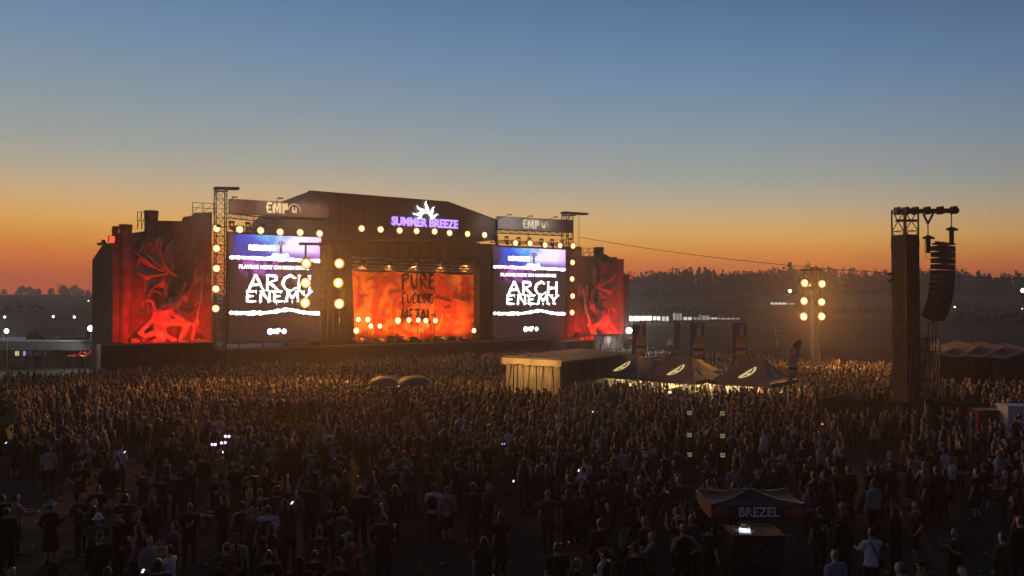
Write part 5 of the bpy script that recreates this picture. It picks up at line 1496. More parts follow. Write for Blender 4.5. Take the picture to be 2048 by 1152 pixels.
# red scrawl of neon beside it
q = P(160, 0, 82); o = thing('neon_sign', 'red looping neon sign over the crowd left of the stage', 'sign', (q.x, 82, 0))
def NL(px, py): v = P(px, py, 82); return Vector((v.x - q.x, 0, v.z))
neon = emit('red_neon', (1, .07, .05), .26)
MB().tube([NL(*p_) for p_ in ((136, 713), (141, 710), (147, 712), (152, 708), (150, 713))], .07, 6).build('neon_tube', neon, o)
MB().tube([NL(*p_) for p_ in ((156, 712), (163, 702), (162, 711), (170, 713), (174, 706), (168, 704), (172, 712), (181, 706), (183, 702), (180, 703))], .08, 6).build('neon_tube', neon, o)
MB().bar((-1.6, .1, 0), (-1.6, .1, NL(0, 708).z), .08).build('pole', M['metal'], o); MB().bar((1.0, .1, 0), (1.0, .1, NL(0, 703).z), .08).build('pole', M['metal'], o)
# low dark pyramid tent before the left wall
q = P(263, 0, 72); o = thing('pyramid_tent', 'low dark pyramid tent below the left demon sculpture', 'tent', (q.x, 72, 0), R(20))
z1, z2 = P(0, 699, 72).z, P(0, 690, 72).z
MB().loft([[(-1.7, -1.4, z1), (1.7, -1.4, z1), (1.7, 1.4, z1), (-1.7, 1.4, z1)], [(-.03, -.03, z2), (.03, -.03, z2), (.03, .03, z2), (-.03, .03, z2)]], cap=True).build('roof_sheet', tent_m, o)
for x in (-1.6, 1.6):
    for y in (-1.3, 1.3): MB().bar((x, y, 0), (x, y, z1), .06).build('leg', M['metal'], o)

# ------------------------------------------------------------------ two arched parasols in the crowd
pm = mat('parasol_cloth', (.15, .13, .11), .7, col2=(.10, .085, .075), scale=1.5)
for i, (px, py, rr_) in enumerate(((768, 752, .93), (829, 751, 1.05))):
    dd = 51.5 - .4 * i; q = P(px, py, dd)
    o = thing('parasol', f'arched grey brown parasol in the middle of the crowd, {["left","right"][i]} of two', 'parasol', (q.x, dd, 0), 0, 'arched parasols in the crowd')
    rings = []
    for k in range(7):
        f = k / 6; rad = rr_ * math.sin(f * math.pi / 2) + .02; z = q.z - .50 * (1 - math.cos(f * math.pi / 2)) * 1.0
        rings.append([(rad * math.cos(a), rad * math.sin(a), z - (.05 * math.cos(8 * a) * f)) for a in [2 * math.pi * j / 24 for j in range(24)]])
    MB().loft(rings, cap=False).build('canopy', pm, o, smooth=True)
    MB().loft([[(x * 1.0, y, z) for x, y, z in rings[-1]], [(x * 1.01, y * 1.01, z - .1) for x, y, z in rings[-1]]], cap=False).build('valance', pm, o)
    MB().tube([(0, 0, 0), (0, 0, q.z + .05)], .03, 8).build('pole', M['alu'], o)
    for k in range(8): a = k * math.pi / 4; MB().bar((0, 0, q.z - .15), (rr_ * .8 * math.cos(a), rr_ * .8 * math.sin(a), q.z - .32), .02).build('rib', M['alu'], o)

# ------------------------------------------------------------------ pretzel stall
BD = 22.4; q = P(1497, 0, BD)
bz = thing('pretzel_stall', 'pretzel stall with dark umbrella roof and lettered valance at the lower right', 'stall', (q.x, BD, 0))
def BL(px, py, dy=0.0): v = P(px, py, BD + dy); return Vector((v.x - q.x, dy, v.z))
roofm = mat('stall_canopy', (.036, .040, .034), .85, col2=(.026, .029, .025), scale=1.5, bump=.2)
seam = mat('stall_piping', (.34, .30, .28), .5)
ap = BL(1497, 972, 0); ze = BL(0, 1006, -.8).z
hwS, dpS = 1.27, .80
cor = [(-hwS, -dpS, ze), (hwS, -dpS, ze), (hwS, dpS, ze + .04), (-hwS, dpS, ze + .04)]
ap = Vector((.0, 0, ze + .24))
for i in range(4):
    a, b = Vector(cor[i]), Vector(cor[(i + 1) % 4]); m_ = MB(); n_ = 6
    rows = [[a.lerp(ap, f) * 1 + (b - a) * (1 - f) * k / n_ - Vector((0, 0, .09 * math.sin(math.pi * f) + .05 * math.sin(math.pi * k / n_) * (1 - f))) for k in range(n_ + 1)] for f in [j / 5 for j in range(6)]]
    m_.loft(rows, cap=False, closed=False); m_.build('canopy_panel', roofm, bz, smooth=True)
    MB().tube([a, a.lerp(ap, .5) + Vector((0, 0, -.085)), ap], .014, 6).build('piping', seam, bz)
va = mat('stall_valance', (.03, .03, .03), .6)
for (a, b) in ((cor[0], cor[1]), (cor[1], cor[2]), (cor[3], cor[0])):
    a, b = Vector(a), Vector(b); m_ = MB(); n_ = 10
    Lp = [a.lerp(b, k / n_) - Vector((0, 0, .05 * math.sin(math.pi * k / n_))) for k in range(n_ + 1)]; Rp = [v - Vector((0, 0, .40)) for v in Lp]
    nrm = (b - a).normalized().cross(Vector((0, 0, 1))) * .012; m_.strip(Lp, Rp, nrm); m_.build('valance', va, bz)
tx = text_part('stall_lettering', 'BREZEL', .36, mat('stall_letter', (.88, .84, .82), .6), bz, (0, -dpS - .03, ze - .23), .006, .008, width=1.10)
rdm = mat('pretzel_red', (.34, .045, .045), .6, col2=(.25, .03, .03), scale=3)
rdl = mat('pretzel_line', (.5, .13, .11), .6)
def pretzel(mbx, cx, cz, r, y, th):
    pts = []
    for i in range(37):
        a = -R(60) + (R(300) * i / 36) - R(0)
    outer = [(cx + r * 1.15 * math.cos(a), y, cz + r * .95 * math.sin(a)) for a in [R(-62 + 304 * i / 24) for i in range(25)]]
    tail = lambda s: [(cx + s * r * .55, y - .004, cz - r * .84), (cx + s * r * .2, y - .012, cz - r * .35), (cx - s * r * .15, y - .016, cz + r * .0), (cx - s * r * .5, y - .012, cz + r * .55)]
    mbx.tube(outer, th, 6); mbx.tube(tail(1), th * .9, 6); mbx.tube(tail(-1), th * .9, 6)
for i, cxp in enumerate((-hwS + .26, hwS - .24)):
    m_ = MB(); m_.prism([(cxp + .27 * math.cos(a), -dpS - .016, ze - .23 + .17 * math.sin(a)) for a in [2 * math.pi * k / 18 for k in range(18)]], (0, .004, 0)); m_.build('printed_disc', rdm, bz)
    m_ = MB(); pretzel(m_, cxp, ze - .22, .105, -dpS - .028, .016); m_.build('printed_pretzel', rdl, bz)
for x in (-hwS + .06, hwS - .06):
    for y in (-dpS + .06, dpS - .06): MB().bar((x, y, 0), (x, y, ze), .04).build('post', M['metal'], bz)
cart = mat('stall_counter', (.022, .02, .02), .5, scale=3)
MB().box2((-.62, -.60, .05), (.75, .3, .98)).build('counter', cart, bz)
MB().box2((-.66, -.65, .985), (.80, .36, 1.03)).build('counter_top', mat('counter_top', (.018, .016, .016), .75), bz)
sl_ = MB(); sl_.bar((-.02, -.66, 1.04), (.62, -.66, 1.04), .02); sl_.bar((.20, .36, 1.05), (.80, .36, 1.05), .02); sl_.build('top_trim', seam, bz)
em = MB(); pretzel(em, .02, .62, .17, -.61, .022); em.build('pretzel_emblem', mat('emblem_bronze', (.15, .12, .10), .5), bz)
em = MB(); em.prism([(.03 + .13 * math.cos(a), -.605, .3 + .11 * math.sin(a)) for a in [2 * math.pi * k / 16 for k in range(16)]], (0, .006, 0)); em.build('emblem_disc', mat('emblem_grey', (.09, .085, .09), .5), bz)
sh = thing('price_sheet', 'brightly lit white sheet on the pretzel stall counter', 'sheet', (q.x, BD - .15, 1.034), 0)
MB().prism([(-.48, -.44, 0), (-.12, -.44, 0), (.08, .42, 0), (-.22, .42, 0)], (0, 0, .006)).build('paper', mat('white_paper', (.86, .88, .92), .5, col2=(.8, .82, .88)), sh)
bw = thing('pretzel_basket', 'small dark round basket standing on the lit white sheet', 'basket', (q.x - .13, BD + .14, 1.044))
MB().vloft([(0, 0, 0, .12, .1), (.1, 0, 0, .16, .13), (.11, 0, 0, .14, .11), (.04, 0, 0, .1, .08)], 14).build('bowl', mat('basket', (.09, .055, .045), .7, scale=20, bump=.5), bw)
for i in range(3): m_ = MB(); pretzel(m_, -.04 + .05 * i, .13 + .015 * i, .055, -.02 + .03 * i, .013); m_.build('pretzel', mat('baked_crust', (.2, .09, .03), .5), bw)
lp_ = thing('assumed_counter_lamp', 'small assumed cool lamp under the pretzel stall roof, above the white sheet', 'lamp', (q.x - .20, BD - .12, 1.72))  # assumed lamp, unseen, that brightens the white sheet
MB().box((0, 0, 0), (.3, .06, .03)).build('housing', M['metal'], lp_)
MB().box((0, 0, -.018), (.26, .04, .006)).build('diffuser', emit('cool_strip', (.85, .92, 1), 3), lp_)
spot(lp_, (0, 0, -.03), (0, -.05, -.75), 30, (.85, .92, 1), 50, .5, .03, 'assumed_counter_light')
MB().tube([(0, 0, .0), (0, .0, .25)], .012, 5).build('hanger', M['metal'], lp_)

# ------------------------------------------------------------------ reflective marker posts, glowing toys, floodlit bush
ref = emit('band_glow', (.75, .78, .42), .24)  # light thrown back by the tape, painted as a faint glow
refl = mat('reflective_tape', (.9, .92, .5), .25, .2)
for i, (px, ys_) in enumerate(((1378, (825, 869, 908)), (1444, (826, 871, 909)))):
    dd = 33.0; q = P(px, 0, dd); o = thing('marker_post', f'dark post with three glowing yellow reflector bands, {["left","right"][i]} of a pair', 'post', (q.x, dd, 0), 0, 'marker posts with reflective bands')
    zt = P(0, ys_[0] - 8, dd).z
    MB().tube([(0, 0, 0), (0, 0, zt)], .045, 8).build('post', M['black'], o)
    MB().tube([(0, 0, 0), (0, 0, .06)], .22, 10).build('foot', M['black'], o)
    for y in ys_:
        z = P(0, y, dd).z
        for k in (-.055, .045): MB().tube([(0, 0, z + k - .02), (0, 0, z + k + .025)], .095, 10).build('glowing_band', ref, o)
toy = emit('violet_glow', (.72, .55, 1.0), 5.0)
for i, (px, py) in enumerate(((452.5, 872), (459.5, 872), (426, 888), (432.5, 888), (444.5, 885), (452, 884.5), (438.5, 904), (446, 903.5))):
    v = P(px, py, 30.5); o = MB().vloft([(-.045, 0, 0, .01, .01), (-.03, 0, 0, .035, .035), (0, 0, 0, .047, .047), (.03, 0, 0, .035, .035), (.045, 0, 0, .01, .01)], 8).build('glow_ball', toy, smooth=True)
    o.location = v
    tag(o, f'violet white glowing ball {["at the top left","at the top right","at the far left","second from the left","inner left in the middle row","right end of the middle row","bottom left","bottom right"][i]} of the cluster in the crowd', 'glow ball', 'violet glowing balls in the crowd')
nt_ = thing('glow_net', 'dark wire net carrying the violet glowing balls above the crowd', 'frame', P(442, 905, 30.5))
nw = MB(P(442, 905, 30.5)); pts = [P(*c, 30.5) for c in ((456, 872), (429, 888), (448, 885), (442, 904))]
for a in range(4):
    for b in range(a + 1, 4): nw.bar(pts[a], pts[b], .012)
nw.build('wire', M['black'], nt_); MB().bar((0, 0, -1.6), (0, 0, 0), .03).build('handle', M['black'], nt_)
for i, (px, py) in enumerate(((1004.5, 887), (1009, 887))):
    v = P(px, py, 30); o = MB().vloft([(-.03, 0, 0, .01, .01), (0, 0, 0, .028, .028), (.03, 0, 0, .01, .01)], 8).build('glow_ball', emit('violet_dim', (.4, .28, 1), 1.6)); o.location = v
    tag(o, f'small violet glowing ball near the centre of the crowd, {["left","right"][i]} of two', 'glow ball', 'violet glowing balls in the crowd')
# assumed lamp post, unseen left of view, whose white light falls on the crowd
v = P(-110, 0, 37); o = thing('assumed_lamp_post', 'white site lamp on a post at the left edge of the crowd', 'lamp', (v.x, 37, 0), R(-70))
MB().tube([(0, 0, 0), (0, 0, 4.6)], .06, 8).build('post', M['metal'], o); MB().box((0, -.05, 4.6), (.5, .2, .3)).build('housing', M['metal'], o)
MB().box((0, -.16, 4.6), (.42, .02, .24)).build('lens', emit('assumed_post_lens', (.95, 1, .85), 10), o)
spot(o, (0, -.2, 4.6), (0, -10, 1.2), 420, (.92, 1.0, .74), 110, .8, .15, 'assumed_post_light')
gl = mat('lit_leaves', (.16, .20, .05), .6, col2=(.09, .12, .03), scale=3)
v = P(4, 0, 37.5); o = thing('young_tree', 'leafy yellow green young tree lit by an assumed lamp at the left edge', 'tree', (v.x, 37.5, 0))
MB().tube([(0, 0, 0), (.05, 0, 1.4), (0, .05, 2.4)], [.06, .045, .02], 6).build('trunk', bark, o)
cbm = MB(); crown_faces(cbm, (0, 0, .9), 2.0, .62, 'round', random.Random(4), 150); cbm.build('crown', gl, o)

# cable swung from the right truss tower over to the hill
cp = [P(1157, 430, 99).lerp(P(1157, 492, 99), 0)] 
a, b = P(1158, 474, 98), P(2120, 560, 70)
pts = [a.lerp(b, f) - Vector((0, 0, 1.0 * 4 * f * (1 - f))) for f in [i / 24 for i in range(25)]]
tag(MB().tube(pts, .028, 5).build('overhead_cable', M['metal']), 'thin overhead cable sagging from the right truss tower across the sunset sky', 'cable')
a = P(1158, 430, 98.2); b = P(1158, 492, 98.2)
tag(MB().tube([a, b], .03, 5).build('drop_cable', M['metal']), 'thin vertical cable hanging from the beam of the right truss tower', 'cable')
# assumed lamps on the upper edge of the sponsor banners, brightening the letters
for px, py, nm in ((468, 394, 'left end of the left'), (560, 396, 'middle of the left'), (640, 402, 'right end of the left'), (1020, 429, 'left part of the right'), (1062, 432, 'middle of the right'), (1112, 434, 'right part of the right')):
    q = SP(px, py, -3.4); o = sthing('assumed_banner_lamp', f'small assumed arm lamp over the {nm} sponsor banner', 'lamp', q, 'assumed arm lamps over the sponsor banners')
    MB().box((0, 0, 0), (.5, .16, .12)).build('housing', M['metal'], o)
    MB().bar((0, .05, .03), (0, 2.8, -.3), .05).build('arm', M['metal'], o)
    spot(o, (0, 0, -.1), (0, 2.8, -1.0), 420 if px < 800 else 300, (1, .82, .6) if px < 800 else (1, .92, .85), 110, .8, .1, 'assumed_banner_light')
# ================================================================== people
skin_m = mat('skin', (1, 1, 1), .55, objcol=True, scale=9, spec=.4)
cloth_m = mat('garment', (1, 1, 1), .85, objcol=True, scale=5, bump=.35, bscale=11, spec=.2, sheen=.03)
hair_m = mat('hair', (1, 1, 1), .48, objcol=True, scale=30, bump=.4, bscale=60, spec=.35)
shoe_m = mat('shoe', (1, 1, 1), .5, objcol=True, scale=8)
face_m = mat('eye_and_lip', (.03, .015, .012), .4)
print_m = mat('shirt_print', (.42, .41, .40), .8, col2=(.03, .03, .03), scale=9, detail=6)

def grow(mb, voxel, target, extra=None, mats=None, name='mesh'):
    """fuse overlapping limbs into one skin, thin it out, add small pieces"""
    me = bpy.data.meshes.new(name); me.from_pydata(mb.v, [], mb.f)
    ob = bpy.data.objects.new(name, me); COL.objects.link(ob)
    a = ob.modifiers.new('r', 'REMESH'); a.mode = 'VOXEL'; a.voxel_size = voxel
    s_ = ob.modifiers.new('s', 'SMOOTH'); s_.iterations = 2; s_.factor = .4
    dg = bpy.context.evaluated_depsgraph_get(); ev = ob.evaluated_get(dg)
    n = len(ev.data.polygons) * 2
    d = ob.modifiers.new('d', 'DECIMATE'); d.ratio = min(1.0, target / max(1, n))
    dg = bpy.context.evaluated_depsgraph_get()
    out = bpy.data.meshes.new_from_object(ob.evaluated_get(dg))
    bpy.data.objects.remove(ob); bpy.data.meshes.remove(me)
    if extra is not None:
        bm = bmesh.new(); bm.from_mesh(out)
        base = len(bm.verts); vs = [bm.verts.new(v) for v in extra.v]
        for f, mi in zip(extra.f, extra.m):
            try: q = bm.faces.new([vs[i] for i in f]); q.material_index = mi
            except ValueError: pass
        bm.to_mesh(out); bm.free()
    out.materials.clear()
    for m_ in (mats or []): out.materials.append(m_)
    out.polygons.foreach_set('use_smooth', [True] * len(out.polygons))
    out.name = name
    return out

ARMS = dict(down=((.07, -.02, -.29), (.01, .06, -.25)), drink=((.05, .05, -.28), (-.05, .22, .12)), phone=((.04, .15, -.23), (-.09, .19, .17)),
            up=((.13, .06, .25), (-.05, .06, .25)), bent=((.21, .08, .12), (-.10, .08, .24)), hips=((.20, -.10, -.22), (-.17, .10, -.15)),
            cross=((.08, .05, -.27), (-.22, .15, .06)), pocket=((.11, -.07, -.26), (-.06, .12, -.20)), fore=((.03, .18, -.22), (-.04, .26, .0)),
            back=((.05, -.14, -.26), (.0, -.02, -.26)), front=((.04, .14, -.26), (-.01, .17, -.19)))
POSES = {'standing': ('down', 'down', 'a'), 'drinking': ('pocket', 'drink', 'b'), 'phone': ('phone', 'phone', 'a'), 'armup': ('down', 'up', 'b'),
         'armsup': ('bent', 'up', 'a'), 'hips': ('hips', 'hips', 'b'), 'crossed': ('cross', 'cross', 'a'), 'walking': ('back', 'front', 'w'), 'carrying': ('fore', 'fore', 'a')}
LEGS = dict(a=((.12, .0, .02), (.12, .0, .03)), b=((.15, .03, .05), (.10, -.02, .0)), w=((.09, .30, .16), (.09, -.26, .02)))
PSET = {}
def build_pose(nm, fem):
    la_, ra_, lg = POSES[nm]; sh = .168 if fem else .190; hp = .165 if fem else .155
    B, X = MB(), MB()
    tor = [(.80, 0, 0, .10, .08), (.86, 0, 0, hp, .105), (.93, 0, -.01, hp + .012, .118), (1.02, 0, 0, hp - .012, .105), (1.10, 0, .005, .132 if fem else .150, .098), (1.22, 0, .01, .148 if fem else .165, .112),
           (1.33, 0, .012, sh - .012, .122 if not fem else .118), (1.41, 0, .0, sh - .005, .10), (1.46, 0, -.008, sh * .66, .075), (1.495, 0, -.006, .068, .062), (1.56, 0, .008, .054, .056)]
    B.vloft(tor, 16)
    hz_ = 1.652
    B.vloft([(1.53, 0, .01, .045, .05), (1.565, 0, .028, .052, .066), (1.60, 0, .016, .066, .084), (1.65, 0, .006, .075, .096), (1.70, 0, 0, .077, .098), (1.735, 0, -.003, .068, .088), (1.762, 0, -.004, .043, .058), (1.775, 0, -.004, .015, .02)], 14)
    B.tube([(0, .088, 1.665), (0, .112, 1.632), (0, .098, 1.622)], [.010, .016, .010], 6)                       # nose
    B.tube([(-.03, .086, 1.672), (.03, .086, 1.672)], .012, 6)                                                   # brow
    for s in (-1, 1): B.tube([(s * .072, -.005, 1.665), (s * .088, -.012, 1.645), (s * .074, -.004, 1.618)], [.014, .016, .010], 6)   # ears
    arms = {}
    for s, key in ((-1, la_), (1, ra_)):
        S0 = Vector((s * sh, -.005, 1.415)); e, w = ARMS[key]
        E_ = S0 + Vector((s * e[0], e[1], e[2])); W_ = E_ + Vector((s * w[0], w[1], w[2]))
        arms[s] = (S0, E_, W_)
        up_ = S0.lerp(E_, .5)
        B.tube([Vector((s * .10, 0, 1.42)), S0, up_, E_, E_.lerp(W_, .35), W_], [.075, .066 if not fem else .056, .052 if not fem else .043, .040, .043 if not fem else .036, .027], 10)
        d = (W_ - E_).normalized(); side_ = Vector((0, 1, 0)) if abs(d.z) > .7 else Vector((0, 0, 1))
        side_ = (side_ - d * side_.dot(d)).normalized(); nrm = d.cross(side_)
        c0 = W_ + d * .02
        B.tube([W_ - d * .02, W_ + d * .04, W_ + d * .085], [(.024, .022), (.042, .017), (.038, .014)], 8, flat=side_)
        for k, ln in enumerate((.066, .076, .072, .056)):
            r0 = W_ + d * .078 + side_ * (.030 - .020 * k); crl = nrm * (-s * .02)
            X.tube([r0, r0 + d * ln * .5 + crl * .3, r0 + d * ln * .85 + crl * 1.1], [.0092, .0085, .0065], 5)
        X.tube([W_ + d * .025 + side_ * .03, W_ + d * .055 + side_ * .055, W_ + d * .085 + side_ * .058], [.012, .0105, .0075], 5)
    legs = {}
    for s, (ax_, ay, lift) in zip((-1, 1), LEGS[lg]):
        H_ = Vector((s * .088, 0, .90)); A_ = Vector((s * ax_, ay, .085 + (lift if lg == 'w' else 0) * .5)); K_ = H_.lerp(A_, .5) + Vector((s * .01, .035 + abs(ay) * .12, .02))
        legs[s] = (H_, K_, A_)
        B.tube([H_, H_.lerp(K_, .45), K_, K_.lerp(A_, .35), A_], [.098, .084, .056, .058, .039], 10)
        B.tube([A_ + Vector((0, -.065, -.045)), A_ + Vector((0, .02, -.035)), A_ + Vector((s * .012, .13, -.06)), A_ + Vector((s * .015, .17, -.065))], [(.036, .034), (.040, .045), (.044, .024), (.03, .018)], 8, flat=(1, 0, 0))
    for s in (-1, 1): X.vloft([(1.645, s * .030, .096, .004, .004), (1.652, s * .030, .098, .014, .008), (1.659, s * .030, .096, .004, .004)], 6, m=1)
    X.vloft([(1.594, 0, .097, .006, .004), (1.598, 0, .101, .024, .008), (1.602, 0, .097, .006, .004)], 6, m=1)
    D = {'body': grow(B, .016, 1500, X, [skin_m, face_m], 'body')}
    # clothes are grown the same way, a little larger than the body
    def torso(z0_, ex, flare=0.):
        out = []
        for z, cx, cy_, rx, ry in tor:
            if z < z0_ - .001 or z > 1.47: continue
            k = max(0, (1.15 - z)) * flare
            out.append((z, cx, cy_, rx + ex + k, ry + ex + k))
        if out[0][0] > z0_: out.insert(0, (z0_, 0, 0, out[0][3] + .004, out[0][4] + .004))
        return out
    def garment(key, z0_, ex, sleeve, flare=0., target=650, skirt=None):
        G = MB(); t_ = torso(max(z0_, .80), ex, flare)
        if skirt: t_ = [(z, 0, 0, r, r * .8) for z, r in skirt] + [q for q in t_ if q[0] > .92]
        G.vloft(t_, 16)
        for s in (-1, 1):
            S0, E_, W_ = arms[s]
            if sleeve == 0: G.tube([Vector((s * .06, 0, 1.40)), S0 + Vector((-s * .02, 0, .01))], [.075, .05], 8)
            elif sleeve == 1: G.tube([Vector((s * .08, 0, 1.42)), S0, S0.lerp(E_, .72)], [.082, .080, .073], 10)
            else: G.tube([Vector((s * .08, 0, 1.42)), S0, S0.lerp(E_, .5), E_, E_.lerp(W_, .5), W_.lerp(E_, .04)], [.084, .080, .068, .058, .055, .046], 10)
        G.vloft([(1.42, 0, 0, .10, .08), (1.50, 0, -.006, .078, .071)], 12)
        D[key] = grow(G, .018, target, None, [cloth_m], key)
    garment('tee', .86, .020, 1, .05); garment('hoodie', .88, .034, 2, .03); garment('tank', .88, .014, 0, .03)
    garment('coat', .86, .026, 2 if not fem else 1, .0, 750, [(.42, .24), (.6, .215), (.8, .20), (.9, .19)])
    def legwear(key, frac, ex):
        G = MB(); G.vloft([(.80, 0, 0, .11, .10), (.86, 0, 0, hp + ex, .11 + ex), (.94, 0, -.01, hp + .012 + ex, .12 + ex), (1.02, 0, 0, hp - .01 + ex, .106 + ex)], 14)
        for s in (-1, 1):
            H_, K_, A_ = legs[s]
            pts = [H_, H_.lerp(K_, .45), K_] + ([K_.lerp(A_, .4), A_.lerp(K_, .04)] if frac > .6 else [K_.lerp(A_, .1)])
            rr_ = [.098 + ex, .088 + ex, .064 + ex * 1.4] + ([.064 + ex, .052 + ex] if frac > .6 else [.075 + ex])
            G.tube(pts, rr_, 10)
        D[key] = grow(G, .018, 600, None, [cloth_m], key)
    legwear('trousers', 1, .010); legwear('shorts', .5, .020)
    for s in (-1, 1):
        G = MB(); A_ = legs[s][2]
        G.tube([A_ + Vector((0, -.07, -.045)), A_ + Vector((0, -.01, -.02)), A_ + Vector((s * .012, .12, -.055)), A_ + Vector((s * .016, .185, -.062))], [(.042, .04), (.046, .058), (.05, .032), (.034, .022)], 8, flat=(1, 0, 0))
        G.box(A_ + Vector((s * .008, .055, -.076)), (.085, .27, .018))
        G.tube([A_ + Vector((0, 0, -.03)), A_ + Vector((0, -.003, .06))], [.05, .047], 8)
        D['shoe%d' % s] = G_mesh(G, shoe_m, 'shoe')
    D['hand'] = arms[1][2] + (arms[1][2] - arms[1][1]).normalized() * .09
    D['arms'] = arms
    # printed square on the back of the shirt
    pr_ = MB(); rows = []
    for z in (1.16, 1.22, 1.28, 1.34): rows.append([(x, -(.148 + .012 * (z > 1.2) - x * x * 1.9), z) for x in (-.10, -.05, 0, .05, .10)])
    pr_.loft(rows, cap=False, closed=False); D['back_print'] = G_mesh(pr_, print_m, 'back_print')
    return D
def G_mesh(mb, mt, name, smooth=True):
    me = bpy.data.meshes.new(name); me.from_pydata(mb.v, [], mb.f); me.materials.append(mt)
    bm = bmesh.new(); bm.from_mesh(me); bmesh.ops.recalc_face_normals(bm, faces=bm.faces); bm.to_mesh(me); bm.free()
    if smooth: me.polygons.foreach_set('use_smooth', [True] * len(me.polygons))
    return me
for nm in POSES:
    for fem in (False, True):
        if fem and nm in ('crossed', 'carrying'): continue
        PSET[(nm, fem)] = build_pose(nm, fem)
for nm in ('crossed', 'carrying'): PSET[(nm, True)] = PSET[(nm, False)]

# hair and hats, around the head of every figure
HZ = 1.685
def cap_shell(mb, rx, ry, z0_, z1_, cy_=-.016, n=16, wob=0., seed=1):
    rg_ = random.Random(seed); rings = []
    for k in range(8):
        f = k / 7; z = z0_ + (z1_ - z0_) * math.sin(f * math.pi / 2); q = math.cos(f * math.pi / 2) ** .75
        if k == 7: q = .06
        cut = .035 * (1 - f)
        rings.append([((rx * q) * math.cos(a) * (1 + rg_.uniform(-wob, wob)), cy_ + ry * q * math.sin(a) * (1 + rg_.uniform(-wob, wob)) - (cut if math.sin(a) > .3 else 0), z + (.045 * max(0, math.sin(a)) ** 2) * (1 - f)) for a in [2 * math.pi * j / n for j in range(n)]])
    mb.loft(rings); return mb
HAIR = {}
HAIR['short'] = G_mesh(cap_shell(MB(), .083, .098, HZ - .07, 1.788), hair_m, 'hair')
h = cap_shell(MB(), .087, .102, HZ - .08, 1.792)
h.loft([[(w_ * math.cos(a) , -.070 + t_ * math.sin(a) + dy, z) for a in [2 * math.pi * j / 12 for j in range(12)]] for z, w_, t_, dy in ((1.74, .05, .02, .01), (1.68, .088, .045, 0), (1.58, .105, .048, -.01), (1.46, .125, .05, -.045), (1.36, .12, .035, -.06), (1.28, .085, .018, -.065), (1.25, .03, .008, -.06))])
HAIR['long'] = G_mesh(h, hair_m, 'hair')
h = cap_shell(MB(), .084, .100, HZ - .07, 1.788); h.tube([(0, -.10, 1.73), (0, -.145, 1.71), (.01, -.150, 1.60), (.015, -.135, 1.48), (.01, -.13, 1.42)], [.022, .034, .036, .028, .008], 8)
HAIR['ponytail'] = G_mesh(h, hair_m, 'hair')
h = cap_shell(MB(), .084, .100, HZ - .07, 1.788); h.vloft([(1.77, 0, -.05, .02, .02), (1.79, 0, -.05, .045, .045), (1.83, 0, -.05, .045, .045), (1.85, 0, -.05, .015, .015)], 10)
HAIR['bun'] = G_mesh(h, hair_m, 'hair')
HAIR['curly'] = G_mesh(cap_shell(MB(), .118, .125, HZ - .11, 1.83, -.02, 20, .10, 3), hair_m, 'hair')
def hat(prof, n=18, visor=None):
    m_ = MB(); m_.vloft(prof, n, cap=False)
    if visor: m_.strip([(-.07, .07, 1.715), (-.055, .15, 1.705), (0, .175, 1.703)], [(-.07, .065, 1.712), (0, .1, 1.71), (.0, .1, 1.71)], (0, 0, -.008)); m_.strip([(0, .175, 1.703), (.055, .15, 1.705), (.07, .07, 1.715)], [(0, .1, 1.71), (0, .1, 1.71), (.07, .065, 1.712)], (0, 0, -.008))
    return m_
HATS = {'cap': G_mesh(hat([(1.695, 0, -.008, .085, .106), (1.74, 0, -.01, .087, .105), (1.78, 0, -.01, .072, .086), (1.805, 0, -.01, .03, .036), (1.808, 0, -.01, .004, .004)], visor=1), cloth_m, 'cap'),
        'bucket hat': G_mesh(hat([(1.672, 0, -.005, .165, .175), (1.70, 0, -.005, .128, .138), (1.72, 0, -.006, .092, .108), (1.79, 0, -.008, .078, .09), (1.812, 0, -.008, .055, .064), (1.815, 0, -.008, .004, .004)]), cloth_m, 'hat'),
        'brimmed hat': G_mesh(hat([(1.70, 0, -.005, .185, .20), (1.712, 0, -.005, .12, .135), (1.72, 0, -.006, .090, .106), (1.80, 0, -.008, .076, .09), (1.83, 0, -.004, .04, .05), (1.832, 0, -.004, .004, .004)]), cloth_m, 'hat'),
        'hood': G_mesh(MB().vloft([(1.47, 0, -.03, .12, .10), (1.53, 0, -.035, .105, .10), (1.60, 0, -.032, .103, .108), (1.68, 0, -.028, .106, .115), (1.75, 0, -.024, .092, .10), (1.80, 0, -.02, .05, .055), (1.812, 0, -.02, .006, .006)], 14), cloth_m, 'hood')}
strap_me = G_mesh(MB().tube([(-.10, -.07, 1.475), (-.07, -.128, 1.42), (.02, -.158, 1.25), (.12, -.148, 1.08), (.17, -.09, .98)], .017, 6).box((.17, -.10, .97), (.10, .13, .17)), cloth_m, 'shoulder_bag', False)
pack_me = G_mesh(MB().vloft([(1.02, 0, -.19, .10, .06), (1.06, 0, -.20, .14, .085), (1.25, 0, -.205, .145, .09), (1.38, 0, -.19, .12, .07), (1.42, 0, -.17, .06, .03)], 12), cloth_m, 'backpack')

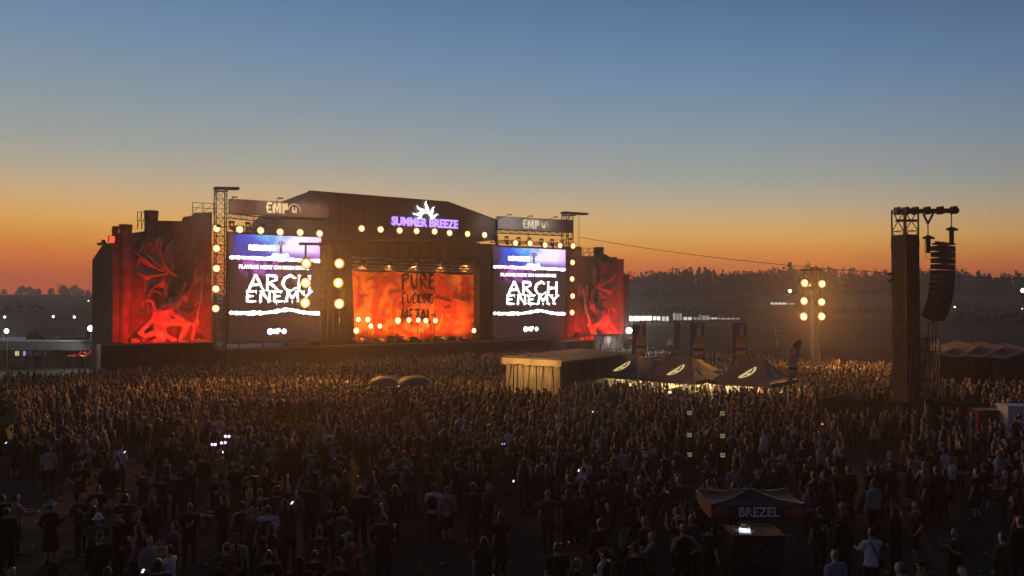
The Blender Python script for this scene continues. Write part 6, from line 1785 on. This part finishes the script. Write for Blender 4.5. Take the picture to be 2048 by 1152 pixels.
BLACK, DARK, CHAR, WHITE, GREY, OLIVE, TAN, BLUE, RED_, BROWN, GREEN, BUFF = (.014, .013, .013), (.022, .02, .022), (.05, .048, .05), (.62, .6, .6), (.25, .25, .25), (.10, .10, .06), (.36, .27, .19), (.22, .25, .33), (.22, .04, .04), (.09, .05, .035), (.03, .06, .04), (.4, .34, .2)
CN = {BLACK: 'black', DARK: 'dark', CHAR: 'charcoal', WHITE: 'white', GREY: 'grey', OLIVE: 'olive', TAN: 'tan', BLUE: 'grey blue', RED_: 'dark red', BROWN: 'brown', GREEN: 'dark green', BUFF: 'yellowish'}
H_DARK, H_BROWN, H_BLOND, H_GREY, H_RED = (.014, .010, .008), (.03, .018, .011), (.13, .085, .045), (.12, .115, .11), (.09, .03, .016)
HN = {H_DARK: 'dark', H_BROWN: 'brown', H_BLOND: 'blond', H_GREY: 'grey', H_RED: 'reddish'}
SKIN = [(.46, .29, .21), (.40, .25, .18), (.52, .34, .26), (.33, .2, .14)]
GROUP = 'people watching the concert'
prnd = random.Random(99)
PEOPLE = []
PLACED = []
FEMS = set()
def person(x, y, rz, pose='standing', top='tee', topc=BLACK, legs='trousers', legc=DARK, hair='short', hairc=H_DARK, hat=None, hatc=BLACK, fem=False, bag=None, bagc=BLACK, back=False, scale=1.0, skin=None, label=None, held=None):
    D = PSET[(pose, fem)]
    o = thing('person', label or '', 'person', (x, y, ground_z(x, y) + .004 if y > 125 else .05 * mnoise.noise(Vector((x * .2, y * .2, 0)))), rz, GROUP)
    wd = prnd.uniform(.93, 1.14); o.scale = (scale * wd, scale * wd, scale)
    link('body', D['body'], o, skin or prnd.choice(SKIN))
    nm = {'tee': 'shirt', 'hoodie': 'hoodie', 'tank': 'tank_top', 'coat': 'coat'}[top]
    link(nm, D[top], o, topc)
    link(legs, D[legs], o, legc)
    for q in (-1, 1): link('shoe', D['shoe%d' % q], o, (.02, .02, .02))
    if hair != 'bald': link('hair', HAIR[hair], o, hairc)
    if hat: link('hood' if hat == 'hood' else ('cap' if hat == 'cap' else 'hat'), HATS[hat], o, topc if hat == 'hood' else hatc)
    if bag == 'strap': link('shoulder_bag', strap_me, o, bagc)
    if bag == 'pack': link('backpack', pack_me, o, bagc)
    if back: link('back_print', D['back_print'], o)
    PEOPLE.append(dict(o=o, x=x, y=y, pose=pose, top=top, topc=topc, legs=legs, hair=hair, hairc=hairc, hat=hat, hatc=hatc, bag=bag, back=back, label=label, rz=rz))
    PLACED.append((x, y))
    if fem: FEMS.add(o.name)
    return o
def at_head(px, py, scale=1.0):
    """ground point of a person whose crown shows at this photo pixel"""
    d = (CAM_H - 1.79 * scale) * F_PX / (py - HY)
    return (px - CX) / F_PX * d, d
FACE = R(20)            # most look towards the stage, ahead and to the left
def put(px, py, label, ang=0.0, scale=1.0, **kw):
    x, y = at_head(px, py, scale)
    return person(x, y, FACE + R(ang), scale=scale, label=label, **kw)

put(105, 1001, 'person in grey brimmed hat and long dark coat, alone in the clearing at lower left', -40, hat='brimmed hat', hatc=GREY, top='coat', topc=BLACK, legs='shorts', pose='drinking')
put(168, 984, 'tall person with long dark hair and black tee looking down at their hands, lower left', 160, 1.04, hair='long', pose='phone', topc=BLACK)
put(192, 996, 'person in dark hoodie close behind the tall long haired person, lower left', 150, top='hoodie', topc=DARK)
put(200, 1027, 'person in white bucket hat and olive tee with a red shoulder bag, lower left', 175, .98, hat='bucket hat', hatc=WHITE, topc=OLIVE, bag='strap', bagc=RED_, legc=DARK)
put(36, 986, 'person in grey hoodie leaning over beside the left edge of the photo', -60, top='hoodie', topc=GREY, pose='carrying')
put(8, 987, 'person in black hoodie cut by the left edge, upper one of two', 0, top='hoodie')
put(18, 1012, 'broad person in black coat at the left edge, below the grey hoodie', -10, 1.02, top='coat', legs='trousers')
put(252, 988, 'person with curly dark hair behind the bearded person, lower left', 20, hair='curly', pose='phone')
put(306, 990, 'woman with long blond hair and black hoodie, lower left', 10, fem=True, hair='long', hairc=H_BLOND, top='hoodie')
put(279, 1020, 'person with grey shaved hair in black tee, lower left', 130, hair='short', hairc=H_GREY)
put(242, 1018, 'person in flat black cap and dark coat beside the white bucket hat', 120, hat='cap', top='coat')
put(279, 1046, 'woman with long brown hair and pinkish top holding a cup, lower left', 60, fem=True, hair='long', hairc=H_BROWN, top='tank', topc=(.30, .12, .11), pose='drinking')
put(382, 1005, 'person with bright rimmed grey hair and striped black tee, left of centre front', 5, hairc=H_GREY, back=True)
put(352, 1041, 'person in patterned dark shirt below the bright haired one, lower left', 80, hairc=H_BROWN, topc=CHAR, pose='carrying')
put(342, 1087, 'person in white tee bending, at the lower left', 60, .97, topc=WHITE, pose='carrying')
put(318, 1119, 'dark haired person low in front of the white tee, lower left', 15, hair='curly')
put(219, 1131, 'person with light rim on brown hair at the bottom edge, lower left', 0, hairc=H_BROWN)
put(112, 1122, 'person in black hood at the bottom edge below the brimmed hat', 0, hat='hood', top='hoodie')
put(28, 1131, 'person looking at a lit phone at the bottom left corner', 170, pose='phone', hairc=H_BROWN)
put(449, 988, 'person in black tee with arms bent, left of the tank top person', 60, pose='carrying', hair='long')
put(487, 1001, 'person in black tank top seen from behind, left centre front', 0, 1.03, top='tank', back=False)
put(503, 1012, 'fair haired person facing the black tank top person', 120, hairc=H_BLOND, topc=BROWN)
put(538, 1009, 'person in white tee with a black backpack and dark shorts', -10, topc=WHITE, bag='pack', legs='shorts', legc=BLACK)
put(583, 1008, 'woman in dark hoodie holding a tiny light up, left of centre front', 15, fem=True, hair='long', top='hoodie', topc=CHAR, pose='armup')
put(622, 962, 'tall person with raised bent arms and knotted hair, left of centre', 0, 1.06, hair='bun', pose='armsup', topc=DARK)
put(660, 1000, 'person in black tee with large faded back print, left of the centre', 0, back=True, topc=BLACK)
put(688, 1012, 'person in dark green tee turning right, beside the faded back print', -60, topc=GREEN, hairc=H_BROWN)
put(640, 1051, 'person in charcoal tee with pale shoulder stripe, arms bent, lower left centre', 0, hairc=H_BROWN, topc=CHAR, pose='carrying', back=True)
put(540, 1098, 'broad person in black tee with white back print at the bottom, left of centre', 0, 1.04, back=True)
put(455, 1083, 'person in camouflage brown tee at the bottom, left of centre', 40, topc=BROWN, hairc=H_BROWN)
put(600, 1113, 'person in dark hood at the bottom edge, left of centre', 0, hat='hood', top='hoodie', topc=DARK)
put(698, 1063, 'person in bright rimmed cap and dark red top, lower left of centre', 50, hat='cap', hatc=GREY, topc=RED_)
put(678, 1111, 'person with rim lit brown hair at the bottom, just left of centre', 0, hairc=H_BROWN)
put(722, 971, 'tall person all in black standing left of the centre clearing', 10, 1.05, top='hoodie')
put(766, 981, 'person in dark vest with bare arms, near a tall black figure', 70, top='tank', topc=DARK, pose='hips')
put(790, 968, 'person in black hoodie behind the one with bare arms, centre left', 20, top='hoodie', hair='long')
put(768, 1024, 'person in black coat with raised hand beside the centre clearing', -30, top='coat', pose='drinking', hairc=H_BROWN)
put(869, 964, 'person in black vest over white sleeves, left of the tan shirt', -30, top='tee', topc=WHITE, pose='crossed', bag='pack')
put(895, 969, 'person in wide tan tee with dark strap and shorts, at the centre', 0, topc=TAN, legs='shorts', legc=BLACK, bag='strap')
put(946, 966, 'person with curly hair in long black coat, right of the tan tee', 0, hair='curly', hairc=H_BROWN, top='coat')
put(978, 966, 'fair person in dark tee looking left, right of the long black coat', 110, hairc=H_BLOND)
put(1001, 1020, 'woman with long dark hair in long black coat, centre front', 10, fem=True, hair='long', top='coat')
put(968, 1071, 'small long haired woman in front of the long coated woman, centre bottom', -10, .93, fem=True, hair='long', topc=DARK)
put(1114, 1082, 'broad shouldered person with cropped hair and black tee, bottom right of centre', 0, 1.03, hairc=H_BROWN)
put(1200, 1035, 'person in black with one arm up and a pale cup, right of centre front', 0, pose='armup', top='hoodie')
put(1207, 1094, 'person in dark cap with bare shoulder, bottom right of centre', 40, hat='cap', hatc=CHAR, top='tank')
put(1288, 1031, 'person with grey rimmed hair in dark hoodie, left of the pretzel stall front', 30, hairc=H_GREY, top='hoodie', topc=DARK)
put(1303, 1062, 'person holding a pale box, lower right of centre', 60, pose='carrying', hairc=H_BLOND, topc=CHAR)
put(1270, 1086, 'person in dark wide brimmed hat at the bottom, right of centre', 0, hat='brimmed hat', hatc=CHAR, top='coat')
put(1365, 1045, 'broad person in black tank top with pale bare arms, left of the pretzel stall', 0, 1.05, top='tank', pose='hips', hairc=H_BLOND)
put(1382, 1026, 'grey haired person just behind the black tank top by the stall', 10, hairc=H_GREY, topc=CHAR)
put(1416, 1044, 'person in dark cap and dark tee at the left post of the pretzel stall', -80, hat='cap')
put(1352, 1012, 'woman with long reddish hair left of the pretzel stall', 40, fem=True, hair='long', hairc=H_RED)
put(1637, 1010, 'person in black tee with grey line across the back, right of the pretzel stall', 0, back=True, hairc=H_DARK)
put(1682, 1002, 'person with light cropped hair right of the pretzel stall', 20, hairc=H_BLOND, topc=DARK)
put(1684, 1027, 'person in long black hooded coat with pale collar, right of the stall', 0, hat='hood', top='coat', bag=None)
put(1740, 1052, 'person in white tee with dark strap bag across the back, lower right', -15, 1.03, topc=WHITE, legc=BLACK, bag='strap', bagc=BLACK, pose='carrying')
put(1667, 1095, 'person with short blond hair in grey blue tee, bottom right', 0, topc=BLUE, hairc=H_BLOND)
put(1786, 1015, 'person in long black robe like coat with pale sleeve print, lower right', 15, top='coat', hat='hood')
put(1828, 1000, 'person in black tee facing left with arm bent, in the right hand clearing', 60, pose='drinking', topc=BLACK, legs='shorts')
put(1906, 1054, 'person in black tee reaching down with a bare forearm, lower right', 90, pose='phone', hairc=H_BROWN)
put(1920, 1128, 'dark haired person with face turned back at the bottom edge, right', 165, hair='short')
put(1842, 1117, 'person in dark cap at the bottom edge, right of the white tee', 60, hat='cap', topc=CHAR)
put(1796, 1119, 'fair haired person at the bottom edge beside the white tee, right', 20, hairc=H_BLOND)
put(2000, 1062, 'person in brown coat near the bottom right corner', 0, top='coat', topc=BROWN, hairc=H_BROWN)
put(2036, 1030, 'person in black hoodie cut by the right edge, low', -10, top='hoodie')
put(1870, 931, 'tall person in black coat standing apart, right hand clearing, left one', 0, 1.04, top='coat')
put(1950, 936, 'person in black tee with bare arms in the right hand clearing', 10, topc=BLACK, legs='shorts')
put(1919, 880, 'broad person in black tee before the red cabinet at right', 0, 1.05)
put(1985, 884, 'person in black tee with pale back print before the white cabinet', 0, 1.02, back=True)
put(2031, 938, 'grey haired person at the right edge below the white cabinet', 30, hairc=H_GREY)
put(2008, 938, 'person in black tee pointing left near the right edge', 70, pose='carrying')
put(1845, 938, 'fair haired person with bright rim lit shoulder, right of centre clearing', 40, fem=True, hair='long', hairc=H_BLOND, topc=CHAR)
put(1655, 913, 'person with rim lit brown hair in wide black hoodie behind the pretzel stall', 0, hairc=H_BROWN, top='hoodie')
put(1695, 930, 'broad person in black jacket with pale collar tips, right of the stall', 0, 1.05, top='hoodie')
put(1738, 931, 'dark haired person left of a close pair, right of the stall', 10, pose='walking')
put(1752, 930, 'second of a close dark pair, right of the stall', -30, hair='long')
put(1745, 957, 'curly fair haired person in front of the close dark pair, right', 0, hair='curly', hairc=H_BROWN, topc=GREY)
put(810, 900, 'person with light hair and bag strap over a yellowish top, left centre', 0, bag='strap', topc=BUFF, hairc=H_BLOND)
put(827, 895, 'dark haired person right beside the yellowish top, left centre', 20)
put(682, 921, 'person with rim lit hair in dark tee alone left of centre', 0, hairc=H_BROWN)
put(933, 838, 'person in white tee with rim lit long hair in the middle crowd', 0, fem=True, hair='long', topc=WHITE, hairc=H_BROWN)
put(1245, 892, 'person in pale mauve shirt seen from behind, right of centre', 0, topc=(.38, .31, .33))
put(1224, 892, 'person with round rim lit head left of the pale mauve shirt', 0, hairc=H_GREY)
put(1290, 908, 'person in white cap left of the marker posts', 0, hat='cap', hatc=WHITE)
put(1280, 950, 'person with arm held up and white rimmed hair left of the marker posts', 10, pose='armup', hairc=H_GREY, topc=CHAR)
put(1095, 978, 'person with very bright rim lit grey hair right of centre', 0, hairc=H_GREY, topc=RED_)
put(100, 893, 'person in white tee with dark hair at left, before the lit crowd', 10, topc=(.40, .39, .38))
put(50, 842, 'person in bright yellow green top at the left edge of the crowd', 30, topc=(.55, .62, .10), hairc=H_DARK)
put(410, 813, 'person in pale grey tee with dark back print, left of the glowing balls', 0, topc=GREY, back=True)
put(497, 838, 'person in white tee turning right, above the violet glowing balls', -40, topc=WHITE)
put(1748, 838, 'person in pale grey tee before the dark site fence', 0, topc=GREY)

# ---- everybody else: scattered over the field, thinning towards the camera
def blocked(x, y):
    px = CX + x / y * F_PX; gy = HY + CAM_H * F_PX / y
    t_ = -(x - S_ORG.x) * sA + (y - S_ORG.y) * cA
    if t_ > -5.0: return True
    if px < 240 and y > 80: return True
    if px > 1255 and y > 100 - 25 * min(1.6, (px - 1260) / 520): return True
    v = Vector((x, y, 0)) - Vector((A_ct.x, A_ct.y, 0)); a, b = v.dot(u_ct), v.dot(n_ct)
    if -.5 < a < wF + .5 and -.6 < b < ln + .4: return True
    if FD - 1.2 < y < FD + 7.5 and 1636 < px < 1980: return True
    if y > 40 and y < 44 and px > 1950: return True
    if px > 1870 and y > 59: return True
    if abs(x - bz.location.x) < 1.45 and abs(y - BD) < 1.3: return True
    if 1405 < px < 1600 and y < 21.8: return True
    if (1364 < px < 1393 or 1430 < px < 1459) and 25 < y < 33.6: return True
    if abs(px - 1868) < 34 and 38 < y < 41.5: return True
    for mx_, my_ in ((P(648, 0, 62).x, 62), (P(1630, 0, 75).x, 75)):
        if math.hypot(x - mx_, y - my_) < 1.0: return True
    # trodden clearings seen in the photograph
    if px < 160 and 960 < gy < 1180: return True
    if 225 < px < 345 and 905 < gy < 965: return True
    if 545 < px < 640 and 850 < gy < 905: return True
    if 690 < px < 1010 and gy > 1078: return True
    if 1010 < px < 1090 and gy > 1100: return True
    if 1690 < px < 2000 and gy > 1050: return True
    if 1690 < px < 1800 and 895 < gy < 975: return True
    return False
A_ct = Vector((-.43, 56, 0)); _u = (Vector((3.25, 53, 0)) - A_ct).normalized(); u_ct, n_ct = _u, Vector((-_u.y, _u.x, 0))
def density(x, y):
    px = CX + x / y * F_PX
    clump = max(.12, 1.0 + 1.5 * mnoise.noise(Vector((x * .24, y * .24, 3.0))) + .5 * mnoise.noise(Vector((x * .7, y * .7, 9.0))))      # people gather in knots
    if y < 22: return .32 * clump
    if y < 27: return (.62 if 1010 < px < 1500 else .46) * clump
    if y < 32: return (1.15 if 900 < px < 1640 else .95) * clump
    if y < 40: return (1.45 if px < 1640 else .95) * clump
    if y < 50: return 1.9 * min(1.3, clump)
    if y < 62: return 2.2 * min(1.15, max(.5, clump))
    return 2.5
crowd = []
cr = random.Random(4)
y = 17.2
while y < 101:
    dd = .40 if y > 50 else .5
    halfw = .67 * y + 1
    nrow = 2 * halfw * dd
    k = 0
    cnt = np.random.RandomState(int(y * 100)).poisson(1)
    xq = -halfw
    m_ = int(nrow * 2.6) + 1
    for i in range(m_):
        x = -halfw + 2 * halfw * cr.random(); yy = y + dd * cr.random()
        if cr.random() * 2.6 > density(x, yy): continue
        if blocked(x, yy): continue
        crowd.append((x, yy))
    y += dd
# keep people from standing inside one another
cell = {}
keep = []
for x, y in [(a, b) for a, b in PLACED] + crowd:
    key = (int(x / .5), int(y / .5)); ok = True
    for dx in (-1, 0, 1):
        for dy in (-1, 0, 1):
            for (a, b) in cell.get((key[0] + dx, key[1] + dy), ()):
                if math.hypot(a - x, b - y) < (.46 if y < 50 else .38): ok = False
    if ok or len(keep) < len(PLACED):
        cell.setdefault(key, []).append((x, y)); keep.append((x, y))
crowd = keep[len(PLACED):]
def inview(x, y):
    px = CX + x / y * F_PX; hy_ = HY + (CAM_H - 1.75) * F_PX / y
    return 4 < px < 2044 and hy_ < 1140
crowd.sort(key=lambda q: q[1])
near = [q for q in crowd if inview(*q)][:300 - len(PEOPLE)]
nset = set(near); rest = [q for q in crowd if q not in nset]

tops = [('tee', BLACK)] * 9 + [('tee', DARK)] * 4 + [('hoodie', BLACK)] * 5 + [('hoodie', CHAR)] * 3 + [('tank', BLACK)] * 2 + [('coat', BLACK)] * 2 + [('tee', CHAR)] * 3 + [('tee', GREY), ('tee', OLIVE), ('tee', BROWN), ('tee', RED_), ('tee', WHITE), ('hoodie', GREY), ('tee', TAN), ('hoodie', GREEN)]
poses = ['standing'] * 8 + ['drinking'] * 4 + ['phone'] * 3 + ['crossed'] * 3 + ['hips'] * 2 + ['walking'] * 2 + ['carrying', 'armup', 'armsup']
for x, y in near:
    fem = prnd.random() < .38; tp, tc_ = prnd.choice(tops); hc = prnd.choice([H_DARK] * 6 + [H_BROWN] * 5 + [H_BLOND] * 2 + [H_GREY, H_RED])
    hs = prnd.choice(['long'] * 5 + ['ponytail'] * 2 + ['bun', 'short', 'curly']) if fem else prnd.choice(['short'] * 6 + ['long'] * 3 + ['bald', 'curly', 'ponytail'])
    ht_ = prnd.choice([None] * 9 + ['cap', 'cap', 'bucket hat'])
    if tp == 'hoodie' and not ht_ and prnd.random() < .2: ht_ = 'hood'
    an = prnd.gauss(0, 22) if prnd.random() < .78 else prnd.uniform(-180, 180)
    person(x, y, FACE + R(an), prnd.choice(poses), tp, tc_, prnd.choice(['trousers'] * 5 + ['shorts'] * 2), prnd.choice([BLACK, DARK, DARK, CHAR, OLIVE]), hs, hc, ht_, prnd.choice([BLACK, CHAR, OLIVE, GREY]),
           fem, prnd.choice([None] * 7 + ['strap', 'pack']), prnd.choice([BLACK, CHAR, BROWN]), prnd.random() < .22 and tp in ('tee',), prnd.uniform(.92, 1.06) * (.96 if fem else 1.0))

# labels for the scattered ones
LM = [('the left edge', 0, 30), ('the violet glowing balls', 442, 30.5), ('the tan tee', 895, 24.5), ('the marker posts', 1411, 35.5), ('the pretzel stall', 1497, 21.2), ('the stair handrail', 1860, 39.5), ('the white cabinet', 2030, 41.5), ('the white backpack wearer', 538, 22), ('the lit price sheet', 1485, 21)]
LM = LM[:7]
PH = {'standing': '', 'drinking': 'holding a cup hand up', 'phone': 'hands raised to chest', 'armup': 'one arm up', 'armsup': 'both arms up', 'hips': 'hands on hips', 'crossed': 'arms folded', 'walking': 'walking', 'carrying': 'forearms forward'}
PH['drinking'] = 'one forearm raised'
GN = {'tee': 'tee', 'hoodie': 'hoodie', 'tank': 'tank top', 'coat': 'long coat'}
byl = {}
for p_ in PEOPLE:
    if p_['label']: continue
    px = CX + p_['x'] / p_['y'] * F_PX
    best = min(LM, key=lambda l: abs(l[1] - px) + abs(l[2] - p_['y']) * 9)
    d = px - best[1]
    rel = ('behind' if p_['y'] > best[2] else 'in front of') if abs(d) < 55 and best[1] not in (0,) else ('left of' if d < 0 else 'right of')
    if best[1] == 0: rel = 'near'
    if abs(d) > 170: rel = 'well ' + rel if rel not in ('near',) else rel
    head = {'cap': 'cap', 'bucket hat': 'bucket hat', 'hood': 'raised hood'}[p_['hat']] if p_['hat'] else ('bald' if p_['hair'] == 'bald' else f"{HN[p_['hairc']]} {p_['hair'] + ' hair' if p_['hair'] in ('short', 'long', 'curly') else p_['hair']}")
    extra = PH[p_['pose']] or ('shoulder bag' if p_['bag'] == 'strap' else 'backpack' if p_['bag'] == 'pack' else 'back print' if p_['back'] else '')
    lab = f"person in {CN[p_['topc']]} {GN[p_['top']]}, {head}{', ' + extra if extra else ''}, {rel} {best[0]}"
    p_['lab'] = lab; byl.setdefault(lab, []).append((px, p_))
NTH = ORD
for lab, lst in byl.items():
    lst.sort(key=lambda q: q[0])
    if len(lst) == 1: lst[0][1]['o']['label'] = lab
    else:
        for i, (_, p_) in enumerate(lst):
            w = lab.split(); s = 'leftmost' if i == 0 else 'rightmost' if i == len(lst) - 1 else NTH[i] + ' from left'
            p_['o']['label'] = lab + ', ' + s
for p_ in PEOPLE:
    w = p_['o']['label'].replace(' ,', ',').split()
    if len(w) > 16: 
        w2 = ' '.join(w).replace('person in ', '').split(); w = ['person'] + w2 if len(w2) < 16 else w2
    p_['o']['label'] = ' '.join(w[:16])

# ---- the rest of the crowd, thousands strong: small whole figures in one mesh
def low_figure(armup, longhair, hatc):
    vs, fs, part = [], [], []
    def add(mb, k):
        b = len(vs); vs.extend(mb.v); fs.extend(tuple(b + i for i in f) for f in mb.f); part.extend([k] * len(mb.v))
    m = MB(); 
    for s in (-1, 1): m.tube([(s * .09, 0, .92), (s * .10, .03, .48), (s * .11, 0, .04)], [.10, .07, .055], 5)
    add(m, 0)
    m = MB(); m.vloft([(.84, 0, 0, .17, .12), (1.08, 0, 0, .16, .11), (1.32, 0, .01, .19, .13), (1.43, 0, 0, .17, .10), (1.49, 0, 0, .07, .065)], 7); add(m, 1)
    m = MB()
    for s in (-1, 1):
        a = armup if s == 1 else 0
        pts = [[(s * .17, 0, 1.42), (s * .24, 0, 1.16), (s * .24, .08, .92)], [(s * .17, 0, 1.40), (s * .30, .07, 1.62), (s * .22, .1, 1.92)], [(s * .17, 0, 1.42), (s * .24, .08, 1.16), (s * .12, .28, 1.30)]][a if s == 1 else (2 if armup == 2 else 0)]
        m.tube(pts, [.07, .05, .04], 5)
        m.tube([pts[2], Vector(pts[2]) + (Vector(pts[2]) - Vector(pts[1])).normalized() * .12], [.038, .025], 4)
    add(m, 2)
    m = MB(); m.vloft([(1.47, 0, 0, .055, .055), (1.56, 0, .015, .062, .075), (1.65, 0, .008, .077, .095), (1.73, 0, 0, .06, .08), (1.765, 0, 0, .02, .03)], 7); add(m, 3)
    m = MB(); m.vloft([(1.60, 0, -.02, .078, .085), (1.68, 0, -.014, .086, .096), (1.75, 0, -.012, .066, .08), (1.785, 0, -.012, .015, .02)], 8)
    if longhair: m.vloft([(1.34, 0, -.12, .09, .03), (1.48, 0, -.10, .12, .05), (1.62, 0, -.06, .09, .06), (1.70, 0, -.05, .05, .04)], 7)
    add(m, 4)
    return np.array([tuple(v) for v in vs], dtype=np.float32), fs, np.array(part)
FIG = [low_figure(a, l, 0) for a in (0, 1, 2) for l in (False, True)]
nr = np.random.RandomState(12)
allv, allc, loops, sizes = [], [], [], []
off = 0
pal_top = [BLACK] * 10 + [DARK] * 6 + [CHAR] * 5 + [GREY, OLIVE, BROWN, RED_, TAN, GREEN, WHITE, BUFF]
pal_hair = [H_DARK] * 7 + [H_BROWN] * 5 + [H_BLOND] * 2 + [H_GREY, H_RED]
for x, y in rest:
    k = nr.choice(6, p=[.50, .34, .025, .015, .07, .05]); V, Fc, pt = FIG[k]
    sc = nr.uniform(.92, 1.07); an = 0.36 + nr.normal(0, .45); c_, s_ = math.cos(an), math.sin(an)
    W_ = V * sc; lean = nr.normal(0, .02)
    xx = W_[:, 0] * c_ - W_[:, 1] * s_ + x + lean * W_[:, 2]; yy = W_[:, 0] * s_ + W_[:, 1] * c_ + y
    allv.append(np.stack([xx, yy, W_[:, 2] - .02], 1))
    tc_ = pal_top[nr.randint(len(pal_top))]; hc = pal_hair[nr.randint(len(pal_hair))]; sk_ = SKIN[nr.randint(4)]
    sleeve = tc_ if nr.rand() < .35 else sk_
    colr = np.array([(.02, .02, .025), tc_, sleeve, sk_, hc], dtype=np.float32)[pt]
    allc.append(colr)
    for f in Fc: loops.extend(i + off for i in f); sizes.append(len(f))
    off += len(V)
V = np.concatenate(allv).astype(np.float32); C_ = np.concatenate(allc)
me = bpy.data.meshes.new('crowd')
me.vertices.add(len(V)); me.vertices.foreach_set('co', V.ravel())
me.loops.add(len(loops)); me.loops.foreach_set('vertex_index', np.array(loops, dtype=np.int32))
st = np.concatenate([[0], np.cumsum(sizes)[:-1]]).astype(np.int32)
me.polygons.add(len(sizes)); me.polygons.foreach_set('loop_start', st); me.polygons.foreach_set('loop_total', np.array(sizes, dtype=np.int32))
me.polygons.foreach_set('use_smooth', np.ones(len(sizes), dtype=bool))
at_ = me.attributes.new('tint', 'FLOAT_COLOR', 'POINT'); at_.data.foreach_set('color', np.concatenate([C_, np.ones((len(C_), 1), np.float32)], 1).ravel())
me.update(); me.validate()
me.materials.append(mat('crowd_clothes', (1, 1, 1), .6, attr='tint', scale=3, spec=.5, sheen=.05))
tag(link('crowd', me, kind='stuff'), 'dense crowd of thousands of festival goers in front of the stage', 'crowd')
print('people', len(PEOPLE), 'crowd', len(rest), 'polys', len(sizes))

# lit phones held up here and there
ph_m = emit('phone_screen', (.9, .95, 1.0), 1.6)
case_m = mat('phone_case', (.02, .02, .02), .4)
spots = [(290, 1139, 1.45, 'brightest, at the bottom edge in the lower left'), (31, 1136, 1.40, 'in the bottom left corner'), (586, 1004, 1.95, 'tiny, held up left of centre front'),
         (500, 768, 1.9, 'in the far crowd below the left screen'), (798, 772, 1.8, 'under the right parasol'), (252, 903, 1.6, 'left of the violet glowing balls'), (1027, 961, 1.6, 'bright, just right of the long black coat'), (1157, 940, 1.6, 'right of centre in the middle rows'),
         (1145, 1140, 1.3, 'at the bottom edge right of centre'), (1185, 823, 2.1, 'held up high right of centre'), (15, 885, 1.7, 'at the left edge among the lit people')]
for px, py, z, nm in spots:
    d = (CAM_H - z) * F_PX / (py - HY); q = P(px, py, d)
    o = thing('phone', 'lit phone ' + nm, 'phone', q, R(cr.uniform(-30, 30)), 'lit phones in the crowd')
    sc = .72 if d < 25 else .66
    MB().box((0, .006, 0), (.075 * sc, .009, .15 * sc), rot=Matrix.Rotation(-.95, 3, 'X')).build('case', case_m, o)
    MB().box((0, -.004, .002), (.068 * sc, .006, .135 * sc), rot=Matrix.Rotation(-.95, 3, 'X')).build('screen', ph_m, o)

lit_ = MB(); lr = random.Random(31)
for i in range(520):
    y = lr.uniform(18, 46); x = lr.uniform(-.66, .66) * y
    if abs(x - bz.location.x) < 1.4 and abs(y - BD) < 1.1: continue
    a = lr.uniform(0, 6.28); z = .05 * mnoise.noise(Vector((x * .2, y * .2, 0))) + .035
    if i % 3: lit_.tube([(x, y, z), (x + .11 * math.cos(a), y + .11 * math.sin(a), z + .005)], [.032, .042], 6)
    else:
        s1, s2 = lr.uniform(.05, .16), lr.uniform(.04, .1)
        lit_.box((x, y, z - .015), (s1, s2, .012), rz=a)
tag(lit_.build('litter', mat('cup_plastic', (.24, .22, .21), .5, col2=(.08, .075, .07), scale=.7), kind='stuff'), 'scattered plastic cups and scraps of paper on the trampled ground', 'litter')

# plastic cups in raised hands of the nearer people
cup_m = mat('clear_cup', (.55, .52, .46), .35, col2=(.45, .40, .30), scale=4)
cup_me = None
for p_ in sorted(PEOPLE, key=lambda q: q['y']):
    if p_['pose'] not in ('drinking', 'armup') or p_['y'] > 33: continue
    bpy.context.view_layer.update() if cup_me is None else None
    h_ = PSET[(p_['pose'], p_['o'].name in FEMS)]['hand']
    o_ = p_['o']; W_ = Matrix.Translation(o_.location) @ Matrix.Rotation(o_.rotation_euler.z, 4, 'Z') @ Matrix.Diagonal((*o_.scale, 1))
    c_ = MB().vloft([(-.05, 0, 0, .032, .032), (.08, 0, 0, .044, .044), (.08, 0, 0, .038, .038), (-.03, 0, 0, .028, .028)], 10)
    if cup_me is None: cup_me = G_mesh(c_, cup_m, 'cup')
    q_ = link('cup', cup_me); q_.location = W_ @ (h_ + Vector((0, .02, .03)))
    who = p_['o']['label'].split(',')[0].split()[:10]
    tag(q_, 'plastic cup held by ' + ' '.join(who), 'cup', 'plastic cups in raised hands')
seen = {}
for o_ in [o for o in bpy.data.objects if o.get('category') == 'cup']:
    seen.setdefault(o_['label'], []).append(o_)
for lab, lst in seen.items():
    if len(lst) > 1:
        lst.sort(key=lambda o: o.location.x / o.location.y)
        for i, o_ in enumerate(lst): o_['label'] = lab + (', leftmost' if i == 0 else ', rightmost' if i == len(lst) - 1 else f', {ORD[i]} from left')
